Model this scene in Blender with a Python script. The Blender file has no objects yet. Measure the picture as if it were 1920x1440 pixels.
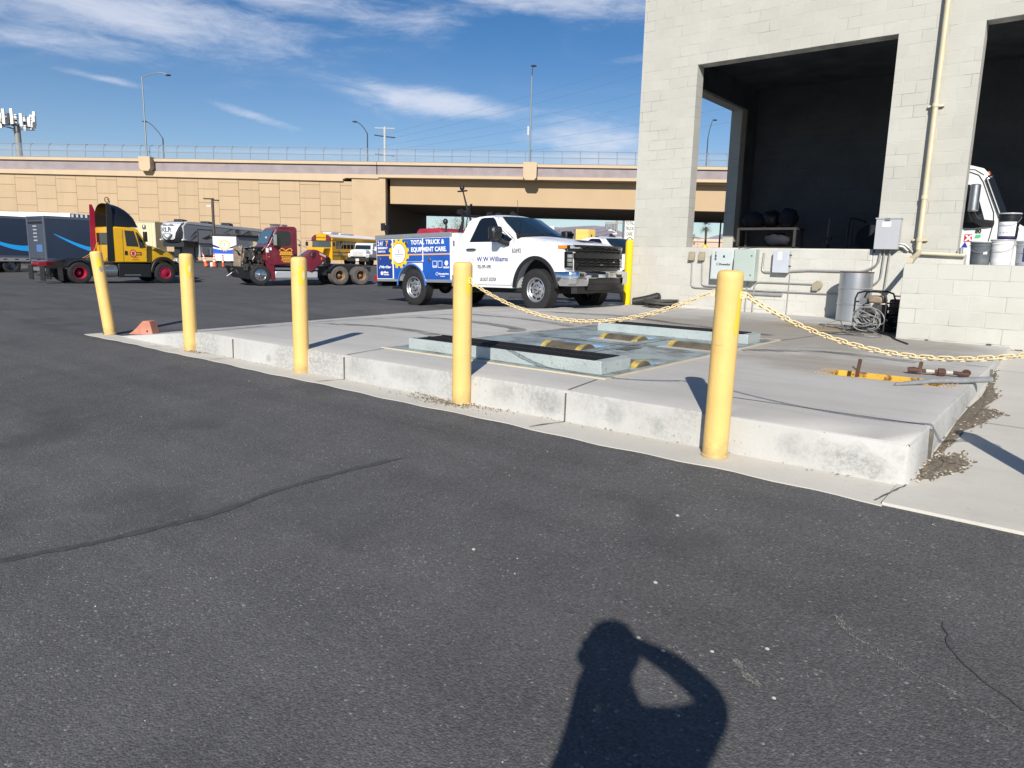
import bpy, bmesh, math, random
from mathutils import Matrix, Vector
R = math.radians
SC = bpy.context.scene
COL = SC.collection
rnd = random.Random(11)
YAW = R(38.28)
RH = Vector((math.cos(YAW), math.sin(YAW), 0)); FH = Vector((-math.sin(YAW), math.cos(YAW), 0))
def fr(L, D, z=0):                      # the overpass runs along RH; FH points across it
    return RH*L + FH*D + Vector((0, 0, z))

# ---------------------------------------------------------------- materials
MATS = {}
def mat(name, col=(.5, .5, .5), rough=.5, metal=0, var=0, vs=4, bump=0, bs=80, coat=0, spec=None, dirt=None, ds=3, da=.5, dlo=.5, dhi=.7):
    if name in MATS: return MATS[name]
    m = bpy.data.materials.new(name); m.use_nodes = True; MATS[name] = m
    nt = m.node_tree; N = nt.nodes; Lk = nt.links; p = N['Principled BSDF']
    p.inputs['Roughness'].default_value = rough; p.inputs['Metallic'].default_value = metal
    p.inputs['Base Color'].default_value = (*col, 1)
    if coat: p.inputs['Coat Weight'].default_value = coat; p.inputs['Coat Roughness'].default_value = .08
    if spec is not None: p.inputs['Specular IOR Level'].default_value = spec
    if var or bump or dirt:
        tc = N.new('ShaderNodeTexCoord'); src = None
        if var:
            n = N.new('ShaderNodeTexNoise'); n.inputs['Scale'].default_value = vs; n.inputs['Detail'].default_value = 6
            Lk.new(tc.outputs['Object'], n.inputs['Vector'])
            mr = N.new('ShaderNodeMapRange'); mr.inputs[1].default_value = .3; mr.inputs[2].default_value = .7
            mr.inputs[3].default_value = 1-var; mr.inputs[4].default_value = 1+var*.6
            Lk.new(n.outputs['Fac'], mr.inputs[0])
            mx = N.new('ShaderNodeVectorMath'); mx.operation = 'SCALE'; mx.inputs[0].default_value = col
            Lk.new(mr.outputs[0], mx.inputs['Scale']); src = mx.outputs[0]
            Lk.new(src, p.inputs['Base Color'])
        if dirt:
            n2 = N.new('ShaderNodeTexNoise'); n2.inputs['Scale'].default_value = ds; n2.inputs['Detail'].default_value = 8; n2.inputs['Roughness'].default_value = .7
            Lk.new(tc.outputs['Object'], n2.inputs['Vector'])
            m2 = N.new('ShaderNodeMapRange'); m2.inputs[1].default_value = dlo; m2.inputs[2].default_value = dhi; m2.inputs[4].default_value = da
            Lk.new(n2.outputs['Fac'], m2.inputs[0])
            mm = N.new('ShaderNodeMix'); mm.data_type = 'RGBA'; Lk.new(m2.outputs[0], mm.inputs[0])
            if src: Lk.new(src, mm.inputs[6])
            else: mm.inputs[6].default_value = (*col, 1)
            mm.inputs[7].default_value = (*dirt, 1); Lk.new(mm.outputs[2], p.inputs['Base Color'])
        if bump:
            n3 = N.new('ShaderNodeTexNoise'); n3.inputs['Scale'].default_value = bs; n3.inputs['Detail'].default_value = 4
            Lk.new(tc.outputs['Object'], n3.inputs['Vector'])
            b = N.new('ShaderNodeBump'); b.inputs['Strength'].default_value = bump; b.inputs['Distance'].default_value = .02
            Lk.new(n3.outputs['Fac'], b.inputs['Height']); Lk.new(b.outputs[0], p.inputs['Normal'])
    return m

class NT:                                # tiny helper for hand made node trees
    def __init__(s, name):
        s.m = bpy.data.materials.new(name); s.m.use_nodes = True; s.t = s.m.node_tree; s.p = s.t.nodes['Principled BSDF']; MATS[name] = s.m
    def n(s, ty, **kw):
        x = s.t.nodes.new('ShaderNode'+ty)
        for k, v in kw.items():
            if k.startswith('i_'):
                k = k[2:]; k = int(k) if k.isdigit() else k.replace('_', ' ')
                x.inputs[k].default_value = v
            else: setattr(x, k, v)
        return x
    def l(s, a, b): s.t.links.new(a, b)
    def mix(s, fac, a, b, blend='MIX'):
        x = s.n('Mix', data_type='RGBA', blend_type=blend)
        for sock, v in ((0, fac), (6, a), (7, b)):
            if hasattr(v, 'is_linked'): s.l(v, x.inputs[sock])
            elif sock == 0: x.inputs[0].default_value = v
            else: x.inputs[sock].default_value = (*v, 1)
        return x.outputs[2]
    def rng(s, v, a, b, c=0, d=1):
        x = s.n('MapRange'); s.l(v, x.inputs[0])
        for i, q in enumerate((a, b, c, d)): x.inputs[i+1].default_value = q
        return x.outputs[0]
    def math(s, op, a, b=0):
        x = s.n('Math', operation=op)
        for i, v in enumerate((a, b)):
            if hasattr(v, 'is_linked'): s.l(v, x.inputs[i])
            else: x.inputs[i].default_value = v
        return x.outputs[0]
    def noise(s, vec, scale, detail=5, rough=.55):
        x = s.n('TexNoise'); x.inputs['Scale'].default_value = scale; x.inputs['Detail'].default_value = detail; x.inputs['Roughness'].default_value = rough
        s.l(vec, x.inputs['Vector']); return x.outputs['Fac']

# ---------------------------------------------------------------- mesh builder
class MB:
    def __init__(s): s.v = []; s.f = []; s.m = []; s.mi = 0; s.T = Matrix()
    def add(s, vs, fs):
        o = len(s.v); s.v += [s.T @ Vector(v) for v in vs]; s.f += [tuple(i+o for i in f) for f in fs]; s.m += [s.mi]*len(fs); return s
    def box(s, x0, x1, y0, y1, z0, z1):
        return s.add([(x0,y0,z0),(x1,y0,z0),(x1,y1,z0),(x0,y1,z0),(x0,y0,z1),(x1,y0,z1),(x1,y1,z1),(x0,y1,z1)],
              [(0,3,2,1),(4,5,6,7),(0,1,5,4),(1,2,6,5),(2,3,7,6),(3,0,4,7)])
    def bar(s, p0, p1, w, h):            # square bar between two points
        p0 = Vector(p0); p1 = Vector(p1); d = (p1-p0).normalized()
        up = Vector((0,0,1)) if abs(d.z) < .95 else Vector((0,1,0))
        a = d.cross(up).normalized()*w/2; b = a.cross(d).normalized()*h/2
        vs = [p+q for p in (p0, p1) for q in (-a-b, a-b, a+b, -a+b)]
        return s.add(vs, [(0,1,2,3),(7,6,5,4),(0,4,5,1),(1,5,6,2),(2,6,7,3),(3,7,4,0)])
    def cyl(s, p0, p1, r0, r1=None, n=14, cap=True):
        r1 = r0 if r1 is None else r1
        p0 = Vector(p0); p1 = Vector(p1); d = (p1-p0).normalized()
        up = Vector((0,0,1)) if abs(d.z) < .9 else Vector((1,0,0))
        a = d.cross(up).normalized(); b = d.cross(a)
        vs = []
        for p, r in ((p0, r0), (p1, r1)):
            vs += [p + a*math.cos(2*math.pi*i/n)*r + b*math.sin(2*math.pi*i/n)*r for i in range(n)]
        fs = [(i, (i+1) % n, n+(i+1) % n, n+i) for i in range(n)]
        if cap: fs += [tuple(range(n))[::-1], tuple(range(n, 2*n))]
        return s.add(vs, fs)
    def tube(s, pts, r, n=8, closed=False, cap=True):
        P = [Vector(p) for p in pts]; m = len(P); vs = []; a = None
        rr = r if hasattr(r, '__len__') else [r]*m
        for i in range(m):
            if closed: d = P[(i+1) % m]-P[i-1]
            else: d = P[min(i+1, m-1)]-P[max(i-1, 0)]
            d = d.normalized() if d.length > 1e-9 else Vector((0,0,1))
            if a is None:
                up = Vector((0,0,1)) if abs(d.z) < .9 else Vector((1,0,0)); a = d.cross(up).normalized()
            else:
                a = (a - d*a.dot(d)).normalized()
            b = d.cross(a)
            vs += [P[i] + (a*math.cos(2*math.pi*k/n) + b*math.sin(2*math.pi*k/n))*rr[i] for k in range(n)]
        fs = []
        for i in range(m if closed else m-1):
            j = (i+1) % m
            fs += [(i*n+k, i*n+(k+1) % n, j*n+(k+1) % n, j*n+k) for k in range(n)]
        if not closed and cap: fs += [tuple(range(n))[::-1], tuple(range((m-1)*n, m*n))]
        return s.add(vs, fs)
    def lathe(s, prof, c=(0,0,0), axis='z', n=24):       # prof: (radius, height) along the axis
        c = Vector(c); vs = []; fs = []
        for r, h in prof:
            for k in range(n):
                t = 2*math.pi*k/n; x, y = r*math.cos(t), r*math.sin(t)
                vs.append(c + (Vector((x, y, h)) if axis == 'z' else Vector((x, h, y)) if axis == 'y' else Vector((h, x, y))))
        for i in range(len(prof)-1):
            fs += [(i*n+k, i*n+(k+1) % n, (i+1)*n+(k+1) % n, (i+1)*n+k) for k in range(n)]
        cap = len(prof) <= 6
        if cap and prof[0][0] > 1e-4: fs.append(tuple(range(n)))
        if cap and prof[-1][0] > 1e-4: fs.append(tuple(range((len(prof)-1)*n, len(prof)*n)))
        return s.add(vs, fs)
    def prism(s, poly, d0, d1, plane='xz'):
        n = len(poly)
        mk = {'xz': lambda a, b, d: (a, d, b), 'yz': lambda a, b, d: (d, a, b), 'xy': lambda a, b, d: (a, b, d)}[plane]
        vs = [mk(a, b, d0) for a, b in poly] + [mk(a, b, d1) for a, b in poly]
        return s.add(vs, [tuple(range(n))[::-1], tuple(range(n, 2*n))] + [(i, (i+1) % n, n+(i+1) % n, n+i) for i in range(n)])
    def grid(s, pts):                    # rows of points
        h = len(pts); w = len(pts[0])
        return s.add([p for row in pts for p in row], [(i*w+j, i*w+j+1, (i+1)*w+j+1, (i+1)*w+j) for i in range(h-1) for j in range(w-1)])
    def ball(s, c, r, n=10, sz=None):
        sx, sy, szz = sz or (1, 1, 1); c = Vector(c); vs = []; fs = []; h = n//2+1
        for i in range(h+1):
            a = math.pi*i/h
            for k in range(n):
                t = 2*math.pi*k/n; vs.append(c + Vector((r*sx*math.sin(a)*math.cos(t), r*sy*math.sin(a)*math.sin(t), r*szz*math.cos(a))))
        for i in range(h): fs += [(i*n+k, i*n+(k+1) % n, (i+1)*n+(k+1) % n, (i+1)*n+k) for k in range(n)]
        return s.add(vs, fs)
    def mesh(s, name, mats, smooth=True, ang=35, weld=True):
        me = bpy.data.meshes.new(name); me.from_pydata(s.v, [], s.f)
        for m in (mats if isinstance(mats, (list, tuple)) else [mats]): me.materials.append(m)
        me.polygons.foreach_set('material_index', s.m)
        bm = bmesh.new(); bm.from_mesh(me)
        if weld: bmesh.ops.remove_doubles(bm, verts=bm.verts, dist=1e-5)
        bmesh.ops.recalc_face_normals(bm, faces=bm.faces); bm.to_mesh(me); bm.free()
        if smooth:
            me.polygons.foreach_set('use_smooth', [True]*len(me.polygons)); me.set_sharp_from_angle(angle=R(ang))
        return me
    def build(s, name, mats, parent=None, bevel=0, seg=2, loc=None, rot=None, **kw):
        o = bpy.data.objects.new(name, s.mesh(name, mats, **kw)); COL.objects.link(o)
        if parent: o.parent = parent
        if loc is not None: o.location = loc
        if rot is not None: o.rotation_euler = rot
        if bevel:
            b = o.modifiers.new('bevel', 'BEVEL'); b.width = bevel; b.segments = seg; b.limit_method = 'ANGLE'; b.angle_limit = R(40); b.use_clamp_overlap = True
        return o

def tag(o, label=None, cat=None, group=None, kind=None):
    if label: o['label'] = label
    if cat: o['category'] = cat
    if group: o['group'] = group
    if kind: o['kind'] = kind
    return o
def thing(name, label, cat, loc=(0,0,0), rot=0, group=None):
    o = bpy.data.objects.new(name, None); COL.objects.link(o); o.location = loc
    o.rotation_euler = rot if hasattr(rot, '__len__') else (0, 0, rot)
    o.empty_display_size = .2
    return tag(o, label, cat, group)
def kids(o): return [c for c in bpy.data.objects if c.parent == o]
def dup(o, parent=None, skip=()):
    c = o.copy(); COL.objects.link(c); c.parent = parent
    for ch in kids(o):
        if ch.name.split('.')[0] not in skip: dup(ch, c, skip)
    return c
_tc = {}
def text(body, size, m, parent, loc, rot=(R(90),0,0), bold=0, align='LEFT', sx=1, name='lettering', ext=.0015, spacing=1):
    cu = bpy.data.curves.new('txt', 'FONT'); cu.body = body; cu.size = size; cu.extrude = ext; cu.offset = bold; cu.align_x = align; cu.space_character = spacing; cu.resolution_u = 3
    o = bpy.data.objects.new('txt', cu); COL.objects.link(o)
    dg = bpy.context.evaluated_depsgraph_get(); me = bpy.data.meshes.new_from_object(o.evaluated_get(dg))
    bpy.data.objects.remove(o); bpy.data.curves.remove(cu)
    me.name = name; me.materials.clear(); me.materials.append(m)
    t = bpy.data.objects.new(name, me); COL.objects.link(t); t.parent = parent; t.location = loc; t.rotation_euler = rot; t.scale = (sx, 1, 1)
    return t

# shared materials
ASPH_D = mat('rubber_black', (.018,.018,.019), .75, var=.3, vs=9, bump=.15, bs=60)
BLACKP = mat('black_plastic', (.013,.013,.015), .45)
BLACKM = mat('black_metal', (.02,.02,.022), .4, var=.2)
GLASS = mat('dark_glass', (.008,.011,.016), .04, spec=.8)
GLASSB = mat('tinted_windscreen', (.012,.022,.032), .05, spec=.9)
CHROME = mat('chrome', (.75,.76,.78), .1, 1)
ALUM = mat('aluminium', (.55,.56,.58), .32, .9, var=.15, vs=8)
STEELW = mat('steel_wheel', (.42,.43,.45), .38, .7, var=.12, vs=12)
WHITE = mat('white_paint', (.78,.79,.81), .25, coat=.4, var=.02, vs=3)
WHITEF = mat('white_flat', (.8,.8,.8), .6)
GREYP = mat('grey_steel', (.22,.23,.25), .5, .3, var=.15)
DARKIN = mat('dark_cavity', (.008,.008,.009), .9)
AMBER = mat('amber_lens', (.75,.22,.02), .2)
REDL = mat('red_lens', (.35,.01,.015), .2)
CLEAR = mat('clear_lens', (.45,.47,.5), .08, .3)
GALV = mat('galvanised', (.42,.43,.44), .45, .6, var=.15, vs=15)
# ---------------------------------------------------------------- ground
def interp(x, K):
    if x <= K[0][0]: return K[0][1]
    for (a, b), (c, d) in zip(K, K[1:]):
        if x <= c:
            t = (x-a)/(c-a); t = t*t*(3-2*t); return b+(d-b)*t
    return K[-1][1]
KD = [(10.5,0),(13,.04),(16,.09),(19,.09),(24,-.12),(33,-.5),(39,-.55),(46,-.35),(55,-.03),(70,.05),(90,0),(4000,0)]
def gz(x, y):
    D = FH.x*x + FH.y*y
    n = -.3*max(0, min(1.2, (4.1-y)/4.0))
    if x < -12: n *= max(0, 1-(-12-x)/10)
    z = n + interp(D, KD)
    if x > -8.6 and y > 10: z = min(z, .1)
    return z
def ground_coords(lo, hi, fine, fstep):
    c = []; x = fine[0]
    while x <= fine[1]+1e-6: c.append(x); x += fstep
    st = fstep; x = fine[1]
    while x < hi: st *= 1.28; x += st; c.append(x)
    st = fstep; x = fine[0]
    while x > lo: st *= 1.28; x -= st; c.insert(0, x)
    return c
a = NT('asphalt'); tc = a.n('TexCoord').outputs['Object']
big = a.noise(tc, .35, 4); mid = a.noise(tc, 2.2, 6, .65); fine = a.noise(tc, 75, 3)
vor = a.n('TexVoronoi'); vor.inputs['Scale'].default_value = 120; a.l(tc, vor.inputs['Vector'])
sep = a.n('SeparateColor'); a.l(vor.outputs['Color'], sep.inputs[0])
mp = a.n('Mapping'); mp.inputs['Scale'].default_value = (.12, 2.0, 1); mp.inputs['Rotation'].default_value = (0,0,R(20)); a.l(tc, mp.inputs[0])
streak = a.noise(mp.outputs[0], 1.0, 6, .6)
tone = a.math('ADD', a.math('ADD', a.rng(big, .3, .7, .078, .100), a.rng(mid, .3, .7, -.010, .010)), a.rng(streak, .35, .65, -.010, .012))
tone = a.math('ADD', tone, a.rng(fine, .3, .7, -.024, .026))
worn = a.rng(a.noise(tc, 1.1, 5, .7), .46, .64, .0, 1)
spk = a.math('GREATER_THAN', sep.outputs[0], a.rng(worn, 0, 1, .994, .962))
mid3 = a.math('GREATER_THAN', sep.outputs[2], .62)
tone = a.math('ADD', tone, a.math('MULTIPLY', mid3, a.math('MULTIPLY', sep.outputs[0], .036)))
base = a.n('CombineColor'); 
for i, k in enumerate((1.0, .985, .985)): a.l(a.math('MULTIPLY', tone, k), base.inputs[i])
lite = a.math('MULTIPLY', spk, a.rng(sep.outputs[1], 0, 1, .12, .7))
col = a.mix(lite, base.outputs[0], (.32,.31,.29))
pt = a.rng(a.noise(tc, .8, 3), .57, .66, 0, .42)
col = a.mix(pt, col, (.048,.048,.05))
mp2 = a.n('Mapping'); mp2.inputs['Rotation'].default_value = (0,0,R(35)); mp2.inputs['Scale'].default_value = (1, 1.9, 1); a.l(tc, mp2.inputs[0])
vo2 = a.n('TexVoronoi'); vo2.inputs['Scale'].default_value = 42; a.l(mp2.outputs[0], vo2.inputs['Vector']); se2 = a.n('SeparateColor'); a.l(vo2.outputs['Color'], se2.inputs[0])
clus = a.rng(a.noise(tc, .9, 4, .6), .44, .62)
stone = a.math('MULTIPLY', a.math('LESS_THAN', vo2.outputs['Distance'], a.rng(se2.outputs[2], 0, 1, .10, .30)), a.math('GREATER_THAN', se2.outputs[0], a.rng(clus, 0, 1, .960, .74)))
col = a.mix(a.math('MULTIPLY', stone, a.rng(se2.outputs[1], 0, 1, .1, .85)), col, (.29,.285,.27))
a.l(col, a.p.inputs['Base Color']); a.p.inputs['Roughness'].default_value = .82; a.p.inputs['Specular IOR Level'].default_value = .3
b = a.n('Bump'); b.inputs['Strength'].default_value = .55; b.inputs['Distance'].default_value = .006
hh = a.math('ADD', a.math('MULTIPLY', vor.outputs['Distance'], -.8), a.math('MULTIPLY', fine, .6)); a.l(hh, b.inputs['Height']); a.l(b.outputs[0], a.p.inputs['Normal'])
ASPHALT = a.m
xs = ground_coords(-3500, 3500, (-46, 10), .8); ys = sorted(set(ground_coords(-400, 4500, (-6, 46), .8)+[2.9,3.3,3.6,3.8,3.95,4.02,4.1,4.2,4.35,4.5,4.7,5.0]))
g = MB(); g.grid([[(x, y, gz(x, y)) for x in xs] for y in ys])
tag(g.build('ground', ASPHALT, smooth=True, weld=False), kind='structure')

# concrete
def concrete(name, base, stain, amt=.5, vert=False):
    a = NT(name); tc = a.n('TexCoord').outputs['Object']
    big = a.noise(tc, .55, 5, .6); mid = a.noise(tc, 4.5, 8, .7); fine = a.noise(tc, 70, 4)
    mp = a.n('Mapping'); mp.inputs['Scale'].default_value = (.35, 3.2, 1) if not vert else (2.2, 2.2, .4); a.l(tc, mp.inputs[0])
    sk = a.noise(mp.outputs[0], 1.3, 7, .65)
    c = a.mix(a.rng(big, .35, .68), base, tuple(x*.84 for x in base))
    c = a.mix(a.rng(sk, .48, .72, 0, amt), c, stain)
    c = a.mix(a.rng(mid, .56, .75, 0, .45), c, tuple(x*.72 for x in base))
    c = a.mix(a.rng(fine, .3, .7, 0, .18), c, tuple(min(1, x*1.2) for x in base))
    vo = a.n('TexVoronoi'); vo.inputs['Scale'].default_value = 26 if vert else 15; a.l(tc, vo.inputs['Vector'])
    se = a.n('SeparateColor'); a.l(vo.outputs['Color'], se.inputs[0])
    pit = a.math('MULTIPLY', a.math('LESS_THAN', vo.outputs['Distance'], .17 if vert else .10), a.math('GREATER_THAN', se.outputs[0], .72 if vert else .86))
    pit = a.math('MULTIPLY', pit, a.rng(a.noise(tc, 1.6, 4), .42, .6, 0, .75))
    c = a.mix(pit, c, tuple(x*.42 for x in base))
    if vert:
        blot = a.math('MULTIPLY', a.rng(a.noise(tc, 1.0, 4, .65), .44, .60), a.rng(a.noise(tc, 30, 5, .8), .40, .60, 0, .75))
        c = a.mix(blot, c, tuple(x*.5 for x in base))
    a.l(c, a.p.inputs['Base Color']); a.p.inputs['Roughness'].default_value = .85; a.p.inputs['Specular IOR Level'].default_value = .25
    b = a.n('Bump'); b.inputs['Strength'].default_value = .25; b.inputs['Distance'].default_value = .006
    a.l(a.math('ADD', fine, a.math('MULTIPLY', mid, .6)), b.inputs['Height']); a.l(b.outputs[0], a.p.inputs['Normal'])
    return a
CA = concrete('concrete_slab', (.525,.51,.48), (.385,.36,.315), .65)
# oily brown wear in front of the wash bay and round the pit (a stain of its own shape)
tc = CA.n('TexCoord').outputs['Object']; sx = CA.n('SeparateXYZ'); CA.l(tc, sx.inputs[0])
def blob(cx, cy, rx, ry):
    dx = CA.math('DIVIDE', CA.math('SUBTRACT', sx.outputs[0], cx), rx); dy = CA.math('DIVIDE', CA.math('SUBTRACT', sx.outputs[1], cy), ry)
    d = CA.math('SQRT', CA.math('ADD', CA.math('MULTIPLY', dx, dx), CA.math('MULTIPLY', dy, dy)))
    return CA.rng(CA.math('ADD', d, CA.rng(CA.noise(tc, 1.3, 6, .7), .2, .8, .45, -.45)), .55, 1.1, 1, 0)
oldc = CA.p.inputs['Base Color'].links[0].from_socket
c = CA.mix(CA.math('MULTIPLY', blob(-3.6, 10.6, 3.4, 2.8), .62), oldc, (.25,.215,.17))
c = CA.mix(CA.math('MULTIPLY', blob(-1.9, 7.6, 1.3, .9), .5), c, (.24,.19,.14))
c = CA.mix(CA.math('MULTIPLY', blob(-3.1, 11.9, .9, .35), .7), c, (.33,.22,.09))
CA.l(c, CA.p.inputs['Base Color'])
CSLAB = CA.m
CF_ = concrete('concrete_kerb', (.50,.50,.48), (.40,.385,.35), .5, True)
tcf_ = CF_.n('TexCoord').outputs['Object']; sf_ = CF_.n('SeparateXYZ'); CF_.l(tcf_, sf_.inputs[0])
def fblob(cx, cz, rx, rz, amt):
    dx = CF_.math('DIVIDE', CF_.math('SUBTRACT', sf_.outputs[0], cx), rx); dz = CF_.math('DIVIDE', CF_.math('SUBTRACT', sf_.outputs[2], cz), rz)
    d = CF_.math('SQRT', CF_.math('ADD', CF_.math('MULTIPLY', dx, dx), CF_.math('MULTIPLY', dz, dz)))
    return CF_.math('MULTIPLY', CF_.rng(CF_.math('ADD', d, CF_.rng(CF_.noise(tcf_, 9, 5, .7), .2, .8, .6, -.6)), .4, 1.1, 1, 0), CF_.rng(CF_.noise(tcf_, 42, 5, .85), .38, .58, .15, amt))
oc_ = CF_.p.inputs['Base Color'].links[0].from_socket
for q in ((-.95,.10,.26,.11,.85),(-1.3,.12,.10,.09,.5),(-2.55,.13,.09,.10,.6),(-2.2,.10,.06,.09,.5),(-3.15,.13,.18,.11,.7),(-3.6,.15,.13,.09,.5),(-4.7,.17,.35,.09,.5),(-5.4,.15,.2,.1,.45),(-6.9,.08,.05,.05,.8)):
    oc_ = CF_.mix(fblob(*q[:4], q[4]*.75), oc_, (.17,.17,.163))
CF_.l(oc_, CF_.p.inputs['Base Color']); CFACE = CF_.m
CGUT = concrete('concrete_gutter', (.59,.565,.505), (.47,.435,.37), .5).m
CDARK = mat('joint_dark', (.13,.12,.105), .95, var=.4, vs=20)

XL, XC, XR, YF, HP = -10.55, -8.35, -.68, 4.46, .25
def edge_z(y): return min(.13, .012 + max(0, y-4.4)*.0155)
def pz(x, y):
    if x >= XC: return HP
    t = (XC-x)/(XC-XL); e = edge_z(y); return HP + (e-HP)*t
def build_pad():
    m = MB()
    xs = [XL, -10, -9.4, -8.9, XC] + [XC+(XR-XC)*i/14 for i in range(1, 15)]
    ys = [YF, 4.9, 5.6, 6.5, 7.5, 8.5, 9.5, 10.5, 11.5, 12.5, 13.5, 14.6]
    # pit opening cut out of the top: leave out cells is too coarse, so the slab is laid in four rectangles round it
    def top(x0, x1, y0, y1):
        X = sorted({x0, x1, *[x for x in xs if x0 < x < x1]}); Y = sorted({y0, y1, *[y for y in ys if y0 < y < y1]})
        m.mi = 0; m.grid([[(x, y, pz(x, y)) for x in X] for y in Y])
    px0, px1, py0, py1 = -1.76, -.86, 6.86, 7.24
    top(XL, px0, YF, 14.6); top(px1, XR, YF, 14.6); top(px0, px1, YF, py0); top(px0, px1, py1, 14.6)
    # pit walls
    m.mi = 2
    m.add([(px0,py0,HP),(px1,py0,HP),(px1,py1,HP),(px0,py1,HP),(px0,py0,-.3),(px1,py0,-.3),(px1,py1,-.3),(px0,py1,-.3)], [(0,1,5,4),(1,2,6,5),(2,3,7,6),(3,0,4,7),(4,5,6,7)])
    # sides
    m.mi = 1
    X = [x for x in xs]; r = .018
    m.grid([[(x, YF, pz(x, YF)) for x in X], [(x, YF-r*.75, pz(x, YF)-r*.3) for x in X], [(x, YF-r, pz(x, YF)-r) for x in X], [(x, YF-r-.012, -.25) for x in X]])
    m.grid([[(XR, y, HP) for y in ys], [(XR+r*.75, y, HP-r*.3) for y in ys], [(XR+r, y, HP-r) for y in ys], [(XR+r+.02, y, -.25) for y in ys]])
    m.add([(XR,YF,HP),(XR+r,YF,HP-r),(XR,YF-r,HP-r),(XR+r+.02,YF,-.25),(XR,YF-r-.012,-.25)], [(0,2,1),(1,2,4,3)])
    m.grid([[(XL, y, pz(XL, y)) for y in ys], [(XL-.02, y, -.3) for y in ys]])
    o = m.build('concrete_pad', [CSLAB, CFACE, CDARK], smooth=True, ang=50); tag(o, kind='structure')
    # floor carried on inside and beside the building
    f = MB(); f.box(-8.3, 6, 14.62, 20.6, -.3, .246); tag(f.build('bay_floor', CSLAB), kind='structure')
    # joints sawn in the slab
    j = MB()
    def strip(p, q, w=.007, z=.0035):
        p = Vector(p); q = Vector(q); n = max(2, int((q-p).length/.5)); d = (q-p).normalized(); s = Vector((-d.y, d.x))*w
        rows = []
        for i in range(n+1):
            c = p+(q-p)*i/n; ww = s*rnd.uniform(.7, 1.3)
            rows.append([(*(c-ww), pz(c.x, c.y)+z), (*(c+ww), pz(c.x, c.y)+z)])
        j.grid(rows)
    strip((-3.08, 5.04), (-2.98, YF+.012)); strip((-3.02, 9.42), (-2.4, 14.5)); strip((-5.76, 5.17), (-5.6, YF+.012)); strip((XC, YF+.01), (XC-.15, 14.5), .006)
    strip((-9.2, YF+.01), (-7.9, 6.2), .004); strip((-6.3, 9.5), (-6.4, 14.5)); strip((-8.3, 9.6), (-3.0, 9.6), .006); strip((-.87, 8.63), (-.69, 8.63), .008)
    for x in (-2.98, -5.6, -7.6): j.box(x-.0035, x+.0035, YF-.033, YF-.010, .0, HP-.02)
    j.box(XR+.012, XR+.044, 5.085, 5.097, .0, HP-.02); strip((-2.0, 5.1), (-.69, 5.09), .006); j.box(XR+.012, XR+.044, 8.624, 8.636, .0, HP-.02)
    tag(j.build('pad_joint', CDARK), kind='structure')
build_pad()
# gutter strip in front of the pad and apron to the right of it
def edge_y(x): return 4.03 - .0185*x if x > -10 else 4.215
gm = MB(); rows = []
n = 90
for i in range(n+1):
    x = -11.15 + (10.5+.0)*i/n if False else -11.15 + (XR-.015+11.15)*i/n
    e = edge_y(x) + .012*math.sin(x*3.1) + .01*math.sin(x*11)
    rows.append([(x, e-.006, gz(x, e)-.06), (x, e, gz(x, e)+.005), (x, YF+.03, gz(x, YF)+.012 if x > XL else gz(x, YF)+.008)])
gm.grid(rows); tag(gm.build('gutter', CGUT), kind='structure')
def az(x, y): return .012 + max(0, min(1, (y-4.3)/6.6))*.20
am = MB()
am.grid([[(x, edge_y(x)-.004, -.08) for x in (XR-.02, -.2, .6, 1.6, 3, 6)]]+[[(x, max(y, edge_y(x)+.004) if y < 4.1 else y, az(x, y)) for x in (XR-.02, -.2, .6, 1.6, 3, 6)] for y in (4.0, 4.6, 5.5, 6.5, 7.5, 8.5, 9.5, 10.5, 11.2)])
tag(am.build('apron', CGUT, smooth=True), kind='structure')
jm = MB()
for y in (6.42, 9.2): jm.grid([[(XR+.04+i*.4, y-.02*i+.004, az(0, y)+.004) for i in range(10)], [(XR+.04+i*.4, y-.02*i-.004, az(0, y)+.004) for i in range(10)]])
jm.grid([[(XR-.055+.009*i+.004*math.sin(i*2), 4.055+i*.05, .0195) for i in range(9)], [(XR-.043+.009*i+.005*math.sin(i*3), 4.055+i*.05, .0195) for i in range(9)]])
for x0 in (-2.98, -5.6, -7.6, -9.1): jm.grid([[(x0-.1*t+.01*math.sin(9*t), YF-.03-t*(YF-.05-edge_y(x0)), .0155) for t in (0,.3,.6,1)], [(x0+.012-.1*t, YF-.03-t*(YF-.05-edge_y(x0)), .0155) for t in (0,.3,.6,1)]])
tag(jm.build('apron_joint', CDARK), kind='structure')
# sealed seam and cracks in the asphalt
sm = MB()
def ribbon(mb, pts, w, zoff=.004, jit=.3, zf=gz):
    P = [Vector(p) for p in pts]; out = []
    for i in range(len(P)-1):
        k = max(2, int((P[i+1]-P[i]).length/.06))
        for t in range(k): out.append(P[i].lerp(P[i+1], t/k))
    out.append(P[-1]); rows = []
    for i, p in enumerate(out):
        d = (out[min(i+1, len(out)-1)]-out[max(i-1, 0)]).normalized(); s = Vector((-d.y, d.x)); off = s*rnd.uniform(-1, 1)*w*jit
        ww = w*(.5+.5*rnd.random())*(min(1, i/3+.1))*(min(1, (len(out)-1-i)/3+.1))
        a = p+off-s*ww; b = p+off+s*ww
        rows.append([(a.x, a.y, zf(a.x, a.y)+zoff), (b.x, b.y, zf(b.x, b.y)+zoff)])
    mb.grid(rows)
ribbon(sm, [(-3.9,.6),(-3.835,1.0),(-3.667,1.363),(-3.511,1.892),(-3.53,2.3),(-3.455,2.78),(-3.34,3.13)], .034, zoff=.0035, jit=.12)
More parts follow.
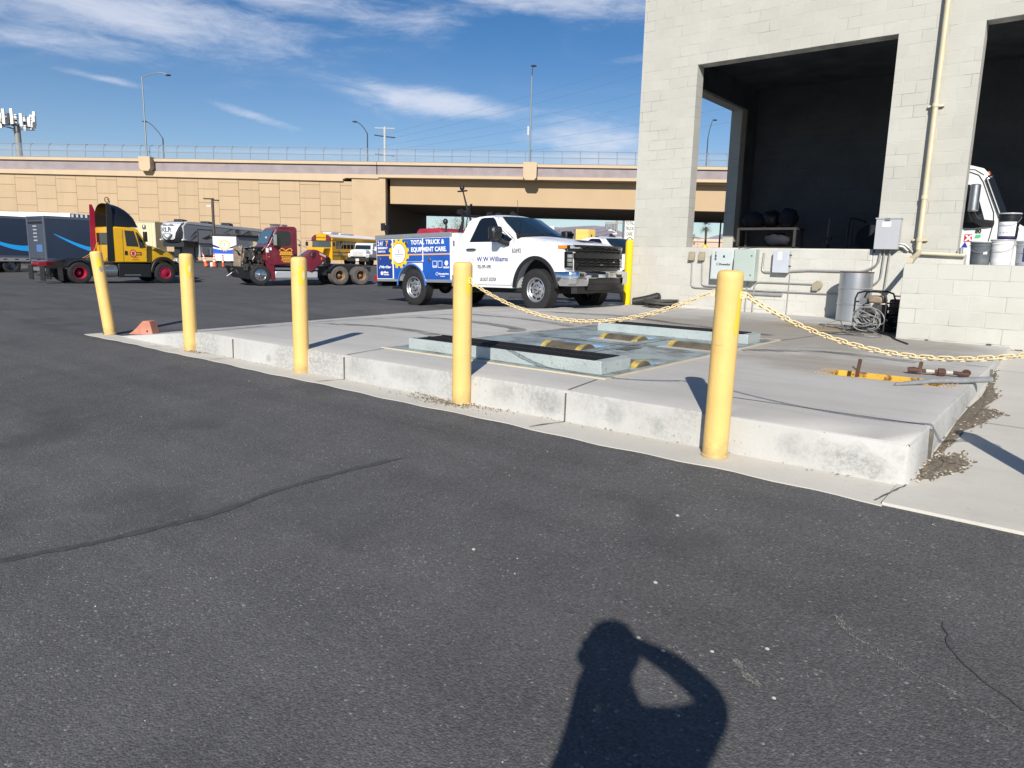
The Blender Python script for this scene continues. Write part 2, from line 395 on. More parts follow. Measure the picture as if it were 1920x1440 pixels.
ribbon(sm, [(-.274,3.012),(-.262,2.95),(-.24,2.9),(-.235,2.84),(-.20,2.78),(-.165,2.73),(-.13,2.70),(-.09,2.655),(-.03,2.615),(.013,2.574),(.08,2.55),(.2,2.5)], .004, jit=1.2)
tag(sm.build('asphalt_seam', mat('seam_tar', (.060,.060,.061), .85, var=.3, vs=25, bump=.3, bs=120)), kind='structure')
sm = MB()
def flecks(mb, pts, n, spread, smin, smax, seed):
    rr = random.Random(seed); P = [Vector(p) for p in pts]; L = [0]
    for a_, b_ in zip(P, P[1:]): L.append(L[-1]+(b_-a_).length)
    for i in range(n):
        t = rr.random()*L[-1]; k = max(j for j in range(len(P)-1) if L[j] <= t+1e-9); q = P[k].lerp(P[k+1], (t-L[k])/(L[k+1]-L[k]))
        d = (P[k+1]-P[k]).normalized(); nrm = Vector((-d.y, d.x)); q = q+nrm*(rr.gauss(0, spread)+.012*math.sin(t*40)*.5); s = rr.uniform(smin, smax); al = rr.uniform(1, 4)
        a2 = math.atan2(d.y, d.x)+rr.gauss(0, .5); u = Vector((math.cos(a2), math.sin(a2)))*s*al; v = Vector((-math.sin(a2), math.cos(a2)))*s*rr.uniform(.5, 1)
        z = lambda p: (p.x, p.y, gz(p.x, p.y)+.0035)
        mb.add([z(q-u), z(q-u*.3+v), z(q+u), z(q+u*.2-v)], [(0,1,2,3)])
flecks(sm, [(-.585,2.83),(-.575,2.77),(-.53,2.71),(-.5,2.68),(-.44,2.66),(-.389,2.634),(-.32,2.60),(-.246,2.565),(-.15,2.54)], 190, .004, .0012, .0034, 1)
flecks(sm, [(-.60,2.80),(-.56,2.73),(-.52,2.74)], 40, .006, .0015, .004, 2)
flecks(sm, [(-.80,2.30),(-.74,2.245),(-.67,2.215)], 90, .007, .0015, .005, 3); flecks(sm, [(-.12,2.50),(.0,2.46)], 40, .004, .001, .003, 4); flecks(sm, [(-1.02,2.24),(-.9,2.19)], 30, .01, .001, .003, 5); flecks(sm, [(-2.6,3.5),(-1.5,3.55)], 120, .12, .001, .003, 6); flecks(sm, [(-.9,3.4),(.1,3.3)], 200, .16, .001, .003, 7)
tag(sm.build('asphalt_crack', mat('crack_grit', (.26,.25,.22), .95, var=.5, vs=60)), kind='structure')
# tyre marks sweeping over the pad
TM = NT('tyre_mark'); tcc = TM.n('TexCoord').outputs['Object']
tr = TM.n('BsdfTransparent'); ms = TM.n('MixShader'); out = TM.t.nodes['Material Output']
TM.p.inputs['Base Color'].default_value = (.07,.068,.065,1); TM.p.inputs['Roughness'].default_value = .9
mpm = TM.n('Mapping'); mpm.inputs['Scale'].default_value = (1, 6, 1); TM.l(tcc, mpm.inputs[0])
TM.l(TM.rng(TM.noise(mpm.outputs[0], 2.5, 6, .7), .38, .7, 0, .85), ms.inputs[0]); TM.l(tr.outputs[0], ms.inputs[1]); TM.l(TM.p.outputs[0], ms.inputs[2]); TM.l(ms.outputs[0], out.inputs['Surface'])
tm = MB()
def arc(pts, w):
    rows = []
    P = [Vector(p) for p in pts]
    for i in range(len(P)-1):
        for t in range(8):
            q0, q1 = P[max(i-1,0)], P[min(i+2,len(P)-1)]; u = t/8
            p = .5*((2*P[i])+(P[i+1]-q0)*u+(2*q0-5*P[i]+4*P[i+1]-q1)*u*u+(3*P[i]-q0-3*P[i+1]+q1)*u**3)
            d = (P[i+1]-P[i]).normalized(); s = Vector((-d.y, d.x))*w/2
            rows.append([((p-s).x, (p-s).y, pz((p-s).x,(p-s).y)+.005), ((p+s).x, (p+s).y, pz((p+s).x,(p+s).y)+.005)])
    tm.grid(rows)
arc([(-9.9,5.6),(-9.0,7.5),(-7.8,8.2),(-6.3,7.95),(-5.9,7.5)], .24); arc([(-9.8,7.2),(-8.9,8.8),(-7.4,9.3),(-5.6,8.7),(-5.85,8.3)], .22)
arc([(-9.6,4.9),(-8.6,6.1),(-7.3,6.6),(-5.9,6.3)], .2); arc([(-3.0,8.0),(-2.2,8.6),(-1.2,8.4)], .2); arc([(-7.9,10.8),(-6.5,11.2),(-5,10.6),(-3.2,9.9)], .22)
tag(tm.build('tyre_mark', TM.m, weld=False), kind='structure')
# drifted grit and dry leaves along the foot of the pad
GR = mat('grit', (.20,.165,.125), .95, var=.5, vs=45, bump=.6, bs=150, dirt=(.42,.35,.22), ds=60, da=.7, dlo=.58, dhi=.64)
def grit(name, outline, zf, n, h=.02, seed=1, sheet=True):
    rr = random.Random(seed); m = MB(); cx = sum(p[0] for p in outline)/len(outline); cy = sum(p[1] for p in outline)/len(outline)
    O = []
    for i in range(len(outline)):
        a = Vector(outline[i]); b = Vector(outline[(i+1) % len(outline)])
        for t in range(7): O.append(a.lerp(b, t/7)+Vector((rr.uniform(-1,1), rr.uniform(-1,1)))*.022)
    rows = [[(p.x, p.y, zf(p.x, p.y)+.002) for p in O]+[(O[0].x, O[0].y, zf(O[0].x, O[0].y)+.002)]]
    for k, hh in ((.75, .5), (.4, .9), (.02, 1)):
        q = [Vector((cx, cy)).lerp(p, k) for p in O]; q.append(q[0])
        rows.append([(p.x, p.y, zf(p.x, p.y)+.004+h*hh*rr.uniform(.6, 1)) for p in q])
    if sheet: m.grid(rows)
    for i in range(n):
        p = Vector((cx, cy)).lerp(rr.choice(O), abs(rr.gauss(0, .62)) if not sheet else math.sqrt(rr.random())*1.25); s = rr.uniform(.002, .009) if not sheet else rr.uniform(.003, .011)
        if zf is gu and p.y > YF-.036: continue
        m.mi = 1 if rr.random() < .25 else 0
        m.ball((p.x, p.y, zf(p.x, p.y)+.006+s*.4), s, 5, (1, rr.uniform(.5,1), .6))
    o = m.build(name, [GR, mat('pale_chip', (.5,.45,.36), .9)], weld=False); tag(o, kind='stuff')
ap = lambda x, y: az(x, y)
gu = lambda x, y: .013
grit('grit', [(XR+.05,4.60),(-.56,4.68),(-.46,4.95),(-.45,5.18),(-.52,5.32),(-.6,5.2),(XR+.045,5.05)], ap, 420, .018, 3)
grit('grit', [(XR+.05,5.2),(-.60,5.4),(-.58,6.0),(-.46,6.6),(-.40,6.85),(-.55,7.05),(-.5,7.6),(-.60,8.3),(XR+.045,9.2)], ap, 420, .013, 4)
gu = lambda x, y: .013
grit('grit', [(-4.6,YF-.04),(-4.5,4.27),(-4.1,4.20),(-3.75,4.26),(-3.55,YF-.04)], gu, 900, .018, 5, False)
grit('grit', [(-8.7,YF-.04),(-8.5,4.31),(-8.2,4.33),(-8.0,YF-.04)], gu, 300, .012, 6, False)
lm = MB(); rr = random.Random(5)
for i in range(150):
    x = rr.uniform(-9.5, -.8); y = YF-.035-abs(rr.gauss(0, .05)); s = rr.uniform(.004, .016); a = rr.uniform(0, 6)
    z = .017+rr.uniform(0, .006)
    lm.add([(x+s*math.cos(a), y+s*math.sin(a)*.6, z), (x-s*.4*math.sin(a), y+s*.4*math.cos(a), z+.004), (x-s*math.cos(a), y-s*math.sin(a)*.6, z+.001), (x+s*.4*math.sin(a), y-s*.4*math.cos(a), z+.003)], [(0,1,2,3)])
tag(lm.build('leaf_litter', mat('dry_leaf', (.16,.12,.07), .9, var=.5, vs=30), weld=False), kind='stuff')
pb = MB(); rr = random.Random(9)
for i in range(120):
    y = rr.uniform(.9, 4.0); x = rr.uniform(-6.5, 1.2); s = rr.choice((.0018,.0022,.003,.003,.0045))*rr.uniform(.8,1.3)
    pb.mi = rr.randint(0, 1); pb.ball((x, y, gz(x, y)+s*.4), s, 6, (1, rr.uniform(.6,1), .7))
for x, y, s in ((-.88,2.30,.008),(-1.13,2.22,.009),(-1.02,2.2,.008),(-1.27,2.62,.010),(-.62,2.18,.008),(-.73,2.43,.009),(-2.1,2.4,.010),(-1.5,3.3,.011)):
    pb.mi = 1; pb.ball((x, y, gz(x, y)+s*.3), s, 8, (1, .8, .6))
tag(pb.build('pebbles', [mat('pebble_grey', (.3,.29,.27), .9), mat('pebble_pale', (.40,.385,.35), .9)], weld=False), kind='stuff')
# ---------------------------------------------------------------- painted block walls
def cmu(name, z0, x0, tone, dirt=(.36,.35,.31), amt=.35):
    a = NT(name); g = a.n('NewGeometry'); tc = a.n('TexCoord').outputs['Object']
    s = a.n('SeparateXYZ'); a.l(tc, s.inputs[0]); nn = a.n('SeparateXYZ'); a.l(g.outputs['True Normal'], nn.inputs[0])
    use_y = a.math('GREATER_THAN', a.math('ABSOLUTE', nn.outputs[0]), .7)
    u = a.math('ADD', a.math('MULTIPLY', s.outputs[1], use_y), a.math('MULTIPLY', s.outputs[0], a.math('SUBTRACT', 1, use_y)))
    cv = a.n('CombineXYZ'); a.l(a.math('ADD', u, 40.6-x0), cv.inputs[0]); a.l(a.math('ADD', s.outputs[2], 20.3-z0), cv.inputs[1])
    br = a.n('TexBrick', offset=.5, squash=1); a.l(cv.outputs[0], br.inputs['Vector'])
    br.inputs['Scale'].default_value = 1; br.inputs['Brick Width'].default_value = .406; br.inputs['Row Height'].default_value = .203
    br.inputs['Mortar Size'].default_value = .0065; br.inputs['Mortar Smooth'].default_value = .6; br.inputs['Bias'].default_value = 0
    br.inputs['Color1'].default_value = (0,0,0,1); br.inputs['Color2'].default_value = (1,1,1,1); br.inputs['Mortar'].default_value = (.5,.5,.5,1)
    sc = a.n('SeparateColor'); a.l(br.outputs['Color'], sc.inputs[0])
    n1 = a.noise(tc, 1.2, 6, .65); n2 = a.noise(tc, 7, 6, .7); n3 = a.noise(tc, 55, 4)
    c = a.mix(a.rng(sc.outputs[0], 0, 1, 0, 1), tuple(x*.96 for x in tone), tuple(min(1, x*1.03) for x in tone))
    c = a.mix(a.rng(n1, .42, .72, 0, amt), c, dirt)
    blot = a.math('MULTIPLY', a.rng(n2, .52, .7), a.rng(sc.outputs[0], .3, .9, .08, .3)); c = a.mix(blot, c, tuple(x*.82 for x in tone))
    wob = a.rng(a.noise(tc, 3.2, 4, .7), .36, .62, .2, 1)
    hi = a.rng(a.noise(tc, 2.1, 3), .4, .6)
    mc = a.mix(hi, tuple(x*.60 for x in tone), tuple(min(1, x*1.18) for x in tone))
    c = a.mix(a.math('MULTIPLY', br.outputs['Fac'], wob), c, mc)
    a.l(c, a.p.inputs['Base Color']); a.p.inputs['Roughness'].default_value = .75; a.p.inputs['Specular IOR Level'].default_value = .3
    b = a.n('Bump'); b.inputs['Strength'].default_value = .55; b.inputs['Distance'].default_value = .008
    h = a.math('ADD', a.math('MULTIPLY', br.outputs['Fac'], a.math('MULTIPLY', wob, -.9)), a.math('MULTIPLY', n3, .35)); a.l(h, b.inputs['Height']); a.l(b.outputs[0], a.p.inputs['Normal'])
    return a.m
TONE = (.475,.47,.425)
CMU = cmu('painted_block', 5.2, -6.8, TONE); CMUS = cmu('painted_block_sill', 1.534, -8.08, (.53,.52,.475), amt=.45); CMUL = cmu('painted_block_low', 1.279, -2.0, (.52,.515,.47), amt=.4)
SILLM = mat('painted_sill', (.55,.545,.50), .75, var=.06, vs=3, bump=.3, bs=40, dirt=(.42,.40,.35), ds=2.2, da=.5, dlo=.52, dhi=.72)
INT = mat('shade_dark_interior', (.07,.077,.086), .8, var=.4, vs=1.5, bump=.3, bs=25)  # darkness of the shaded bays put into the surface colour
bld = thing('wash_building', 'white painted block building with two dark open wash bays', 'building', (0,0,0))
def part(name, m, parent, *boxes, bevel=0, **kw):
    mb = MB()
    for b in boxes: mb.box(*b)
    return mb.build(name, m, parent, bevel=bevel, **kw)
part('wall', CMU, bld, (-8.08,-6.8,14.5,14.8,1.536,5.2), (-8.08,8,14.5,14.8,5.2,8.0))
part('pier', CMU, bld, (-3.10,-1.82,14.5,14.8,1.47,5.2)); part('pier', CMU, bld, (2.6,8,14.5,14.8,1.2,5.2))
part('pier_base', SILLM, bld, (-3.125,-1.70,14.48,14.8,.2,1.468), bevel=.012)
part('sill_wall', CMUS, bld, (-8.08,-3.13,14.47,14.8,.2,1.534), bevel=.025)
part('side_wall', CMU, bld, (-8.08,-7.78,14.8,20.8,5.25,8.0), (-8.08,-7.78,19.5,20.8,.2,5.25), (-8.08,-7.78,14.8,19.5,.2,1.534))
INTB = cmu('interior_block', 5.2, -6.8, (.085,.093,.105), dirt=(.045,.048,.055), amt=.6)  # block tone darkened to stand for the shade inside the bays
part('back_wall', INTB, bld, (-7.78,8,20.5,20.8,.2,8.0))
part('ceiling', INT, bld, (-7.77,7.9,14.802,20.498,5.9,6.0))  # ceiling set low and coloured dark to keep the bays dim
part('shade_lining', INT, bld, (-7.778,-7.74,19.84,20.498,.25,5.9), (-7.775,7.9,14.802,14.84,5.26,5.9), (-7.778,-7.74,14.84,19.84,5.30,5.9))  # thin liners added to carry the dark bay colour
part('roof', mat('roof_sheet', (.5,.5,.48), .7), bld, (-8.06,8,14.52,20.8,8.0,8.1))
part('end_wall', CMU, bld, (7.9,8.2,14.8,20.8,.2,8.0))
lw = thing('block_wall', 'low white block wall carrying paint buckets in front of the second bay', 'wall', (0,0,0))
part('wall_face', CMUL, lw, (-2.0,6,11.13,11.62,.12,1.279), (-2.0,-1.6,11.62,14.46,.2,1.279), bevel=.006)
dm = mat('wall_dirt', (.10,.075,.05), .95, var=.5, vs=30)
mb = MB(); rr = random.Random(3)
for cx, w, h in ((-1.62, .10, .05), (-.90, .06, .07), (-1.2,.12,.012), (-.5,.3,.01)):
    for i in range(26): 
        x = cx+rr.gauss(0, w*.5); s = rr.uniform(.006,.02); mb.ball((x, 11.123-rr.random()*.012, az(x,11.1)+rr.random()*h*math.exp(-abs(x-cx)/w)), s, 5, (1,.5,.8))
tag(mb.build('wall_grit', dm, weld=False), kind='stuff')

# ---------------------------------------------------------------- services on the wall
CREAM = mat('cream_pipe', (.56,.50,.35), .5, var=.12, vs=5, dirt=(.50,.36,.14), ds=2.5, da=.7)
CREAM2 = mat('pale_pipe', (.60,.56,.42), .5, var=.1)
dp = thing('drain_pipe', 'tall cream drain pipe strapped to the pier between the bays', 'pipe', (-2.39,14.39,1.5))
m = MB(); m.tube([(0,0,6.4),(0,0,.05),(.015,-.03,-.0),(.06,-.35,-.05),(.30,-2.35,-.18)], .044, 14); m.build('pipe_run', CREAM, dp)
for z in (.2, .92, 2.43, 4.6):
    m = MB(); m.cyl((0,0,z-.03),(0,0,z+.03), .054, n=16); m.box(-.12,.12,.05,.10,z-.018,z+.018) if z not in (.92,) else None; m.build('pipe_clamp', CREAM2 if z > .3 else CREAM, dp)
m = MB(); m.tube([(.03,.03,-.03),(.71,.03,-.055)], .03, 10); m.build('side_pipe', CREAM2, dp)
ELG = mat('enclosure_grey', (.50,.55,.55), .45, var=.04, vs=3); ELG2 = mat('enclosure_green', (.40,.47,.43), .45, var=.05, vs=3); ELB = mat('enclosure_blue', (.47,.50,.55), .4, var=.05); ELL = mat('enclosure_pale', (.43,.44,.47), .45, var=.04)
LABEL = mat('paper_label', (.75,.76,.76), .6); INK = mat('black_ink', (.02,.02,.022), .6)
TAN = mat('tan_cover', (.32,.28,.20), .6, var=.15, vs=8); CON = mat('conduit_grey', (.36,.36,.35), .45, .4, var=.15, vs=6)
for i, (x, lab) in enumerate(((-6.62, 'tan outlet box on the block wall, farther left of the pair'), (-6.395, 'tan outlet box on the block wall, nearer the grey panels'))):
    t = thing('outlet_box', lab, 'outlet box', (x, 14.47, 1.34), group='tan outlet boxes on the wall')
    m = MB(); m.box(-.055,.055,-.05,0,-.09,.09); m.build('box_body', TAN, t, bevel=.012)
    m = MB(); m.prism([(-.07,.095),(-.04,.1),(-.085,-.08),(-.10,-.08)], -.065, .065, 'yz'); m.build('rain_cover', TAN, t, bevel=.006)
def conduit(label, pts, r=.014, name='conduit'):
    # round the corners
    P = [Vector((a, 14.445, b)) for a, b in pts]; out = [P[0]]
    for i in range(1, len(P)-1):
        a = (P[i-1]-P[i]); c = (P[i+1]-P[i]); q = min(.10, a.length*.45, c.length*.45); a.normalize(); c.normalize()
        for t in (0,.25,.5,.75,1): out.append((P[i]+a*q)*(1-t)**2+P[i]*2*t*(1-t)+(P[i]+c*q)*t*t)
    out.append(P[-1]); o = out[0].copy()
    m = MB(); m.tube([p-o for p in out], r, 8); ob = m.build(name, CON, loc=o); tag(ob, label, 'conduit', 'grey conduits along the wall')
conduit('grey conduit bending from the left tan outlet box along the wall', [(-6.62,1.25),(-6.60,.69),(-3.55,.69)])
conduit('short grey conduit bending from the right tan outlet box to the panels', [(-6.385,1.25),(-6.37,.735),(-5.9,.735)])
conduit('thick grey stub conduit below the green panel lying low on the wall', [(-5.37,.625),(-4.68,.625)], .028)
conduit('grey conduit rising from the slab and running right to the tan junction disc', [(-5.25,.27),(-5.24,.86),(-4.1,.86)])
conduit('thin grey conduit rising straight into the green panel', [(-5.40,.26),(-5.39,.9)], .012)
conduit('grey conduit looping from green panel under the blue switch box', [(-5.10,1.44),(-5.12,1.06),(-4.6,1.06)], .02)
conduit('grey conduit running from blue switch box to behind the drum', [(-4.57,1.09),(-4.2,1.12),(-3.25,1.12),(-3.02,1.25),(-2.99,1.54)], .02)
conduit('thin grey conduit dropping from blue switch box to the slab', [(-4.56,1.04),(-4.57,.26)], .008)
conduit('grey conduit from the tall enclosure curving down left behind the drum', [(-2.93,1.54),(-2.95,.98),(-3.15,.82),(-3.5,.82)], .016)
conduit('grey conduit from the tall enclosure dropping straight to the slab', [(-2.84,1.54),(-2.87,.75),(-2.95,.3)], .016)
t = thing('junction_disc', 'round tan junction box on the wall conduit left of drum', 'junction box', (-4.02,14.45,.845))
m = MB(); m.cyl((0,0,0),(0,-.055,0), .085, n=10); m.build('cover', TAN, t, bevel=.008); m = MB(); m.box(-.09,.02,-.07,-.055,-.1,.02); m.build('hood_flap', TAN, t)
t = thing('control_panel', 'pale grey control panel lettered on the sill wall', 'electrical panel', (-5.885,14.46,.89))
m = MB(); m.box(-.235,.232,-.19,0,0,.60); m.build('cabinet', ELG, t, bevel=.008)
m = MB(); m.box(-.215,.215,-.197,-.19,.02,.585); m.build('door', ELG, t, bevel=.003)
m = MB(); m.box(.02,.055,-.204,-.197,.44,.485); m.build('indicator', INK, t)
m = MB(); m.box(-.115,-.045,-.1985,-.197,.285,.33); m.mi = 1; m.box(-.105,-.055,-.2,-.1985,.293,.322); m.build('emblem', [INK, ELG], t)
text('PowerSol', .055, INK, t, (-.04,-.199,.285), bold=.002)
for k, ch in enumerate('1BB'): text(ch, .07, INK, t, (-.16,-.199,.51-.062*k), bold=.003)
t = thing('control_panel', 'green grey electrical cabinet right of the lettered panel', 'electrical panel', (-5.43,14.46,.875))
m = MB(); m.box(-.205,.23,-.21,0,0,.625); m.build('cabinet', ELG2, t, bevel=.008)
m = MB(); m.box(-.19,.215,-.216,-.21,.015,.61); m.build('door', ELG2, t, bevel=.003)
for z in (.12, .5): m = MB(); m.cyl((.16,-.216,z),(.16,-.228,z), .012, n=10); m.build('lock', BLACKM, t)
m = MB(); m.box(-.05,.03,-.215,-.19,-.012,.0); m.build('latch', BLACKM, t)
t = thing('switch_box', 'small blue grey safety switch box with a white label', 'switch box', (-4.725,14.46,1.06))
m = MB(); m.box(-.155,.15,-.14,0,0,.42); m.build('cabinet', ELB, t, bevel=.008); m = MB(); m.box(-.06,.02,-.1415,-.14,.25,.40); m.build('label_sticker', LABEL, t)
for z in (.13,.34): m = MB(); m.box(.15,.185,-.10,-.06,z-.012,z+.012); m.build('hinge', BLACKM, t)
t = thing('enclosure', 'tall pale grey enclosure on the pier beside the drain pipe', 'electrical box', (-2.9,14.48,1.53))
m = MB(); m.box(-.195,.195,-.17,-.0,0,.53); m.build('cabinet', ELL, t, bevel=.006); m = MB(); m.box(-.205,.205,-.185,0,.53,.55); m.build('lid', ELL, t)
m = MB(); m.box(-.09,.05,-.172,-.17,.395,.48); m.build('label_sticker', LABEL, t); m = MB(); m.box(-.05,.03,-.188,-.16,.50,.545); m.build('latch', GREYP, t)
m = MB(); m.tube([(.19,-.06,.10),(.28,-.05,.09),(.36,-.02,.02),(.42,0,-.05)], .022, 8); m.tube([(.19,-.06,.06),(.26,-.05,.05),(.34,-.02,-.03)], .022, 8); m.build('elbow_pipe', CON, t)

# ---------------------------------------------------------------- inside the first bay
DK1 = mat('dark_cloth', (.012,.014,.022), .8, var=.4, vs=6); DK2 = mat('dark_steel', (.035,.032,.032), .6, var=.3); DK3 = mat('dark_wood', (.05,.045,.042), .7, var=.3)
t = thing('shelf_rack', 'dark steel shelf rack loaded with bags inside the bay', 'rack', (-6.7,19.3,.25))
m = MB(); m.box(-.78,.76,-.3,.35,1.84,1.9); m.build('top_shelf', DK3, t)
for x in (-.75,.72):
    for y in (-.27,.31): m = MB(); m.box(x-.03,x+.03,y-.03,y+.03,0,1.84); m.build('post', DK3, t)
m = MB(); m.box(-.78,.76,-.3,.35,1.36,1.41); m.build('lower_shelf', DK3, t)
def lump(name, label, cat, loc, dims, mt, seed):
    rr = random.Random(seed); mb = MB(); mb.ball((0,0,dims[2]/2), 1, 14, (dims[0]/2, dims[1]/2, dims[2]/2))
    o = mb.build(name, mt, loc=loc)
    for v in o.data.vertices: v.co += Vector([rr.uniform(-.03,.03) for _ in range(3)]); v.co.z = max(v.co.z, 0)
    return tag(o, label, cat)
lump('bag', 'dark blue slumped bag on the left end of the rack', 'bag', (-7.15,19.3,2.15), (.62,.5,.42), DK1, 1)
lump('bag', 'black slumped bag in the middle of the rack', 'bag', (-6.72,19.35,2.15), (.5,.5,.46), BLACKP, 2)
lump('bag', 'black tote bag with a pointed top on the rack right end', 'bag', (-6.25,19.25,2.15), (.5,.45,.5), DK1, 3)
lump('bag', 'dim bundle on the lower shelf of the rack', 'bag', (-6.5,19.3,1.66), (.7,.5,.36), DK1, 4)
t = thing('pump_stand', 'slim grey pump standing on the bay floor', 'pump', (-5.2,19.0,.25))
m = MB(); m.cyl((0,0,0),(0,0,1.5), .08, n=12); m.build('base_column', DK2, t); m = MB(); m.cyl((.03,0,1.5),(.05,0,2.1), .04, n=10); m.build('cylinder', mat('dull_pink_steel', (.10,.08,.09), .5), t); m = MB(); m.box(-.1,.12,-.06,.06,1.58,1.66); m.build('collar', DK2, t)
t = thing('hand_truck', 'black hand truck with a hose reel inside the bay', 'hand truck', (-4.62,19.0,.25))
m = MB(); m.tube([(-.1,0,0),(-.1,0,2.0),(-.06,0,2.1),(.1,0,2.08),(.3,0,2.0)], .028, 8); m.tube([(.0,0,0),(.0,0,2.0)], .02, 8)
for z in (.4,1.0,1.5): m.box(-.1,.02,-.02,.02,z,z+.04)
m.build('frame', BLACKM, t); m = MB(); m.lathe([(.05,-.12),(.3,-.12),(.33,-.06),(.33,.06),(.3,.12),(.05,.12)], (.42,.05,1.62), 'y', 20); m.build('hose_reel', DK1, t)
m = MB(); m.cyl((-.14,.06,.13),(.06,.06,.13), .13, n=14); m.build('wheel', ASPH_D, t)

# ---------------------------------------------------------------- pails on the low wall
def bucket(label, loc, r, h, colm, band, extra=None, handle=True):
    t = thing('bucket', label, 'bucket', loc, group='paint buckets on the low wall')
    m = MB(); m.lathe([(.001,0),(r*.86,0),(r*.88,.006),(r*.97,h*.80),(r*1.03,h*.80),(r*1.03,h*.84),(r*.98,h*.845),(r*.99,h*.91),(r*1.05,h*.91),(r*1.05,h*.94),(r,h*.945),(r*1.01,h),(r*.95,h),(r*.90,h*.1)], n=28)
    m.build('pail_body', colm, t)
    m = MB(); m.lathe([(r*1.07,h*.955),(r*1.09,h*.975),(r*1.07,h*1.0),(.001,h*.99)], n=28); m.build('pail_lid', band, t) if band else None
    if handle:
        m = MB(); m.tube([(r*1.04*math.cos(a), -r*1.04*abs(math.sin(a))*1.0-.004, h*.86-h*.34*math.sin(a)) for a in [math.pi*i/14 for i in range(15)]], .0028, 6); m.build('handle', GALV, t)
    if extra: extra(t, r, h)
    return t
def wrap(t, r0, r1, z0, z1, a0, a1, m, name='label_sticker'):
    mb = MB(); mb.grid([[(rr_*math.sin(a), -rr_*math.cos(a), z) for a in [a0+(a1-a0)*i/10 for i in range(11)]] for rr_, z in ((r0, z0), (r1, z1))]); return mb.build(name, m, t)
PG = mat('pail_grey', (.10,.115,.13), .5, var=.2, vs=9, dirt=(.22,.22,.21), ds=7, da=.5); PWt = mat('pail_white', (.72,.72,.72), .4, var=.05, dirt=(.45,.44,.42), ds=5, da=.4); PB = mat('pail_black', (.012,.012,.016), .4); LIDG = mat('pail_lid_grey', (.45,.46,.48), .4)
LBLU = mat('label_navy', (.03,.035,.12), .4); LRED = mat('label_red', (.5,.03,.04), .4)
def ex_grey(t, r, h): wrap(t, r*.955, r*.96, h*.45, h*.56, .35, .75, LABEL)
def ex_black(t, r, h):
    wrap(t, r*.925, r*.985, h*.12, h*.66, -1.0, .85, LABEL); wrap(t, r*.905, r*.915, h*.05, h*.11, -1.0, .9, LBLU)
    wrap(t, r*.965, r*.975, h*.42, h*.50, .3, .5, LIDG); 
    for k in range(3): wrap(t, r*.945, r*.952, h*.22, h*.28, -.75+k*.35, -.55+k*.35, LIDG)
def ex_blue(t, r, h): wrap(t, r*.91, r*.975, h*.15, h*.72, -.3, 1.4, LBLU); wrap(t, r*.945, r*.95, h*.36, h*.42, .0, 1.3, LABEL); wrap(t, r*.955, r*.96, h*.46, h*.5, .0, 1.2, LRED)
def ex_white(t, r, h): pass
YB = 11.36
bucket('dark grey paint splashed bucket at the left end of the low wall', (-1.155,YB,1.281), .125, .30, PG, LIDG, ex_grey)
bucket('white plastic bucket with grey lid under the black one', (-.925,YB,1.281), .13, .325, PWt, LIDG, ex_white)
bucket('black bucket with white label on top of the white bucket', (-.89,YB,1.609), .122, .33, PB, LIDG, ex_black)
bucket('grey bucket with navy and red label at the right edge', (-.655,YB,1.281), .125, .31, mat('pail_pale', (.38,.40,.43), .45), LIDG, ex_blue)
bucket('dark open bucket behind the right edge of the low wall', (-.61,YB+.16,1.60), .12, .30, PG, None)
bucket('grey bucket under the dark open one behind', (-.61,YB+.16,1.281), .12, .315, PG, LIDG)
t = thing('bolt_tin', 'small grey tin left on the pier base ledge', 'tin', (-1.75,14.42,1.47)); m = MB(); m.lathe([(.03,0),(.032,.1),(.03,.1),(.028,.02)], n=12); m.build('tin_body', GALV, t)

# ---------------------------------------------------------------- white truck cab inside the second bay
TW = mat('truck_white', (.72,.74,.74), .25, coat=.5, var=.03)
ct = thing('white_truck', 'white highway truck cab nosing out of the second bay', 'truck', (-3.3,15.7,.25))
# x forward (+X world); profile of the cab in xz
cab = [(0,.75),(2.35,.75),(2.5,.9),(2.75,1.35),(2.66,1.5),(2.02,1.90),(1.80,2.42),(1.70,2.62),(1.58,2.76),(1.36,2.83),(.4,2.86),(.05,2.78),(0,2.6)]
m = MB(); m.prism(cab, 0, 2.3, 'xz'); m.build('cab', TW, ct, bevel=.05, seg=3)
m = MB(); m.prism([(.68,1.74),(1.62,1.70),(1.70,1.84),(1.52,2.36),(1.40,2.48),(.72,2.50)], -.006, .01, 'xz'); m.build('side_window', GLASS, ct)
m = MB(); m.add([(2.03,-.0,1.92),(2.03,2.30,1.92),(1.735,2.30,2.60),(1.735,-.0,2.60),(1.93,-.014,1.93),(1.66,-.014,2.56),(1.93,2.314,1.93),(1.66,2.314,2.56)], [(0,1,2,3),(0,3,5,4),(1,6,7,2)])
for v_ in m.v: v_.x += .012; v_.z += .006
m.build('windscreen', mat('black_glass', (.006,.008,.011), .18, spec=.35), ct)
m = MB(); m.tube([(2.03,-.02,1.90),(1.92,-.022,1.90),(1.64,-.022,2.56),(1.67,-.022,2.62),(1.75,-.02,2.62)], .014, 6); m.build('window_seal', BLACKP, ct)
m = MB(); m.tube([(.45,-.006,.8),(.45,-.006,2.5),(.6,-.006,2.66),(1.38,-.006,2.70),(1.52,-.006,2.64),(1.60,-.006,2.52),(1.82,-.006,1.98),(1.84,-.006,1.8),(1.80,-.006,1.48),(1.68,-.006,.85)], .008, 6); m.tube([(1.0,-.006,2.78),(1.45,-.006,2.74),(1.6,-.006,2.64)], .006, 6); m.build('door_seam', BLACKP, ct)
for x in (1.62, 1.735): m = MB(); m.box(x-.02,x+.05,.12,.34,2.64 if x < 1.7 else 2.42,2.715 if x < 1.7 else 2.525); m.build('roof_lamp', mat('lamp_orange_red', (.62,.12,.03), .3), ct, bevel=.02)
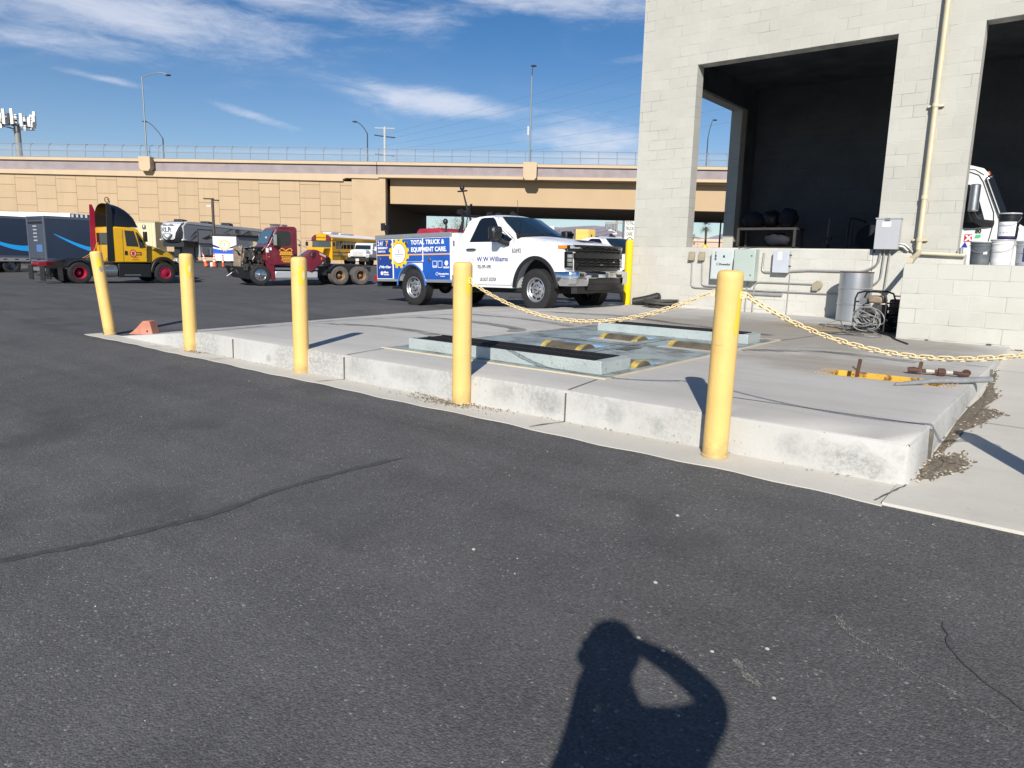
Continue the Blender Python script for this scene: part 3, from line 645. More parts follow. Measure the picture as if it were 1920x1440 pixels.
m = MB(); m.tube([(1.53,-.34,1.98),(1.53,-.34,2.45)], .085, 14); m.build('mirror', ALUM, ct, bevel=.02)
m = MB(); m.tube([(1.50,-.32,2.0),(1.56,-.2,1.86),(1.68,-.06,1.79),(1.84,-.01,1.78)], [.05,.06,.07,.06], 8); m.build('mirror_arm', BLACKP, ct)
m = MB(); m.box(1.1,1.80,-.008,.0,1.72,1.81); m.build('belt_trim', BLACKP, ct)
XM = MB(); XM.box(.0,.12,-.004,0,0,.13); o = XM.build('red_decal', mat('decal_red', (.55,.02,.04), .35), ct, loc=(1.42,-.006,1.465)); text('X', .13, WHITEF, o, (.02,-.007,.018), bold=.008)
m = MB(); m.box(.0,.12,-.004,0,-.0,.10); m.build('number_decal', LABEL, ct, loc=(1.575,-.006,1.61)); text('80', .09, INK, ct, (1.58,-.013,1.62), bold=.006)
m = MB(); m.prism([(0,0),(.08,0),(.10,.04),(.075,.06),(.015,.055)], -.004, 0); m.build('green_decal', mat('decal_green', (.08,.5,.2), .4), ct, loc=(1.58,-.006,1.53))
m = MB(); m.prism([(0,0),(.10,0),(.05,.10)], -.004, 0); m.build('blue_decal', mat('decal_blue', (.03,.03,.35), .4), ct, loc=(1.39,-.006,1.36))
m = MB(); m.box(0,.08,-.004,0,0,.08); m.build('pale_decal', LABEL, ct, loc=(1.39,-.006,1.27))
m = MB(); m.box(-3.6,2.2,.6,1.7,.55,.8); m.build('chassis', BLACKM, ct); m = MB(); m.box(.1,1.6,-.0,.5,.25,.72); m.build('fuel_tank', ALUM, ct, bevel=.08)
for x in (2.1, -2.6, -3.85):
    for y in (.18, 2.1): m = MB(); m.lathe([(.28,-.15),(.46,-.15),(.5,-.1),(.5,.1),(.46,.15),(.28,.15)], (x, y, .5), 'y', 20); m.build('wheel', ASPH_D, ct)
# ---------------------------------------------------------------- bollards and chains
PY = mat('faded_yellow', (.80,.53,.18), .5, var=.06, vs=4, bump=.12, bs=18, dirt=(.66,.45,.17), ds=3.4, da=.5)
def weather(m):
    a = NT.__new__(NT); a.m = m; a.t = m.node_tree; a.p = a.t.nodes['Principled BSDF']
    tc = a.n('TexCoord').outputs['Object']; g = a.n('ObjectInfo'); off = a.n('VectorMath'); a.l(tc, off.inputs[0])
    cr = a.n('CombineXYZ'); a.l(a.math('MULTIPLY', g.outputs['Random'], 40), cr.inputs[2]); a.l(cr.outputs[0], off.inputs[1]); v = off.outputs[0]
    sp = a.n('SeparateXYZ'); a.l(tc, sp.inputs[0]); old = a.p.inputs['Base Color'].links[0].from_socket
    base = a.math('MULTIPLY', a.rng(a.math('ADD', sp.outputs[2], a.rng(a.noise(v, 14, 5, .7), .3, .7, -.08, .08)), .0, .14, 1, 0), .55)
    c = a.mix(base, old, (.30,.22,.11))
    mp = a.n('Mapping'); mp.inputs['Rotation'].default_value = (R(35),R(20),0); mp.inputs['Scale'].default_value = (5, 5, 34); a.l(v, mp.inputs[0])
    scuff = a.math('MULTIPLY', a.rng(a.noise(mp.outputs[0], 1.0, 6, .7), .60, .72), a.rng(a.noise(v, 3.0, 3), .48, .62, 0, .55)); c = a.mix(scuff, c, (.42,.29,.12))
    chip = a.math('MULTIPLY', a.rng(a.noise(v, 38, 4, .6), .70, .73), a.rng(a.noise(v, 5, 3), .45, .6, 0, .9)); c = a.mix(chip, c, (.16,.12,.09))
    mp2 = a.n('Mapping'); mp2.inputs['Scale'].default_value = (16, 16, .8); a.l(v, mp2.inputs[0])
    c = a.mix(a.rng(a.noise(mp2.outputs[0], 1.0, 4, .6), .5, .72, 0, .3), c, (.60,.42,.17)); a.l(c, a.p.inputs['Base Color'])
weather(PY)
PY2 = mat('fresh_yellow_patch', (.80,.57,.05), .5); CHY = mat('chain_yellow', (.88,.69,.38), .5, var=.06)
BY = [(-10.90,4.50),(-8.53,4.452),(-6.27,4.45),(-4.0,4.421),(-1.735,4.35),(.43,4.28)]
BLAB = ['leaning faded yellow bollard at the low end of the pad', 'faded yellow bollard with a yellow sunburst patch next after the leaning one',
        'faded yellow bollard standing where the pad reaches full height', 'faded yellow bollard in front of the grated box holding one chain end',
        'nearest tall faded yellow bollard carrying a chain on each side', 'faded yellow bollard past the pad corner whose shadow falls on the apron']
def patch(mb, r, pts, off=.0015):          # pts: (angle, z) fan on the sleeve, facing the camera side
    c = (sum(p[0] for p in pts)/len(pts), sum(p[1] for p in pts)/len(pts)); vs = []; fs = []
    rings = 4
    for k in range(rings+1):
        for a, z in pts:
            aa = c[0]+(a-c[0])*k/rings; zz = c[1]+(z-c[1])*k/rings; vs.append(((r+off)*math.sin(aa), -(r+off)*math.cos(aa), zz))
    n = len(pts)
    for k in range(rings): fs += [(k*n+i, k*n+(i+1) % n, (k+1)*n+(i+1) % n, (k+1)*n+i) for i in range(n)]
    mb.add(vs, fs)
BY = [(x, y-.035) for x, y in BY]
for i, (x, y) in enumerate(BY):
    z0 = gz(x, y)+.004
    t = thing('bollard', BLAB[i], 'bollard', (x, y, z0), group='faded yellow bollards along the pad')
    if i == 4: t.rotation_euler = (R(.3), R(.9), 0)
    if i == 0:
        d = -RH*math.tan(R(6)); t.rotation_euler = (-d.y, d.x, 0)
    m = MB(); r = .079
    m.lathe([(r+.006,0),(r+.008,.012),(r,.022),(r,.03),(r,.3),(r,.6),(r,.9),(r,1.13),(r,1.150),(r-.004,1.166),(r-.014,1.176),(r*.5,1.182),(.0005,1.183)], n=36); m.build('sleeve', PY, t)
    rr = random.Random(i+20)
    if i < 5:
        a0 = math.atan2(-x, y)+{0: .1, 1: .25, 2: .3, 3: .8, 4: .95}[i]
        m = MB()
        def star(ca, cz, ra, rz, k, j=.18): return [(ca+ra*(1+rr.uniform(-j, j))*math.cos(2*math.pi*q/k), cz+rz*(1+rr.uniform(-j, j))*math.sin(2*math.pi*q/k)) for q in range(k)]
        if i != 4: patch(m, r, star(a0, 1.0, .48, .095, 18))
        else: patch(m, r, star(a0+.1, .95, .28, .13, 16)); patch(m, r, star(a0-.05, .85, .32, .06, 14), .002)
        if i == 1: m.mi = 1; patch(m, r, star(a0+.14, 1.0, .20, .04, 20, .5), .003)
        if i == 2: m.mi = 1; patch(m, r, star(a0+.3, 1.0, .2, .045, 14), .003)
        if i == 0: m.mi = 2; patch(m, r, star(a0+.2, .93, .25, .04, 9), .003)
        m.build('paint_patch', [PY2, mat('pale_patch', (.8,.66,.42), .5), mat('tape_grey', (.3,.3,.31), .5)], t)
        if i == 0: m = MB(); patch(m, r+.007, star(-.45, .03, .5, .018, 8), .002); m.build('base_rust', mat('rust_dark', (.12,.06,.03), .9), t)
    for sx in ((1,) if i == 3 else (-1, 1) if i > 3 else ()):
        m = MB(); m.tube([(sx*(r+.014)+sx*.018*math.cos(a), -.01, 1.035+.02*math.sin(a)) for a in [2*math.pi*q/12 for q in range(12)]], .0045, 6, closed=True); m.box(min(sx*.07,sx*.09),max(sx*.07,sx*.09),-.016,-.004,1.028,1.042); m.build('eye_bolt', CHY, t)
lk = MB(); A, Bw = .0235, .0125
lk.tube([(-A,0,Bw),(-A*.3,0,Bw),(A*.3,0,Bw),(A,0,Bw),(A+Bw*.72,0,Bw*.7),(A+Bw,0,0),(A+Bw*.72,0,-Bw*.7),(A,0,-Bw),(A*.3,0,-Bw),(-A*.3,0,-Bw),(-A,0,-Bw),(-A-Bw*.72,0,-Bw*.7),(-A-Bw,0,0),(-A-Bw*.72,0,Bw*.7)], .0034, 6, closed=True)
LINK = lk.mesh('link', CHY)
def chain(label, p0, p1, low, n):
    p0 = Vector(p0); p1 = Vector(p1); t = thing('chain', label, 'chain', p0, group='yellow chains between bollards')
    def pt(u):
        sag = 4*u*(1-u); z = p0.z+(p1.z-p0.z)*u - ((p0.z+p1.z)/2-low)*sag; q = p0.lerp(p1, u); q.z = z; return q
    us = [i/400 for i in range(401)]; L = [0]
    for i in range(400): L.append(L[-1]+(pt(us[i+1])-pt(us[i])).length)
    k = 0
    for i in range(n):
        s = L[-1]*(i+.5)/n
        while L[k+1] < s: k += 1
        u = us[k]+(s-L[k])/(L[k+1]-L[k])/400
        d = (pt(min(1, u+.002))-pt(max(0, u-.002))).normalized()
        o = bpy.data.objects.new('link', LINK); COL.objects.link(o); o.parent = t; o.location = pt(u)-p0
        q = d.to_track_quat('X', 'Z'); o.rotation_mode = 'QUATERNION'
        from mathutils import Quaternion
        o.rotation_quaternion = q @ Quaternion((1,0,0), (math.pi/2 if i % 2 else 0)+rnd.uniform(-.18,.18)+.2)
    return L[-1]
chain('yellow plastic chain sagging in front of the pickup front wheel', (BY[3][0]+.115,BY[3][1]-.01,1.02), (BY[4][0]-.115,BY[4][1]-.01,1.04), .79, 50)
chain('yellow plastic chain sagging in front of the drum and low block wall', (BY[4][0]+.115,BY[4][1]-.01,1.045), (BY[5][0]-.115,BY[5][1]-.01,1.03), .765, 47)
# ---------------------------------------------------------------- chock
ch = thing('wheel_chock', 'faded orange wheel chock on the low end of the pad', 'chock', (-10.17,4.62,pz(-10.17,4.62)+.005), R(33))
OR = mat('faded_orange', (.50,.20,.13), .6, var=.15, vs=12, dirt=(.45,.30,.24), ds=9, da=.6)
m = MB(); m.prism([(-.19,0),(.17,0),(.125,.19),(.03,.19),(-.01,.15),(-.07,.09),(-.13,.04)], -.085, .085); m.build('wedge', OR, ch, bevel=.008)
m = MB(); m.cyl((.09,-.088,.05),(.09,-.06,.05), .013, n=10); m.build('rope_hole', DARKIN, ch)
# ---------------------------------------------------------------- rolling road (roller test bed) let into the slab
DY = mat('mint_steel', (.46,.52,.51), .45, .25, var=.1, vs=4, bump=.35, bs=55, dirt=(.24,.26,.25), ds=16, da=.75, dlo=.55, dhi=.68)
DECKM = mat('scuffed_deck', (.36,.42,.42), .5, .2, var=.12, vs=3, bump=.15, bs=40, dirt=(.13,.13,.12), ds=2.4, da=.9, dlo=.45, dhi=.60)
YE = mat('edge_yellow', (.58,.43,.10), .55, var=.15, dirt=(.17,.14,.08), ds=7, da=.95, dlo=.44, dhi=.6); BLU = mat('pit_blue', (.24,.46,.68), .5, var=.1)
GRT = mat('black_grating', (.012,.012,.013), .6)
dy = thing('roller_bed', 'steel roller test bed with striped rollers let into the pad', 'roller bed', (-5.75,5.1,HP))
Wd, Dd = 2.70, 4.32
m = MB(); z = .010
holes = [(.95,1.55,1.18,2.02),(.95,1.55,2.45,3.25),(1.95,2.62,.62,1.16),(1.95,2.62,2.35,3.12)]
rects = []
X = sorted({0, Wd, *[h[0] for h in holes], *[h[1] for h in holes]}); Y = sorted({0, Dd, *[h[2] for h in holes], *[h[3] for h in holes]})
for i in range(len(X)-1):
    for j in range(len(Y)-1):
        cx, cy = (X[i]+X[i+1])/2, (Y[j]+Y[j+1])/2
        if not any(h[0] < cx < h[1] and h[2] < cy < h[3] for h in holes): m.add([(X[i],Y[j],z),(X[i+1],Y[j],z),(X[i+1],Y[j+1],z),(X[i],Y[j+1],z)], [(0,1,2,3)])
m.build('deck_plate', DECKM, dy)
m = MB()
for a in ((-.03,Wd+.03,-.03,.0),(-.03,Wd+.03,Dd,Dd+.03),(-.03,0,0,Dd),(Wd,Wd+.03,0,Dd)): m.box(*a, .001, .013)
m.build('edge_trim', mat('edge_cream', (.56,.49,.36), .6, var=.1), dy)
for h in holes:
    cx, w = (h[0]+h[1])/2, h[1]-h[0]; cy = (h[2]+h[3])/2; rr_ = .235
    m = MB(); m.lathe([(rr_-.01,-w/2+.02),(rr_,-w/2+.03),(rr_,w/2-.03),(rr_-.01,w/2-.02)], (cx,cy,-.178), 'x', 40)
    o = m.build('roller', mat('roller_steel', (.20,.165,.105), .45, .4, var=.25, vs=6, dirt=(.07,.065,.06), ds=5, da=.8), dy)
    for s in (-1, 1):
        x0 = cx+s*(w/2-.03)-s*.07; m = MB(); m.lathe([(rr_+.003,min(x0,x0+s*.07)),(rr_+.003,max(x0,x0+s*.07))], (cx-cx,cy,-.178), 'x', 40); m.build('edge_stripe', YE, o)
    m = MB(); m.box(h[0],h[1],h[2],h[3],-.3,-.29); m.mi = 0
    m.grid([[(h[0],h[3],z),(h[1],h[3],z)],[(h[0],h[3],-.3),(h[1],h[3],-.3)]]); m.grid([[(h[0],h[2],z),(h[0],h[3],z)],[(h[0],h[2],-.3),(h[0],h[3],-.3)]])
    m.build('roller_pit', BLU, dy)
    m = MB(); m.box(h[0]+.02,h[1]-.02,h[3]-.16,h[3]-.02,z-.006,z+.003); m.build('blue_flap', BLU, dy)
for bx in ((.24,2.60,.11,.62),(.50,2.62,3.44,3.88)):
    m = MB(); x0,x1,y0,y1 = bx; h = .125
    for b in ((x0,x1,y0,y0+.012),(x0,x1,y1-.012,y1),(x0,x0+.012,y0+.012,y1-.012),(x1-.012,x1,y0+.012,y1-.012)): m.box(*b, .011, h)
    o = m.build('side_box', DY, dy, bevel=.004)
    m = MB(); m.box(x0+.03,x1-.10,y0+.03,y1-.03,h-.05,h-.035)
    k = 0
    xx = x0+.05
    while xx < x1-.12: m.box(xx,xx+.012,y0+.03,y1-.03,h-.035,h-.004); xx += .05
    for yy in (y0+.03, (y0+y1)/2, y1-.045): m.box(x0+.03,x1-.10,yy,yy+.012,h-.03,h+.001)
    m.build('grating', GRT, o)
    m = MB(); m.box(x1-.10,x1-.013,y0+.013,y1-.013,h-.02,h-.005); m.build('cap_plate', DY, o)
m = MB(); m.box(1.78,1.92,1.75,2.1,z,z+.006); m.build('data_plate', BLACKM, dy)
m = MB(); m.box(.4,1.9,2.2,2.212,z+.001,z+.003); m.box(1.72,1.73,.7,3.1,z+.001,z+.003); m.build('deck_seam', DARKIN, dy)
# ---------------------------------------------------------------- pit frame, bar, shaft, pipe
RUST = mat('rusty_brown', (.10,.05,.036), .75, .2, var=.35, vs=14, bump=.3, bs=60); PYW = mat('pit_yellow', (.72,.43,.06), .5, var=.1, dirt=(.14,.07,.03), ds=10, da=.95, dlo=.50, dhi=.58)
pf = thing('pit_frame', 'chipped yellow steel frame lining a small pit in the slab', 'pit frame', (-1.31,7.05,HP))
m = MB(); a, b = .45, .19
for q in ((-a,a,b-.014,b-.002,-.2,.001),(-a,a,-b+.002,-b+.014,-.2,.001),(-a+.002,-a+.016,-b+.014,b-.014,-.2,.001),(a-.016,a-.002,-b+.014,b-.014,-.2,.001)): m.box(*q)
m.build('pit_lining', PYW, pf)
m = MB()
for k in range(4): m.box(a+.005+k*.028,a+.02+k*.028,-b,b,.002,.008); m.box(-a-.02-k*.03,-a-.005-k*.03,-b,b,.002,.008)
m.build('pit_threshold', mat('tread_strip', (.55,.42,.3), .6, var=.2), pf)
t = thing('pry_bar', 'rusty red steel bar standing up out of the pit', 'bar', (-1.55,7.0,HP-.15)); m = MB(); m.bar((0,0,0),(.03,0,.30), .03, .02); m.bar((.005,0,.2),(-.03,0,.225), .012, .012); m.build('bar_body', RUST, t, bevel=.003)
t = thing('steel_pipe', 'galvanised steel tube lying across the pit to the pad edge', 'pipe', (-1.15,6.62,HP+.034))
m = MB(); v = Vector((.60,.76,.0)); m.tube([(0,0,-.02), v*.35, v*1.0+Vector((0,0,.005))], [.012,.024,.026], 14); m.build('tube_body', GALV, t)
ds = thing('drive_shaft', 'rusty brown drive shaft lying on the slab behind the tube', 'drive shaft', (-1.19,7.48,HP+.03), R(16)); ds.scale = (.98,.8,.8)
m = MB(); m.cyl((.10,0,.01),(.38,0,.01), .022, n=14); m.build('shaft_tube', RUST, ds)
m = MB(); m.cyl((.23,0,.01),(.285,0,.01), .042, n=18)
for k in range(12): aa = 2*math.pi*k/12; m.box(.235,.28,.04*math.cos(aa)-.004,.04*math.cos(aa)+.004,.01+.04*math.sin(aa)-.004,.01+.04*math.sin(aa)+.004)
m.build('slip_collar', RUST, ds)
m = MB(); m.tube([(-.02,0,.01),(.03,0,.015),(.06,0,.01)], [.03,.036,.03], 10); m.bar((.075,-.01,-.02),(.085,.0,.10), .03, .03); m.ball((.085,0,.10), .018, 8); m.build('end_yoke', RUST, ds)
m = MB(); m.tube([(.38,0,.01),(.44,0,.0),(.47,.01,.005)], [.02,.03,.035], 10); m.tube([(.46+.028*math.cos(q),.01,.02+.03*math.sin(q)) for q in [2*math.pi*k/10 for k in range(10)]], .012, 6, closed=True); m.build('flange_yoke', RUST, ds)
m = MB(); m.cyl((.13,0,.01),(.20,0,.01), .0228, n=14); m.cyl((.295,0,.01),(.35,0,.01), .0228, n=14); m.build('tube_label', mat('worn_label', (.5,.47,.43), .7, var=.3, vs=60), ds)
# ---------------------------------------------------------------- drum, generator, leads
dr = thing('steel_drum', 'silver steel drum with rusty rim against the wall', 'drum', (-3.24,13.95,.252))
SIL = mat('drum_silver', (.50,.52,.55), .35, .75, var=.08, vs=4)
m = MB(); r = .275
m.lathe([(r*.97,0),(r*1.02,.008),(r*1.02,.02),(r,.026),(r,.285),(r+.012,.295),(r+.012,.305),(r,.315),(r,.565),(r+.012,.575),(r+.012,.585),(r,.595),(r,.86),(r-.012,.86),(r-.012,.10),(.001,.09)], n=40); m.build('drum_shell', SIL, dr)
m = MB(); m.lathe([(r-.014,.855),(r+.004,.855),(r+.008,.865),(r+.004,.874),(r-.014,.872)], n=40); m.build('rim', RUST, dr)
ge = thing('generator', 'small engine generator in a tube frame with coiled grey hose', 'generator', (-2.44,11.75,.252), R(-8))
m = MB()
for y in (-.17, .17): m.tube([(-.22,y,.03),(-.22,y,.5),(-.19,y,.58),(-.10,y,.61),(.1,y,.61),(.19,y,.58),(.22,y,.5),(.22,y,.03)], .014, 8)
for x in (-.22,.22):
    m.tube([(x,-.17,.04),(x,.17,.04)], .014, 8); m.tube([(x,-.17,.45),(x,.17,.45)], .012, 8)
m.build('tube_frame', BLACKM, ge)
ENG = mat('engine_grime', (.10,.09,.08), .6, .3, var=.4, vs=14); ENG2 = mat('engine_tan', (.30,.23,.16), .6, var=.3, vs=10)
m = MB(); m.box(-.17,.15,-.12,.12,.06,.26); m.box(-.1,.06,-.1,.1,.26,.36); m.cyl((-.08,-.14,.2),(-.08,-.11,.2), .09, n=16); m.box(.05,.17,-.08,.08,.26,.42); m.build('engine_block', ENG, ge, bevel=.012)
m = MB(); m.box(-.06,.14,-.12,.10,.44,.55); m.build('fuel_tank', ENG2, ge, bevel=.025)
m = MB(); m.cyl((-.13,-.13,.46),(-.13,.05,.46), .05, n=12); m.build('air_filter', GREYP, ge)
HOS = mat('grey_hose', (.24,.24,.245), .5, var=.2)
m = MB(); rr = random.Random(4)
for k in range(8):
    cx, cz, ra, rb = rr.uniform(-.06,.08), rr.uniform(.14,.28), rr.uniform(.10,.2), rr.uniform(.04,.13); tl = rr.uniform(-.6,.6)
    m.tube([(cx+ra*math.cos(q)*math.cos(tl)-rb*math.sin(q)*math.sin(tl), -.19-.012*k+.02*math.sin(3*q+k), cz+ra*math.cos(q)*math.sin(tl)+rb*math.sin(q)*math.cos(tl)) for q in [2*math.pi*i/22 for i in range(22)]], .009, 6, closed=True)
m.build('hose_coil', HOS, ge)
t = thing('jerry_can', 'dark red fuel can standing behind the generator', 'fuel can', (-2.36,13.0,.252))
m = MB(); m.box(-.11,.13,-.09,.09,0,.46); m.build('can_body', mat('can_red', (.14,.02,.015), .5, var=.2), t, bevel=.03); m = MB(); m.tube([(-.05,0,.46),(-.05,0,.51),(.08,0,.51),(.08,0,.46)], .012, 6); m.build('handle', BLACKP, t)
def lead(label, pts, r, m_, name='hose', cat='hose', grp=None):
    P = [Vector(p) for p in pts]; out = []
    for i in range(len(P)-1):
        q0, q1 = P[max(i-1,0)], P[min(i+2,len(P)-1)]
        for k in range(8):
            u = k/8; out.append(.5*((2*P[i])+(P[i+1]-q0)*u+(2*q0-5*P[i]+4*P[i+1]-q1)*u*u+(3*P[i]-q0-3*P[i+1]+q1)*u**3))
    out.append(P[-1]); o = out[0].copy(); mb = MB(); mb.tube([p-o for p in out], r, 6); ob = mb.build(name, m_, loc=o); return tag(ob, label, cat, grp)
zf = HP+.012
hb = MB(); rr = random.Random(15)  # black loops added as a dark mass in the shadow beside the generator
for k in range(16):
    cx, cy, ra = rr.uniform(-.07,.07), rr.uniform(-.10,.10), rr.uniform(.10,.19); tl = rr.uniform(-.5,.5); ph = rr.random()*6
    hb.tube([(cx+ra*math.cos(q), cy+ra*.8*math.sin(q), max(.02, .03+k*.022+ra*tl*math.sin(q+ph))) for q in [2*math.pi*i/20 for i in range(20)]], .016, 6, closed=True)
tag(hb.build('dark_hose_fill', BLACKP, loc=(-2.2,11.95,.255)), 'added mass of black hose loops darkening the gap between the generator and the low block wall', 'hose')
lead('pale grey hose looping over the slab in front of the generator', [(-2.45,11.5,.32),(-2.2,11.2,zf),(-2.25,10.9,zf),(-2.6,11.1,zf),(-2.9,11.9,.33),(-3.05,12.3,.36),(-3.2,12.2,.30),(-3.15,11.9,zf)], .009, HOS)
lead('black hose trailing from the generator past the block wall corner', [(-2.3,11.6,.3),(-2.1,11.3,zf),(-1.95,10.85,zf),(-1.7,10.3,zf)], .010, BLACKP)
lead('thin black cable lying left of the generator', [(-2.5,11.4,zf),(-2.8,11.2,zf),(-3.1,11.0,zf),(-2.7,10.9,zf),(-2.4,11.1,zf)], .006, BLACKP, 'cable', 'cable')
lead('thin dark cable along the foot of the drum', [(-2.7,12.2,zf),(-3.0,12.6,zf),(-3.4,12.5,zf),(-3.0,12.0,zf),(-2.6,11.9,zf)], .006, BLACKM, 'cable', 'cable')
lead('black lead drooping over the sill beside the control panel', [(-5.2,14.5,1.545),(-5.45,14.42,1.55),(-5.62,14.40,1.50),(-5.64,14.26,1.3),(-5.645,14.255,1.0)], .008, BLACKP, 'cable', 'cable')
# coil and flat hose by the corner
co = MB(); rr = random.Random(8)
for k in range(14):
    ra = rr.uniform(.24,.40); cx, cy = rr.uniform(-.06,.06), rr.uniform(-.05,.05); ph = rr.random()*6
    co.tube([(cx+ra*math.cos(q), cy+ra*.8*math.sin(q), .02+k*.011+.012*math.sin(2*q+ph)) for q in [2*math.pi*i/30 for i in range(30)]], .013, 6, closed=True)
o = co.build('hose_coil', mat('old_hose', (.07,.068,.062), .7, var=.3), loc=(-7.05,14.0,.252)); tag(o, 'coil of old dark hose lying against the sill wall', 'hose')
t = thing('air_duct', 'black corrugated duct leaning against the wall behind the bright bollard', 'duct', (-7.9,14.28,.30))
m = MB(); pts = []; rad = []
for i in range(60): u = i/59; pts.append((.0+.62*u, .05+.02*u, .02+.10*u+.06*u*u)); rad.append(.085+.006*(i % 2) - (.02 if i > 56 else 0))
m.tube(pts, rad, 14); m.build('duct_tube', mat('duct_black', (.02,.02,.02), .55, var=.2), t)
BYM = mat('bright_yellow', (.80,.57,.0), .4, coat=.2, var=.03)
for (x, y, lab, z) in ((-8.03,14.25,'bright yellow round topped bollard at the building corner', .18), (-8.45,19.2,'bright yellow bollard seen through the bay side opening', .2)):
    t = thing('guard_post', lab, 'bollard', (x, y, z), group='bright yellow guard posts')
    m = MB(); r = .085; h = 1.5; m.lathe([(r,0),(r,h-.08),(r*.96,h-.05),(r*.8,h-.018),(r*.5,h+.004),(.0005,h+.012)], n=28); m.build('sleeve', BYM, t)
    m = MB(); m.lathe([(r+.004,.085),(r+.004,.1)], n=28); m.build('seam_band', mat('band_ochre', (.5,.34,.02), .5), t)
# ---------------------------------------------------------------- wheels
_wh = {}
def wheel_meshes(key, r, w, rim_r, style, rimmat):
    if key in _wh: return _wh[key]
    m = MB(); h = w/2
    prof = [(rim_r,-h*.80),(rim_r+.012,-h*.96),((r+rim_r)/2,-h*1.02),(r-.045,-h*.98),(r-.012,-h*.86)]
    for a in (-.80,-.42,-.38,-.04,.04,.38,.42,.80):
        prof.append((r if True else r, h*a)); 
    gro = []
    for i, p in enumerate(prof):
        gro.append(p)
        if i in (6, 8, 10): gro.append((r-.012, p[1]+h*.012)); gro.append((r-.012, prof[i+1][1]-h*.012))
    prof = gro + [(r-.012,h*.86),(r-.045,h*.98),((r+rim_r)/2,h*1.02),(rim_r+.012,h*.96),(rim_r,h*.80),(rim_r,-h*.80)]
    m.lathe(prof, axis='y', n=44)
    n = int(2*math.pi*r/.065)
    for k in range(n):
        a = 2*math.pi*k/n
        for s in (-1, 1):
            T = Matrix.Rotation(a, 4, 'Y'); m.T = T; m.box(-.012,.012,min(s*h*.55,s*h*.93),max(s*h*.55,s*h*.93),r-.03,r+.002); m.T = Matrix()
    tyre = m.mesh('wheel', ASPH_D if style != 'truckdusty' else mat('dusty_rubber', (.10,.095,.088), .85, var=.3, vs=5))
    m = MB()
    if style == 'holes':
        m.lathe([(rim_r+.006,-h*.90),(rim_r-.004,-h*.94),(rim_r-.018,-h*.86),(rim_r-.022,-h*.55),(rim_r*.82,-h*.40),(rim_r*.66,-h*.46),(rim_r*.52,-h*.60),(rim_r*.46,-h*.60),(rim_r*.44,-h*.5),(rim_r*.30,-h*.5),(rim_r*.27,-h*.82),(rim_r*.12,-h*.88),(.0005,-h*.88)], axis='y', n=40)
        m.mi = 1
        for k in range(8):
            a = 2*math.pi*(k+.5)/8; m.T = Matrix.Rotation(a, 4, 'Y')
            el = [(.052*math.cos(q), rim_r*.735+.024*math.sin(q)) for q in [2*math.pi*i/14 for i in range(14)]]; m.prism(el, -h*.475, -h*.36)
        for k in range(8):
            a = 2*math.pi*k/8; m.T = Matrix.Rotation(a, 4, 'Y'); m.cyl((0,-h*.62,rim_r*.36),(0,-h*.48,rim_r*.36), .011, n=6)
        m.T = Matrix(); m.prism([(-.035,-.012),(.035,-.012),(.035,.012),(-.035,.012)], -h*.895, -h*.88)
    elif style in ('front',):
        m.lathe([(rim_r+.01,-h*.92),(rim_r-.01,-h*.95),(rim_r-.03,-h*.80),(rim_r*.86,-h*.62),(rim_r*.55,-h*.80),(rim_r*.36,-h*.84),(rim_r*.34,-h*1.1),(rim_r*.2,-h*1.18),(.0005,-h*1.18)], axis='y', n=32)
        m.mi = 1
        for k in range(10):
            m.T = Matrix.Rotation(2*math.pi*k/10, 4, 'Y')
            m.prism([(.028*math.cos(q), rim_r*.72+.028*math.sin(q)) for q in [2*math.pi*i/10 for i in range(10)]], -h*.735, -h*.6)
            m.cyl((0,-h*.95,rim_r*.44),(0,-h*.8,rim_r*.44), .014, n=6)
        m.T = Matrix(); m.cyl((0,-h*1.19,0),(0,-h*1.1,0), rim_r*.12, n=12)
    else:                                  # deep dished rear wheel
        m.lathe([(rim_r+.01,-h*.92),(rim_r-.008,-h*.95),(rim_r-.03,-h*.86),(rim_r*.80,h*.05),(rim_r*.62,h*.25),(rim_r*.50,h*.25),(rim_r*.46,-h*.05),(rim_r*.30,-h*.10),(rim_r*.27,-h*.45),(rim_r*.15,-h*.5),(.0005,-h*.5)], axis='y', n=32)
        m.mi = 1
        for k in range(8): m.T = Matrix.Rotation(2*math.pi*k/8, 4, 'Y'); m.prism([(.05*math.cos(q), rim_r*.70+.03*math.sin(q)) for q in [2*math.pi*i/10 for i in range(10)]], h*.0, h*.17)
        m.T = Matrix()
    rim = m.mesh('rim', [rimmat, DARKIN])
    _wh[key] = (tyre, rim); return _wh[key]
def wheel(parent, x, y, key, r, w, rim_r, style, rimmat, z=None, steer=0):
    ty, ri = wheel_meshes(key, r, w, rim_r, style, rimmat)
    o = bpy.data.objects.new('wheel', ty); COL.objects.link(o); o.parent = parent; o.location = (x, y, r if z is None else z)
    o.rotation_euler = (0, rnd.uniform(0, 1), 0) if y < 0 else (0, rnd.uniform(0, 1), math.pi)
    if steer: o.rotation_euler.z += steer
    p = bpy.data.objects.new('rim', ri); COL.objects.link(p); p.parent = o
    return o
def bisected(mb, planes):
    me = mb.mesh('tmp', WHITE, smooth=False); bm = bmesh.new(); bm.from_mesh(me); bpy.data.meshes.remove(me)
    for ax, v in planes:
        co = [0,0,0]; no = [0,0,0]; co[ax] = v; no[ax] = 1
        bmesh.ops.bisect_plane(bm, geom=bm.verts[:]+bm.edges[:]+bm.faces[:], dist=1e-5, plane_co=co, plane_no=no)
    return bm
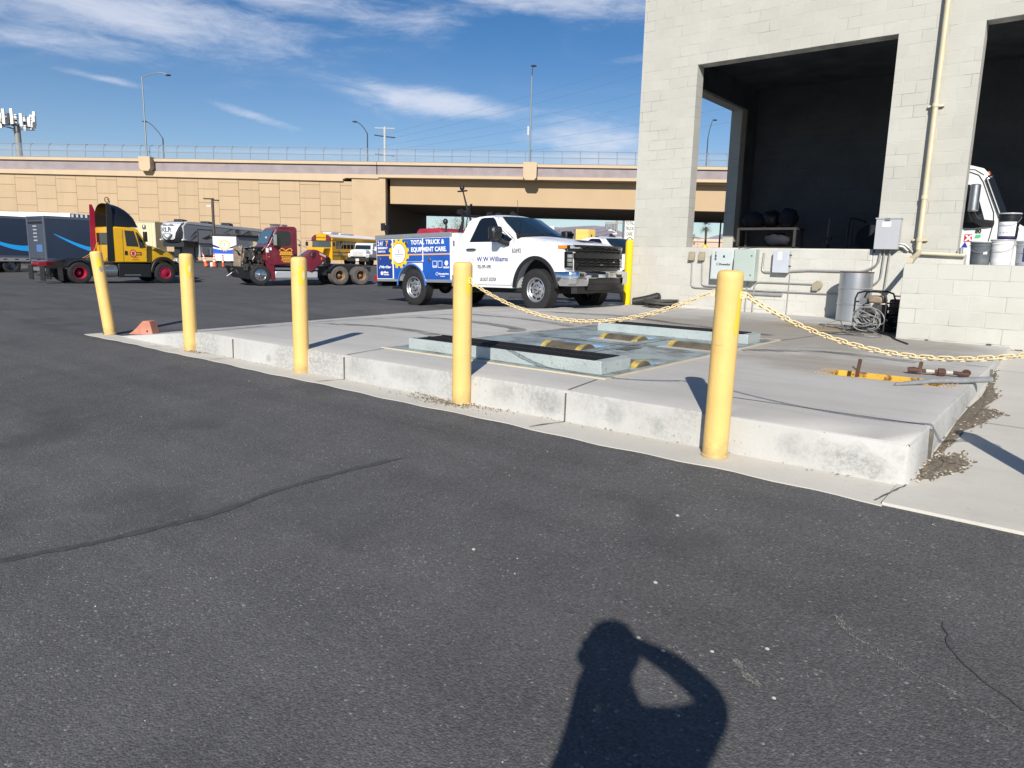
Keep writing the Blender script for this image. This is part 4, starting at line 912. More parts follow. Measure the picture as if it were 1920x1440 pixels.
def from_bm(bm, name, m, parent, smooth=True, ang=32, bevel=0, fn=None):
    if fn:
        for v in bm.verts: v.co = fn(*v.co)
    bmesh.ops.recalc_face_normals(bm, faces=bm.faces); me = bpy.data.meshes.new(name); bm.to_mesh(me); bm.free(); me.materials.clear(); me.materials.append(m)
    me.polygons.foreach_set('use_smooth', [smooth]*len(me.polygons)); me.set_sharp_from_angle(angle=R(ang))
    o = bpy.data.objects.new(name, me); COL.objects.link(o); o.parent = parent
    if bevel:
        b = o.modifiers.new('bevel', 'BEVEL'); b.width = bevel; b.segments = 2; b.limit_method = 'ANGLE'; b.angle_limit = R(50)
    return o
# ---------------------------------------------------------------- pickup
def hw(z):                                  # half width of the cab at height z
    if z < .62: return 1.0-.05*((.62-z)/.2)**1.5
    if z < 1.12: return 1.0
    if z < 1.38: return 1.0-.012*((z-1.12)/.26)
    if z < 1.45: return .988-.045*((z-1.38)/.07)
    return .943-.235*((z-1.45)/.53)
def dfm(x, y, z):
    w = hw(z); yn = y
    ax = 0.0
    if x > 4.05: w -= .05*((x-4.05)/.4)**2
    if x > 3.9: ax -= .16*abs(yn)**2.6*min(1, (x-3.9)/.5)
    if x > 2.0 and z > 1.48: ax -= .20*yn*yn*min(1, (x-2.0)/.7)
    zz = z
    if x > 3.12 and z > 1.24: zz -= (.055*yn*yn + (.05*max(0, abs(yn)-.84)/.16))*min(1, (z-1.24)/.1)
    if z > 1.9: zz -= .05*yn*yn*min(1, (z-1.9)/.06)
    return Vector((x+ax, yn*w, zz))
def ell(cx, cz, rx, rz, a0, a1, n): return [(cx+rx*math.cos(R(a0+(a1-a0)*i/n)), cz+rz*math.sin(R(a0+(a1-a0)*i/n))) for i in range(n+1)]
SIDE = R(90)
def pickup_truck():
    t = thing('pickup_truck', 'white service pickup with blue lettered utility body parked by the pad', 'pickup truck')
    arch = [p for p in ell(3.56,.41,.565,.66,172,8,18)]
    prof = [(1.40,.46),(2.98,.44)] + arch + [(4.16,.52),(4.34,.62),(4.42,.80),(4.465,1.0),(4.47,1.18),(4.43,1.30),(4.34,1.335),(3.95,1.405),(3.5,1.465),(3.14,1.505),
            (2.44,1.93),(2.30,1.972),(2.05,1.995),(1.82,1.985),(1.68,1.955),(1.56,1.83),(1.45,1.5),(1.40,1.36)]
    m = MB(); m.prism(prof, -1, 1)
    bm = bisected(m, [(1,v) for v in (-.97,-.9,-.84,-.7,-.5,-.25,0,.25,.5,.7,.84,.9,.97)]+[(2,v) for v in (.62,.8,1.12,1.24,1.3,1.38,1.45,1.6,1.78,1.88,1.9,1.95)]+[(0,v) for v in (2.0,2.4,2.9,3.14,3.9,4.05,4.2,4.3,4.38)])
    body = from_bm(bm, 'cab', WHITE, t, fn=dfm, ang=38, bevel=.012)
    m = MB(); m.box(2.9,4.2,-.72,.72,.42,1.1); m.box(1.42,4.0,-.8,.8,.34,.45); m.build('wheel_well', DARKIN, t)
    for s in (-1, 1):
        o = [(x, z) for x, z in ell(3.56,.41,.58,.675,176,4,20)] ; q = [(x, z) for x, z in ell(3.56,.41,.50,.60,4,176,20)]
        m = MB(); m.prism(o+q, s*.995, s*1.022); m.build('arch_trim', BLACKP, t, bevel=.006)
    # glass
    def surf(x, y, z, off): v = dfm(x, y, z); return v+Vector(off)
    m = MB(); rows = []
    for k in range(9):
        u = k/8; x = 3.10+(2.49-3.10)*u; z = 1.515+(1.915-1.515)*u + .012*math.sin(math.pi*u); half = .90-.03*u
        rows.append([surf(x, half*(2*j/14-1), z, (.006,0,.014)) for j in range(15)])
    m.grid(rows); m.build('windscreen', GLASSB, t)
    m = MB(); m.grid([[surf(3.16-.03*k, .93*(2*j/14-1), 1.495+.018*k, (.008,0,.012)) for j in range(15)] for k in range(3)]); m.build('cowl_panel', BLACKP, t)
    m = MB(); m.tube([surf(3.06,-.1,1.53,(.02,0,.03)), surf(2.96,-.55,1.57,(.02,0,.03)), surf(2.93,-.7,1.585,(.02,0,.03))], .008, 6); m.tube([surf(3.08,.4,1.53,(.02,0,.03)), surf(3.0,-.02,1.56,(.02,0,.03))], .008, 6); m.build('wiper', BLACKP, t)
    win = [(1.76,1.40),(2.90,1.385),(2.93,1.42),(2.62,1.70),(2.44,1.845),(2.34,1.895),(1.98,1.905),(1.90,1.885),(1.86,1.84)]
    for s in (-1, 1):
        m = MB(); m.prism(win, s*1.0, s*.96); bm = bisected(m, [(2,1.45),(2,1.6),(2,1.78)])
        from_bm(bm, 'side_window', GLASS, t, fn=lambda x, y, z, s=s: dfm(x, s, z)+Vector((-.0, s*(.004 if abs(y) > .98 else -.03), 0)), bevel=0)
        m = MB(); m.tube([surf(x, s, z, (0, s*.003, 0)) for x, z in win+[win[0]]], .007, 5); m.build('window_seal', BLACKP, t)
        m = MB(); m.tube([surf(x, s, z, (0, -s*.003, 0)) for x, z in [(1.62,.50),(1.58,.7),(1.585,1.2),(1.60,1.45),(1.72,1.84),(1.84,1.955)]], .006, 5); m.tube([surf(x, s, z, (0, -s*.003, 0)) for x, z in [(2.93,.50),(2.96,.7),(2.97,1.2),(2.985,1.38),(3.0,1.42),(2.74,1.70),(2.50,1.90),(2.38,1.955)]], .006, 5)
        m.tube([surf(x, s, z, (0, -s*.003, 0)) for x, z in [(1.62,.50),(2.93,.50)]], .006, 5); m.build('door_seam', mat('seam_grey', (.2,.2,.21), .7), t)
        m = MB(); m.tube([(1.70,s*1.012,1.235),(1.76,s*1.03,1.24),(1.90,s*1.03,1.24),(1.96,s*1.012,1.235)], [.02,.024,.024,.02], 8); m.build('door_handle', mat('handle_dark', (.05,.05,.055), .25), t)
        # mirror
        m = MB(); m.box(2.62,2.80,min(s*1.10,s*1.36),max(s*1.10,s*1.36),1.40,1.68); mo = m.build('mirror', BLACKP, t, bevel=.04, seg=3)
        m = MB(); m.box(2.795,2.81,min(s*1.12,s*1.34),max(s*1.12,s*1.34),1.56,1.635); m.box(2.75,2.812,s*1.36-.004,s*1.36+.004,1.58,1.63); m.build('mirror_trim', CHROME, mo)
        m = MB(); m.box(2.615,2.62,min(s*1.13,s*1.33),max(s*1.13,s*1.33),1.43,1.65); m.build('mirror_glass', CLEAR, mo)
        m = MB(); m.tube([(2.72,s*1.14,1.43),(2.80,s*1.06,1.36),(2.86,s*.98,1.34)], [.05,.055,.06], 8); m.tube([(2.70,s*1.15,1.40),(2.82,s*1.0,1.31)], .03, 8); m.build('mirror_arm', BLACKP, mo)
    # hood lines and scoop
    for s in (-1, 1):
        m = MB(); m.tube([surf(4.42,s*.86,1.31,(0,0,-.002)), surf(4.2,s*.88,1.36,(0,0,-.002)), surf(3.7,s*.90,1.438,(0,0,-.003)), surf(3.2,s*.92,1.497,(0,0,-.003))], .006, 5); m.build('hood_seam', MATS['seam_grey'], t)
    m = MB(); m.grid([[surf(4.26-.12*k, .34*(2*j/8-1), 1.352+.018*k+.012, (0,0,.006)) for j in range(9)] for k in range(3)]); m.build('hood_scoop', BLACKP, t)
    # front end
    def fx(y): return 4.475-.16*abs(y)**2.6
    def face(name, m_, y0, y1, z0, z1, off, th=.03, parent=None, n=12):
        mb = MB(); a = [[(fx(y)+off+dx, y, z) for y in [y0+(y1-y0)*i/n for i in range(n+1)]] for dx, z in ((-th,z0),(0,z0),(0,z1),(-th,z1))]
        mb.grid(a+[a[0]]); return mb.build(name, m_, parent or t)
    GB = mat('grille_black', (.012,.012,.013), .3); GD = mat('grille_dark', (.016,.016,.017), .45)
    gr = face('grille', DARKIN, -.80, .80, .83, 1.275, .008)
    face('grille_bar', GD, -.84, .84, 1.03, 1.13, .05, .05, gr); face('top_bar', GB, -.84, .84, 1.245, 1.285, .03, .04, gr); face('grille_frame', GB, -.78, .78, .80, .845, .03, .04, gr)
    for zs in ((.875,.93,.985),(1.16,1.21)):
      m = MB()
      for k, z in enumerate(zs):
        for y0 in [-.78+(.06 if k % 2 else 0)+i*.24 for i in range(7)]:
            y1 = min(.79, y0+.19)
            if y1-y0 < .05: continue
            P = [(y0,z),(y0+.03,z+.022),(y1-.03,z+.022),(y1,z),(y1-.03,z-.022),(y0+.03,z-.022)]
            m.tube([(fx(y)+.025, y, zz) for y, zz in P], .0085, 5, closed=True)
      m.build('grille_mesh', GD, gr)
    m = MB(); m.box(fx(.45)+.03,fx(.45)+.036,.40,.46,.955,.975); m.box(fx(0)+.03,fx(0)+.036,-.1,.0,.90,.912); m.build('grille_badge', ALUM, gr)
    for k, y in enumerate((-.55,-.33,-.11,.11,.33,.55)): m = MB(); m.box(fx(y)+.05,fx(y)+.053,y-.06,y+.06,1.055,1.105); 
    for s in (-1, 1):
        hl = face('headlight', GB, min(s*.62,s*.985), max(s*.62,s*.985), 1.17, 1.275, .015, .05); a, b = sorted((s*.66, s*.93)); face('lamp_lens', CLEAR, a, b, 1.215, 1.268, .022, .01, hl)
        m = MB(); m.grid([[(x, s*(hw(1.24)-.03*max(0,(x-4.1))+.006), z) for x in (4.12,4.2,4.28,4.335)] for z in (1.215,1.275)]); m.build('corner_lamp', AMBER, hl)
        ll = face('lower_headlight', GB, min(s*.86,s*1.0), max(s*.86,s*1.0), .85, 1.15, .012, .05)
        for z in (.88,.96,1.04): a, b = sorted((s*.875, s*.985)); face('lamp_reflector', CHROME, a, b, z, z+.06, .02, .01, ll)
    # bumper
    pl = [(4.03,-1.0),(4.22,-1.035),(4.40,-1.01),(4.53,-.90),(4.585,-.70),(4.62,-.4),(4.63,0)]; pl = pl+[(x, -y) for x, y in pl[-2::-1]]
    def sweep(name, m_, P, secs, parent=t, **kw):
        mb = MB(); rows = []
        for ds_, z in secs: rows.append([(x-ds_*max(.2, 1-abs(y)*.55), y-math.copysign(ds_*.8*max(0, abs(y)-.55)*2, y), z) for x, y in P])
        mb.grid(rows+[rows[0]]); return mb.build(name, m_, parent, **kw)
    def cut(P, lo, hi):
        return [(x, y) for x, y in P if lo-1e-6 <= y <= hi+1e-6]
    fine = []
    for (x0,y0),(x1,y1) in zip(pl, pl[1:]):
        for k in range(4): fine.append((x0+(x1-x0)*k/4, y0+(y1-y0)*k/4))
    fine.append(pl[-1])
    bp = sweep('front_bumper', CHROME, fine, [(.10,.78),(.015,.775),(0,.755),(0,.66),(.02,.645),(.10,.645)])
    for s in (-1, 1): sweep('bumper_corner', CHROME, [p for p in fine if s*p[1] >= .60], [(.10,.66),(.003,.66),(.012,.56),(.04,.50),(.12,.49)], bp)
    sweep('lower_grille', GB, [p for p in fine if abs(p[1]) <= .64], [(.16,.655),(.05,.655),(.05,.54),(.02,.53),(.05,.42),(.15,.40)], bp)
    m = MB()
    for z in (.565,.60,.635): m.box(4.535,4.565,-.45,.45,z-.006,z+.006)
    m.build('lower_slats', GD, bp)
    m = MB(); m.box(4.6,4.632,-.52,-.34,.66,.72); m.box(4.6,4.632,.34,.52,.66,.72); m.build('tow_slot', GB, bp)
    sweep('air_dam', BLACKP, [p for p in fine if abs(p[1]) <= .99], [(.20,.50),(.10,.50),(.12,.36),(.22,.35)], bp)
    # utility body
    UG = mat('rail_grey', (.27,.29,.32), .45, .3, var=.08); UBL = mat('vinyl_blue', (.012,.09,.42), .3, coat=.4, var=.18, vs=2.2); UBD = mat('vinyl_deep_blue', (.01,.045,.26), .3, coat=.4, var=.1)
    GOLD = mat('decal_gold', (.80,.52,.02), .4); ORG = mat('decal_orange', (.85,.42,.05), .4); VW = mat('vinyl_white', (.8,.8,.82), .35); CAPG = mat('crew_grey', (.30,.31,.34), .5)
    rarch = ell(-.06,.42,.475,.52,0,180,16)
    prof = [(-1.29,.56),(-1.29,1.53),(1.24,1.53),(1.24,.56)] + [(x, max(z,.56)) for x, z in rarch]
    ub = None
    for s in (-1, 1):
        m = MB(); m.prism(prof, s*1.03, s*.56); o = m.build('utility_box', WHITE, t, bevel=.008)
        if s < 0: ub = o
        m = MB(); m.box(-1.31,1.255,min(s*1.045,s*.54),max(s*1.045,s*.54),1.532,1.625); m.build('top_rail', UG, t, bevel=.006)
        m = MB(); m.box(-1.28,-.56,min(s*1.02,s*1.036),max(s*1.02,s*1.036),.545,.60); m.build('lower_sill', UG, t); m = MB(); m.box(.44,1.24,min(s*1.02,s*1.036),max(s*1.02,s*1.036),.535,.60); m.build('lower_sill', UG, t)
        m = MB(); m.prism(ell(-.06,.42,.50,.545,4,176,18)+ell(-.06,.42,.465,.51,176,4,18), s*1.026, s*1.040); m.build('wheel_arch_lip', mat('lip_blue', (.05,.18,.55), .3), t)
    # blue wrap on the visible side
    E = 1.0325
    m = MB(); a_ = ell(-.06,.42,.52,.565,180-33,180,6); 
    left = [(-1.27,.615),(-.70,.615),(-.70,1.515),(-1.27,1.515)]
    m.prism(left, -E, -E+.004); m.build('blue_wrap', UBD, ub)
    m = MB(); m.prism([(-.665,.60),(-.58,.58)]+[(x, z) for x, z in ell(-.06,.42,.505,.55,162,90,10)]+[(.335,.972),(.335,1.515),(-.665,1.515)], -E, -E+.004); m.build('blue_wrap', UBL, ub)
    m = MB(); m.prism([(.36,1.515),(.36,1.05),(.33,1.02),(.335,.80)]+[(x, z) for x, z in ell(-.06,.42,.505,.55,42,20,5)]+[(.43,.60),(1.21,.60),(1.21,1.515)], -E, -E+.004); m.build('blue_wrap', UBL, ub)
    m = MB(); m.box(-1.27,1.21,-E-.0015,-E,1.145,1.172); m.build('stripe', ORG, ub)
    # gear emblem
    gc = (-.47, 1.19); gp = []
    for k in range(12):
        for da, rr_ in ((-.5,.285),(-.30,.29),(-.22,.345),(.22,.345),(.30,.29)):
            a = 2*math.pi*(k+da)/12+.26; gp.append((gc[0]+rr_*1.04*math.cos(a), gc[1]+rr_*math.sin(a)))
    m = MB(); m.prism(gp, -E-.004, -E-.001); ge_ = m.build('gear_emblem', GOLD, ub, smooth=False)
    m = MB(); m.prism([(gc[0]+.232*math.cos(q), gc[1]+.232*math.sin(q)) for q in [2*math.pi*i/40 for i in range(40)]], -E-.0055, -E-.004); m.build('emblem_ring', INK, ge_, smooth=False)
    m = MB(); m.prism([(gc[0]+.222*math.cos(q), gc[1]+.222*math.sin(q)) for q in [2*math.pi*i/40 for i in range(40)]], -E-.007, -E-.0055); m.build('emblem_disc', VW, ge_, smooth=False)
    m = MB(); c0 = gc[0]
    for b in ((-.03,.03,.07,.09),(-.012,.012,.03,.07),(-.03,.03,.015,.03),(-.15,.15,-.035,-.015),(-.10,.10,-.075,-.065)): m.box(c0+b[0],c0+b[1],-E-.008,-E-.007,gc[1]+b[2],gc[1]+b[3])
    for k in range(9):
        a = R(150-15*k); m.box(c0+.18*math.cos(a)-.011,c0+.18*math.cos(a)+.011,-E-.008,-E-.007,gc[1]+.18*math.sin(a)-.01,gc[1]+.18*math.sin(a)+.01)
    m.build('emblem_marks', CAPG, ge_)
    def T(s, size, x, z, m_, bold=.006, sx=1, y=-E-.004, parent=ub, **k): return text(s, size, m_, parent, (x, y, z), (SIDE,0,0), bold, sx=sx, **k)
    T('TOTAL TRUCK &', .135, -.045, 1.385, VW, .005, 1.0, spacing=1.06); T('EQUIPMENT CARE.', .135, -.045, 1.225, VW, .005, 1.0, spacing=1.02)
    T('24/', .15, -1.235, 1.38, VW, .002, 1.0, spacing=1.1); T('7', .165, -.935, 1.375, ORG, .005, 1.0); T('EMERGENCY', .062, -1.225, 1.305, VW, .003, 1.0); T('SERVICE', .055, -1.22, 1.225, VW, .003, 1.0, spacing=1.4)
    T('WheelTime', .075, -1.12, .855, VW, .004); T('Allison', .065, -1.04, .735, VW, .004); T('Transmission', .038, -1.04, .69, VW, .002)
    m = MB(); m.prism([(-1.20,.85),(-1.15,.92),(-1.125,.92),(-1.175,.85)], -E-.003, -E); m.cyl((-1.10,-E-.003,.735),(-1.10,-E,.735), .045, n=16); m.build('logo_mark', VW, ub)
    m = MB()
    for x0, x1 in ((.66,.80),(.83,.97)):
        for b in ((x0,x1,.86,.872),(x0,x1,1.0,1.012),(x0,x0+.01,.86,1.01),(x1-.01,x1,.86,1.01)): m.box(b[0],b[1],-E-.003,-E,b[2],b[3])
    m.box(.67,.79,-E-.003,-E,.885,.905); m.cyl((1.10,-E-.003,.96),(1.10,-E,.96), .055, n=18); m.tube([(.80+.035*math.cos(q),-E-.002,.725+.035*math.sin(q)) for q in [2*math.pi*i/14 for i in range(14)]], .005, 5, closed=True); m.build('logo_mark', VW, ub)
    T('DETROIT', .045, 1.01, .85, VW, .003); T('Mercedes-Benz', .05, .86, .71, VW, .002); T('Truckpower', .03, .90, .665, VW, .001)
    for x, z in ((-1.16,1.06),(-.20,1.42),(.56,1.04)):
        m = MB(); m.prism([(x-.055,z),(x,z+.075),(x+.055,z),(x,z-.075)], -E-.012, -E); o = m.build('latch', mat('latch_steel', (.30,.27,.23), .3, .8), ub, bevel=.004)
        m = MB(); m.cyl((x,-E-.02,z-.01),(x,-E-.012,z-.01), .02, n=10); m.build('latch_button', BLACKM, o)
    m = MB(); m.tube([(.345,-E-.006,1.52),(.347,-E-.006,1.02)], .008, 6); m.ball((.347,-E-.008,1.01), .025, 8); m.tube([(-.55,-E-.004,1.005),(.34,-E-.004,1.0)], .004, 5); m.tube([(-.685,-E-.004,1.52),(-.685,-E-.004,.62)], .012, 6); m.ball((-.685,-E-.006,1.5), .025, 8); m.build('door_rod', WHITE, ub)
    m = MB(); m.box(1.24,1.385,-1.0,1.0,.56,1.60); m.build('bulkhead', WHITE, t, bevel=.006); m = MB(); m.box(1.275,1.33,-1.006,-1.0,1.32,1.44); m.box(1.285,1.31,-1.005,-1.0,1.19,1.21); m.build('vent_plate', GREYP, t)
    m = MB(); m.box(1.24,1.40,-1.012,1.012,.46,.70); m.build('rocker_guard', UG, t)
    m = MB(); m.box(-1.28,1.24,-.56,.56,.80,.90); m.box(-1.29,-1.25,-.56,.56,.60,1.30); m.build('bed_floor', UG, t)
    m = MB(); m.box(-1.2,4.2,-.45,-.35,.42,.56); m.box(-1.2,4.2,.35,.45,.42,.56); m.box(1.3,2.6,-.75,-.45,.36,.55); m.box(2.9,3.1,-.85,.85,.36,.44); m.cyl((0,-.8,.42),(0,.8,.42), .06); m.ball((0,0,.42), .17, 12); m.cyl((3.6,-.8,.42),(3.6,.8,.42), .05); m.box(-1.0,-.6,-.8,.8,.36,.42); m.build('chassis', BLACKM, t)
    m = MB(); m.box(-1.45,-1.29,-.9,.9,.42,.56); m.build('rear_bumper', BLACKM, t, bevel=.01); m = MB(); m.box(-1.40,-1.295,-1.02,-.90,.56,.68); m.build('tail_lamp', REDL, t)
    m = MB(); m.box(-1.315,-1.29,-1.0,-.95,.62,.92); m.build('bumper_post', BLACKP, t)
    # things fixed to the body
    tp = MB(); tp.prism([(-.47,1.45),(-.46,1.70),(-.38,1.78),(.3,1.77),(.42,1.70),(.44,1.45)], -.5, .5); o = tp.build('red_cover', mat('cover_red', (.36,.02,.05), .55, var=.15), t, bevel=.07, seg=3)
    m = MB(); m.tube([(-1.20,-.80,1.62),(-1.20,-.80,1.72),(-1.22,-.80,1.74)], .02, 6); m.lathe([(.001,-.05),(.06,-.045),(.07,.05),(.055,.055),(.001,.05)], (-1.18,-.80,1.82), 'x', 14); m.box(-1.26,-1.12,-.9,-.88,1.74,1.92); m.build('work_light', BLACKM, t)
    m = MB(); m.tube([(.62,.4,1.62),(.50,.4,1.95),(.36,.4,2.3),(.22,.4,2.72)], [.03,.028,.022,.016], 8); m.tube([(.42,.4,2.2),(.34,.4,1.9),(.33,.4,1.6)], .012, 6); m.box(.08,.36,.37,.43,2.66,2.69); m.ball((.21,.4,2.75), .06, 10); m.bar((.42,.36,2.1),(.55,.36,2.35), .05, .03); m.build('mast', BLACKM, t)
    m = MB()
    for y in (-.62,.62): m.tube([(1.16,y,1.6),(1.22,y,1.9),(1.20,y,2.02)], .03, 8); m.tube([(1.06,y,1.6),(1.2,y,1.85)], .02, 6)
    m.tube([(1.20,-.62,2.0),(1.20,.62,2.0)], .03, 8); m.build('head_rack', BLACKM, t)
    for y in (-.66,-.45,.3,.6): m = MB(); m.lathe([(.001,-.06),(.06,-.05),(.075,.05),(.001,.06)], (1.18,y,2.07), 'x', 12); m.build('rack_lamp', BLACKM, t)
    m = MB(); m.tube([(.80,-.75,1.62),(.82,-.75,1.78),(.80,-.75,1.86)], .025, 6); m.ball((.80,-.75,1.88), .06, 10, (1,1,1.1)); m.build('work_light', BLACKM, t)
    m = MB(); m.prism([(2.05,1.985),(2.30,1.97),(2.14,2.075),(2.10,2.075)], -.02, .02); m.build('roof_antenna', BLACKP, t); m = MB(); m.tube([(3.02,-.86,1.50),(3.0,-.87,2.2)], .004, 5); m.build('whip_antenna', BLACKM, t)
    # lettering on the door
    NAVY = mat('letter_navy', (.015,.03,.2), .4); LG = mat('letter_grey', (.09,.09,.10), .5)
    yd = -1.004
    T('W.W.Williams', .145, 1.985, .985, NAVY, .0025, 1.0, yd, t); T('702-399-1890', .105, 2.0, .84, LG, .002, .66, yd, t); T('US DOT 572759', .095, 2.07, .585, LG, .002, .70, yd, t); T('62692', .12, 2.965, 1.155, LG, .002, .80, yd+.0, t)
    m = MB()
    for k in range(8): a = 2*math.pi*k/8; m.tube([(1.83+.03*math.cos(a), yd-.001, 1.0+.03*math.sin(a)),(1.83+.075*math.cos(a+.25), yd-.001, 1.0+.075*math.sin(a+.25)),(1.83+.085*math.cos(a-.1), yd-.001, 1.0+.085*math.sin(a-.1))], .005, 5)
    m.build('door_emblem', CAPG, t)
    m = MB(); m.box(1.99,2.45,yd-.001,yd+.002,.952,.962); m.build('caption_line', mat('caption_grey', (.5,.5,.52), .5), t)
    for x in (0, 3.6):
        for s in (-1, 1): wheel(t, x, s*.895, 'pickup', .415, .26, .24, 'holes', STEELW, steer=(R(-6) if x else 0))
    return t
pk = pickup_truck()
pk.location = (-12.12, 12.68, .083); pk.rotation_euler = (0, -.02986, R(-1.83))
p2 = dup(pk, None, skip=('lettering','logo_mark','door_emblem','caption_line','emblem_marks','mast','work_light','red_cover','rack_lamp','whip_antenna','head_rack','blue_wrap','gear_emblem','stripe','utility_box','top_rail','lower_sill','wheel_arch_lip'))
tag(p2, 'second white pickup mostly hidden behind the lettered service pickup', 'pickup truck')
p2.location = (-13.66, 19.46, gz(-12,19.5)+.02); p2.rotation_euler = (0, 0, R(-4))
YEL = mat('truck_yellow', (.72,.40,.005), .3, coat=.4, var=.05, vs=1.5, dirt=(.42,.27,.07), ds=1.6, da=.45); MAR = mat('truck_maroon', (.15,.012,.028), .3, coat=.4, var=.1, vs=1.5, dirt=(.16,.07,.06), ds=1.6, da=.5); RIMR = mat('rim_red', (.42,.015,.06), .4, .2, var=.15, vs=8)
RIMB = mat('rim_rust', (.30,.19,.12), .6, .2, var=.35, vs=8); RIMC = mat('rim_polished', (.70,.71,.72), .18, .95); FAIR = mat('fairing_black', (.011,.012,.014), .35, coat=.2)
def at_ground(x, y): return Vector((x, y, gz(x, y)))
# ---------------------------------------------------------------- yellow day cab
def yellow_tractor():
    hd = R(87); p = Vector((-31.636, 11.681))*1.245
    t = YT = thing('tractor_unit', 'yellow day cab tractor with a black roof fairing and red wheels', 'truck', (p.x, p.y, gz(p.x, p.y)), hd)
    ys = 1.0
    for x, st, w in ((0, 'rear', .62), (4.4, 'front', .30)):
        for s in (-1, 1): wheel(t, x, s*(1.22-w/2), 'trk'+st+'r', .525, w, .29, st, RIMR) if st == 'front' else wheel(t, x, s*(1.22-w/2), 'trkrear_r', .525, w, .29, 'rear', RIMR)
    m = MB()
    for s in (-1, 1): m.box(-1.2,5.4,s*.42-.06,s*.42+.06,.72,1.02)
    m.box(-.4,.4,-.5,.5,.8,1.1); m.cyl((0,-1,.52),(0,1,.52), .13); m.box(.3,1.2,-1.0,1.0,.5,.95); m.box(1.2,3.2,-.9,.9,.35,1.0); m.cyl((4.4,-.9,.52),(4.4,.9,.52), .08); m.box(3.2,5.4,-.6,.6,.45,1.0); m.build('chassis', BLACKM, t)
    m = MB(); m.prism([(-1.6,.90),(-1.5,1.0),(-.9,1.05),(-.7,.95),(-1.0,.82),(-1.5,.80)], -.48, .48); m.build('frame_tail', mat('frame_red', (.24,.01,.02), .5, var=.15), t, bevel=.01)
    for x in (-1.5,-.75): [part('mud_flap', BLACKP, t, (x-.02,x+.02,a_,b_,.15,.85)) for a_, b_ in ((-1.2,-.55),(.55,1.2))]
    m = MB(); m.prism([(-.95,1.02),(-.3,1.22),(.5,1.22),(.55,1.16),(-.3,1.12),(-.95,.98)], -.48, .48); m.box(-.3,1.1,-.9,.9,1.05,1.12); m.build('fifth_wheel', BLACKM, t)
    for a_, b_ in ((-1.22,-.62),(.62,1.22)): m = MB(); m.prism(ell(0,.52,.62,.62,35,150,10)+ell(0,.52,.58,.58,150,35,10), a_, b_); m.build('mudguard', BLACKP, t)
    for s in (-1, 1): m = MB(); m.cyl((1.0,s*.88,.62),(1.75,s*.88,.62), .31, n=20); m.build('fuel_tank', ALUM, t, bevel=.03)
    # cab
    m = MB(); m.prism([(1.62,1.05),(3.45,1.05),(3.48,1.92),(3.30,2.25),(2.98,2.72),(2.86,2.78),(1.62,2.80)], -ys*1.12, ys*1.12); m.build('cab', YEL, t, bevel=.05)
    m = MB(); m.box(1.56,1.62,-1.0,1.0,1.1,2.75); m.build('cab_back', YEL, t)
    m = MB(); m.box(1.553,1.562,-.9,.9,1.9,2.5); m.build('rear_window', GLASS, t)
    # bonnet
    for s in (1,):
        m = MB(); rows = []
        for x, zt, w in ((3.44,1.98,.92),(3.95,1.93,.88),(4.5,1.80,.82),(5.0,1.62,.74),(5.35,1.44,.62),(5.5,1.22,.52)):
            rows.append([(x,-w-.02,1.05),(x,-w,zt-.28),(x,-w*.86,zt-.08),(x,-w*.5,zt-.01),(x,0,zt),(x,w*.5,zt-.01),(x,w*.86,zt-.08),(x,w,zt-.28),(x,w+.02,1.05)])
        m.grid(rows); m.add([rows[-1][i] for i in range(9)], [tuple(range(9))]); m.build('bonnet', YEL, t)
        m = MB(); m.prism([(5.45,.7),(5.55,.8),(5.55,1.25),(5.45,1.36)], -.48, .48); m.build('grille', BLACKP, t)
    for s in (-1, 1):
        m = MB(); m.prism(ell(4.4,.56,.80,.80,-2,182,16)+ell(4.4,.56,.62,.62,182,-2,16), s*.62, s*1.16); m.build('front_wing', BLACKP, t, bevel=.03)
        m = MB(); m.prism([(5.02,.38),(5.55,.38),(5.64,.58),(5.60,.88),(5.10,1.0)], s*.45, s*1.12); m.build('bumper', BLACKP, t, bevel=.04)
        m = MB(); m.prism([(5.10,1.14),(5.42,.96),(5.52,.92),(5.40,1.20),(5.24,1.32)], s*.72, s*1.10); m.build('headlight', CLEAR, t, bevel=.02)
        m = MB(); m.box(1.80,3.62,min(s*.95,s*1.14),max(s*.95,s*1.14),.30,.98); m.build('side_skirt', BLACKP, t, bevel=.03); m = MB(); m.box(2.1,3.0,min(s*1.14,s*1.15),max(s*1.14,s*1.15),.40,.44); m.build('step_edge', ALUM, t)
        m = MB(); m.prism([(1.30,1.1),(1.62,1.1),(1.62,2.8),(1.66,3.55),(1.52,3.92),(1.40,3.92)], s*1.10, s*1.14); m.build('side_extender', FAIR if s < 0 else mat('extender_maroon', (.28,.012,.04), .4), t)
        m = MB(); m.prism([(2.32,1.86),(2.98,1.84),(2.96,2.0),(2.76,2.62),(2.25,2.64)], s*1.123, s*1.127); m.prism([(3.05,1.78),(3.40,1.80),(3.22,2.2),(2.96,2.55),(2.86,2.58)], s*1.123, s*1.127); m.build('side_window', GLASS, t)
        m = MB(); m.tube([(2.12,s*1.123,1.08),(2.14,s*1.123,2.66)], .008, 5); m.tube([(3.4,s*1.123,1.08),(3.42,s*1.123,1.7),(3.02,s*1.123,1.80)], .008, 5); m.build('door_seam', BLACKP, t)
        m = MB(); m.box(2.20,2.34,min(s*1.12,s*1.14),max(s*1.12,s*1.14),1.42,1.62); m.build('door_handle', BLACKP, t)
        m = MB(); m.box(3.2,3.36,min(s*1.25,s*1.48),max(s*1.25,s*1.48),2.1,2.6); m.tube([(3.28,s*1.1,2.0),(3.28,s*1.35,2.1)], .03, 6); m.build('mirror', BLACKP, t, bevel=.02)
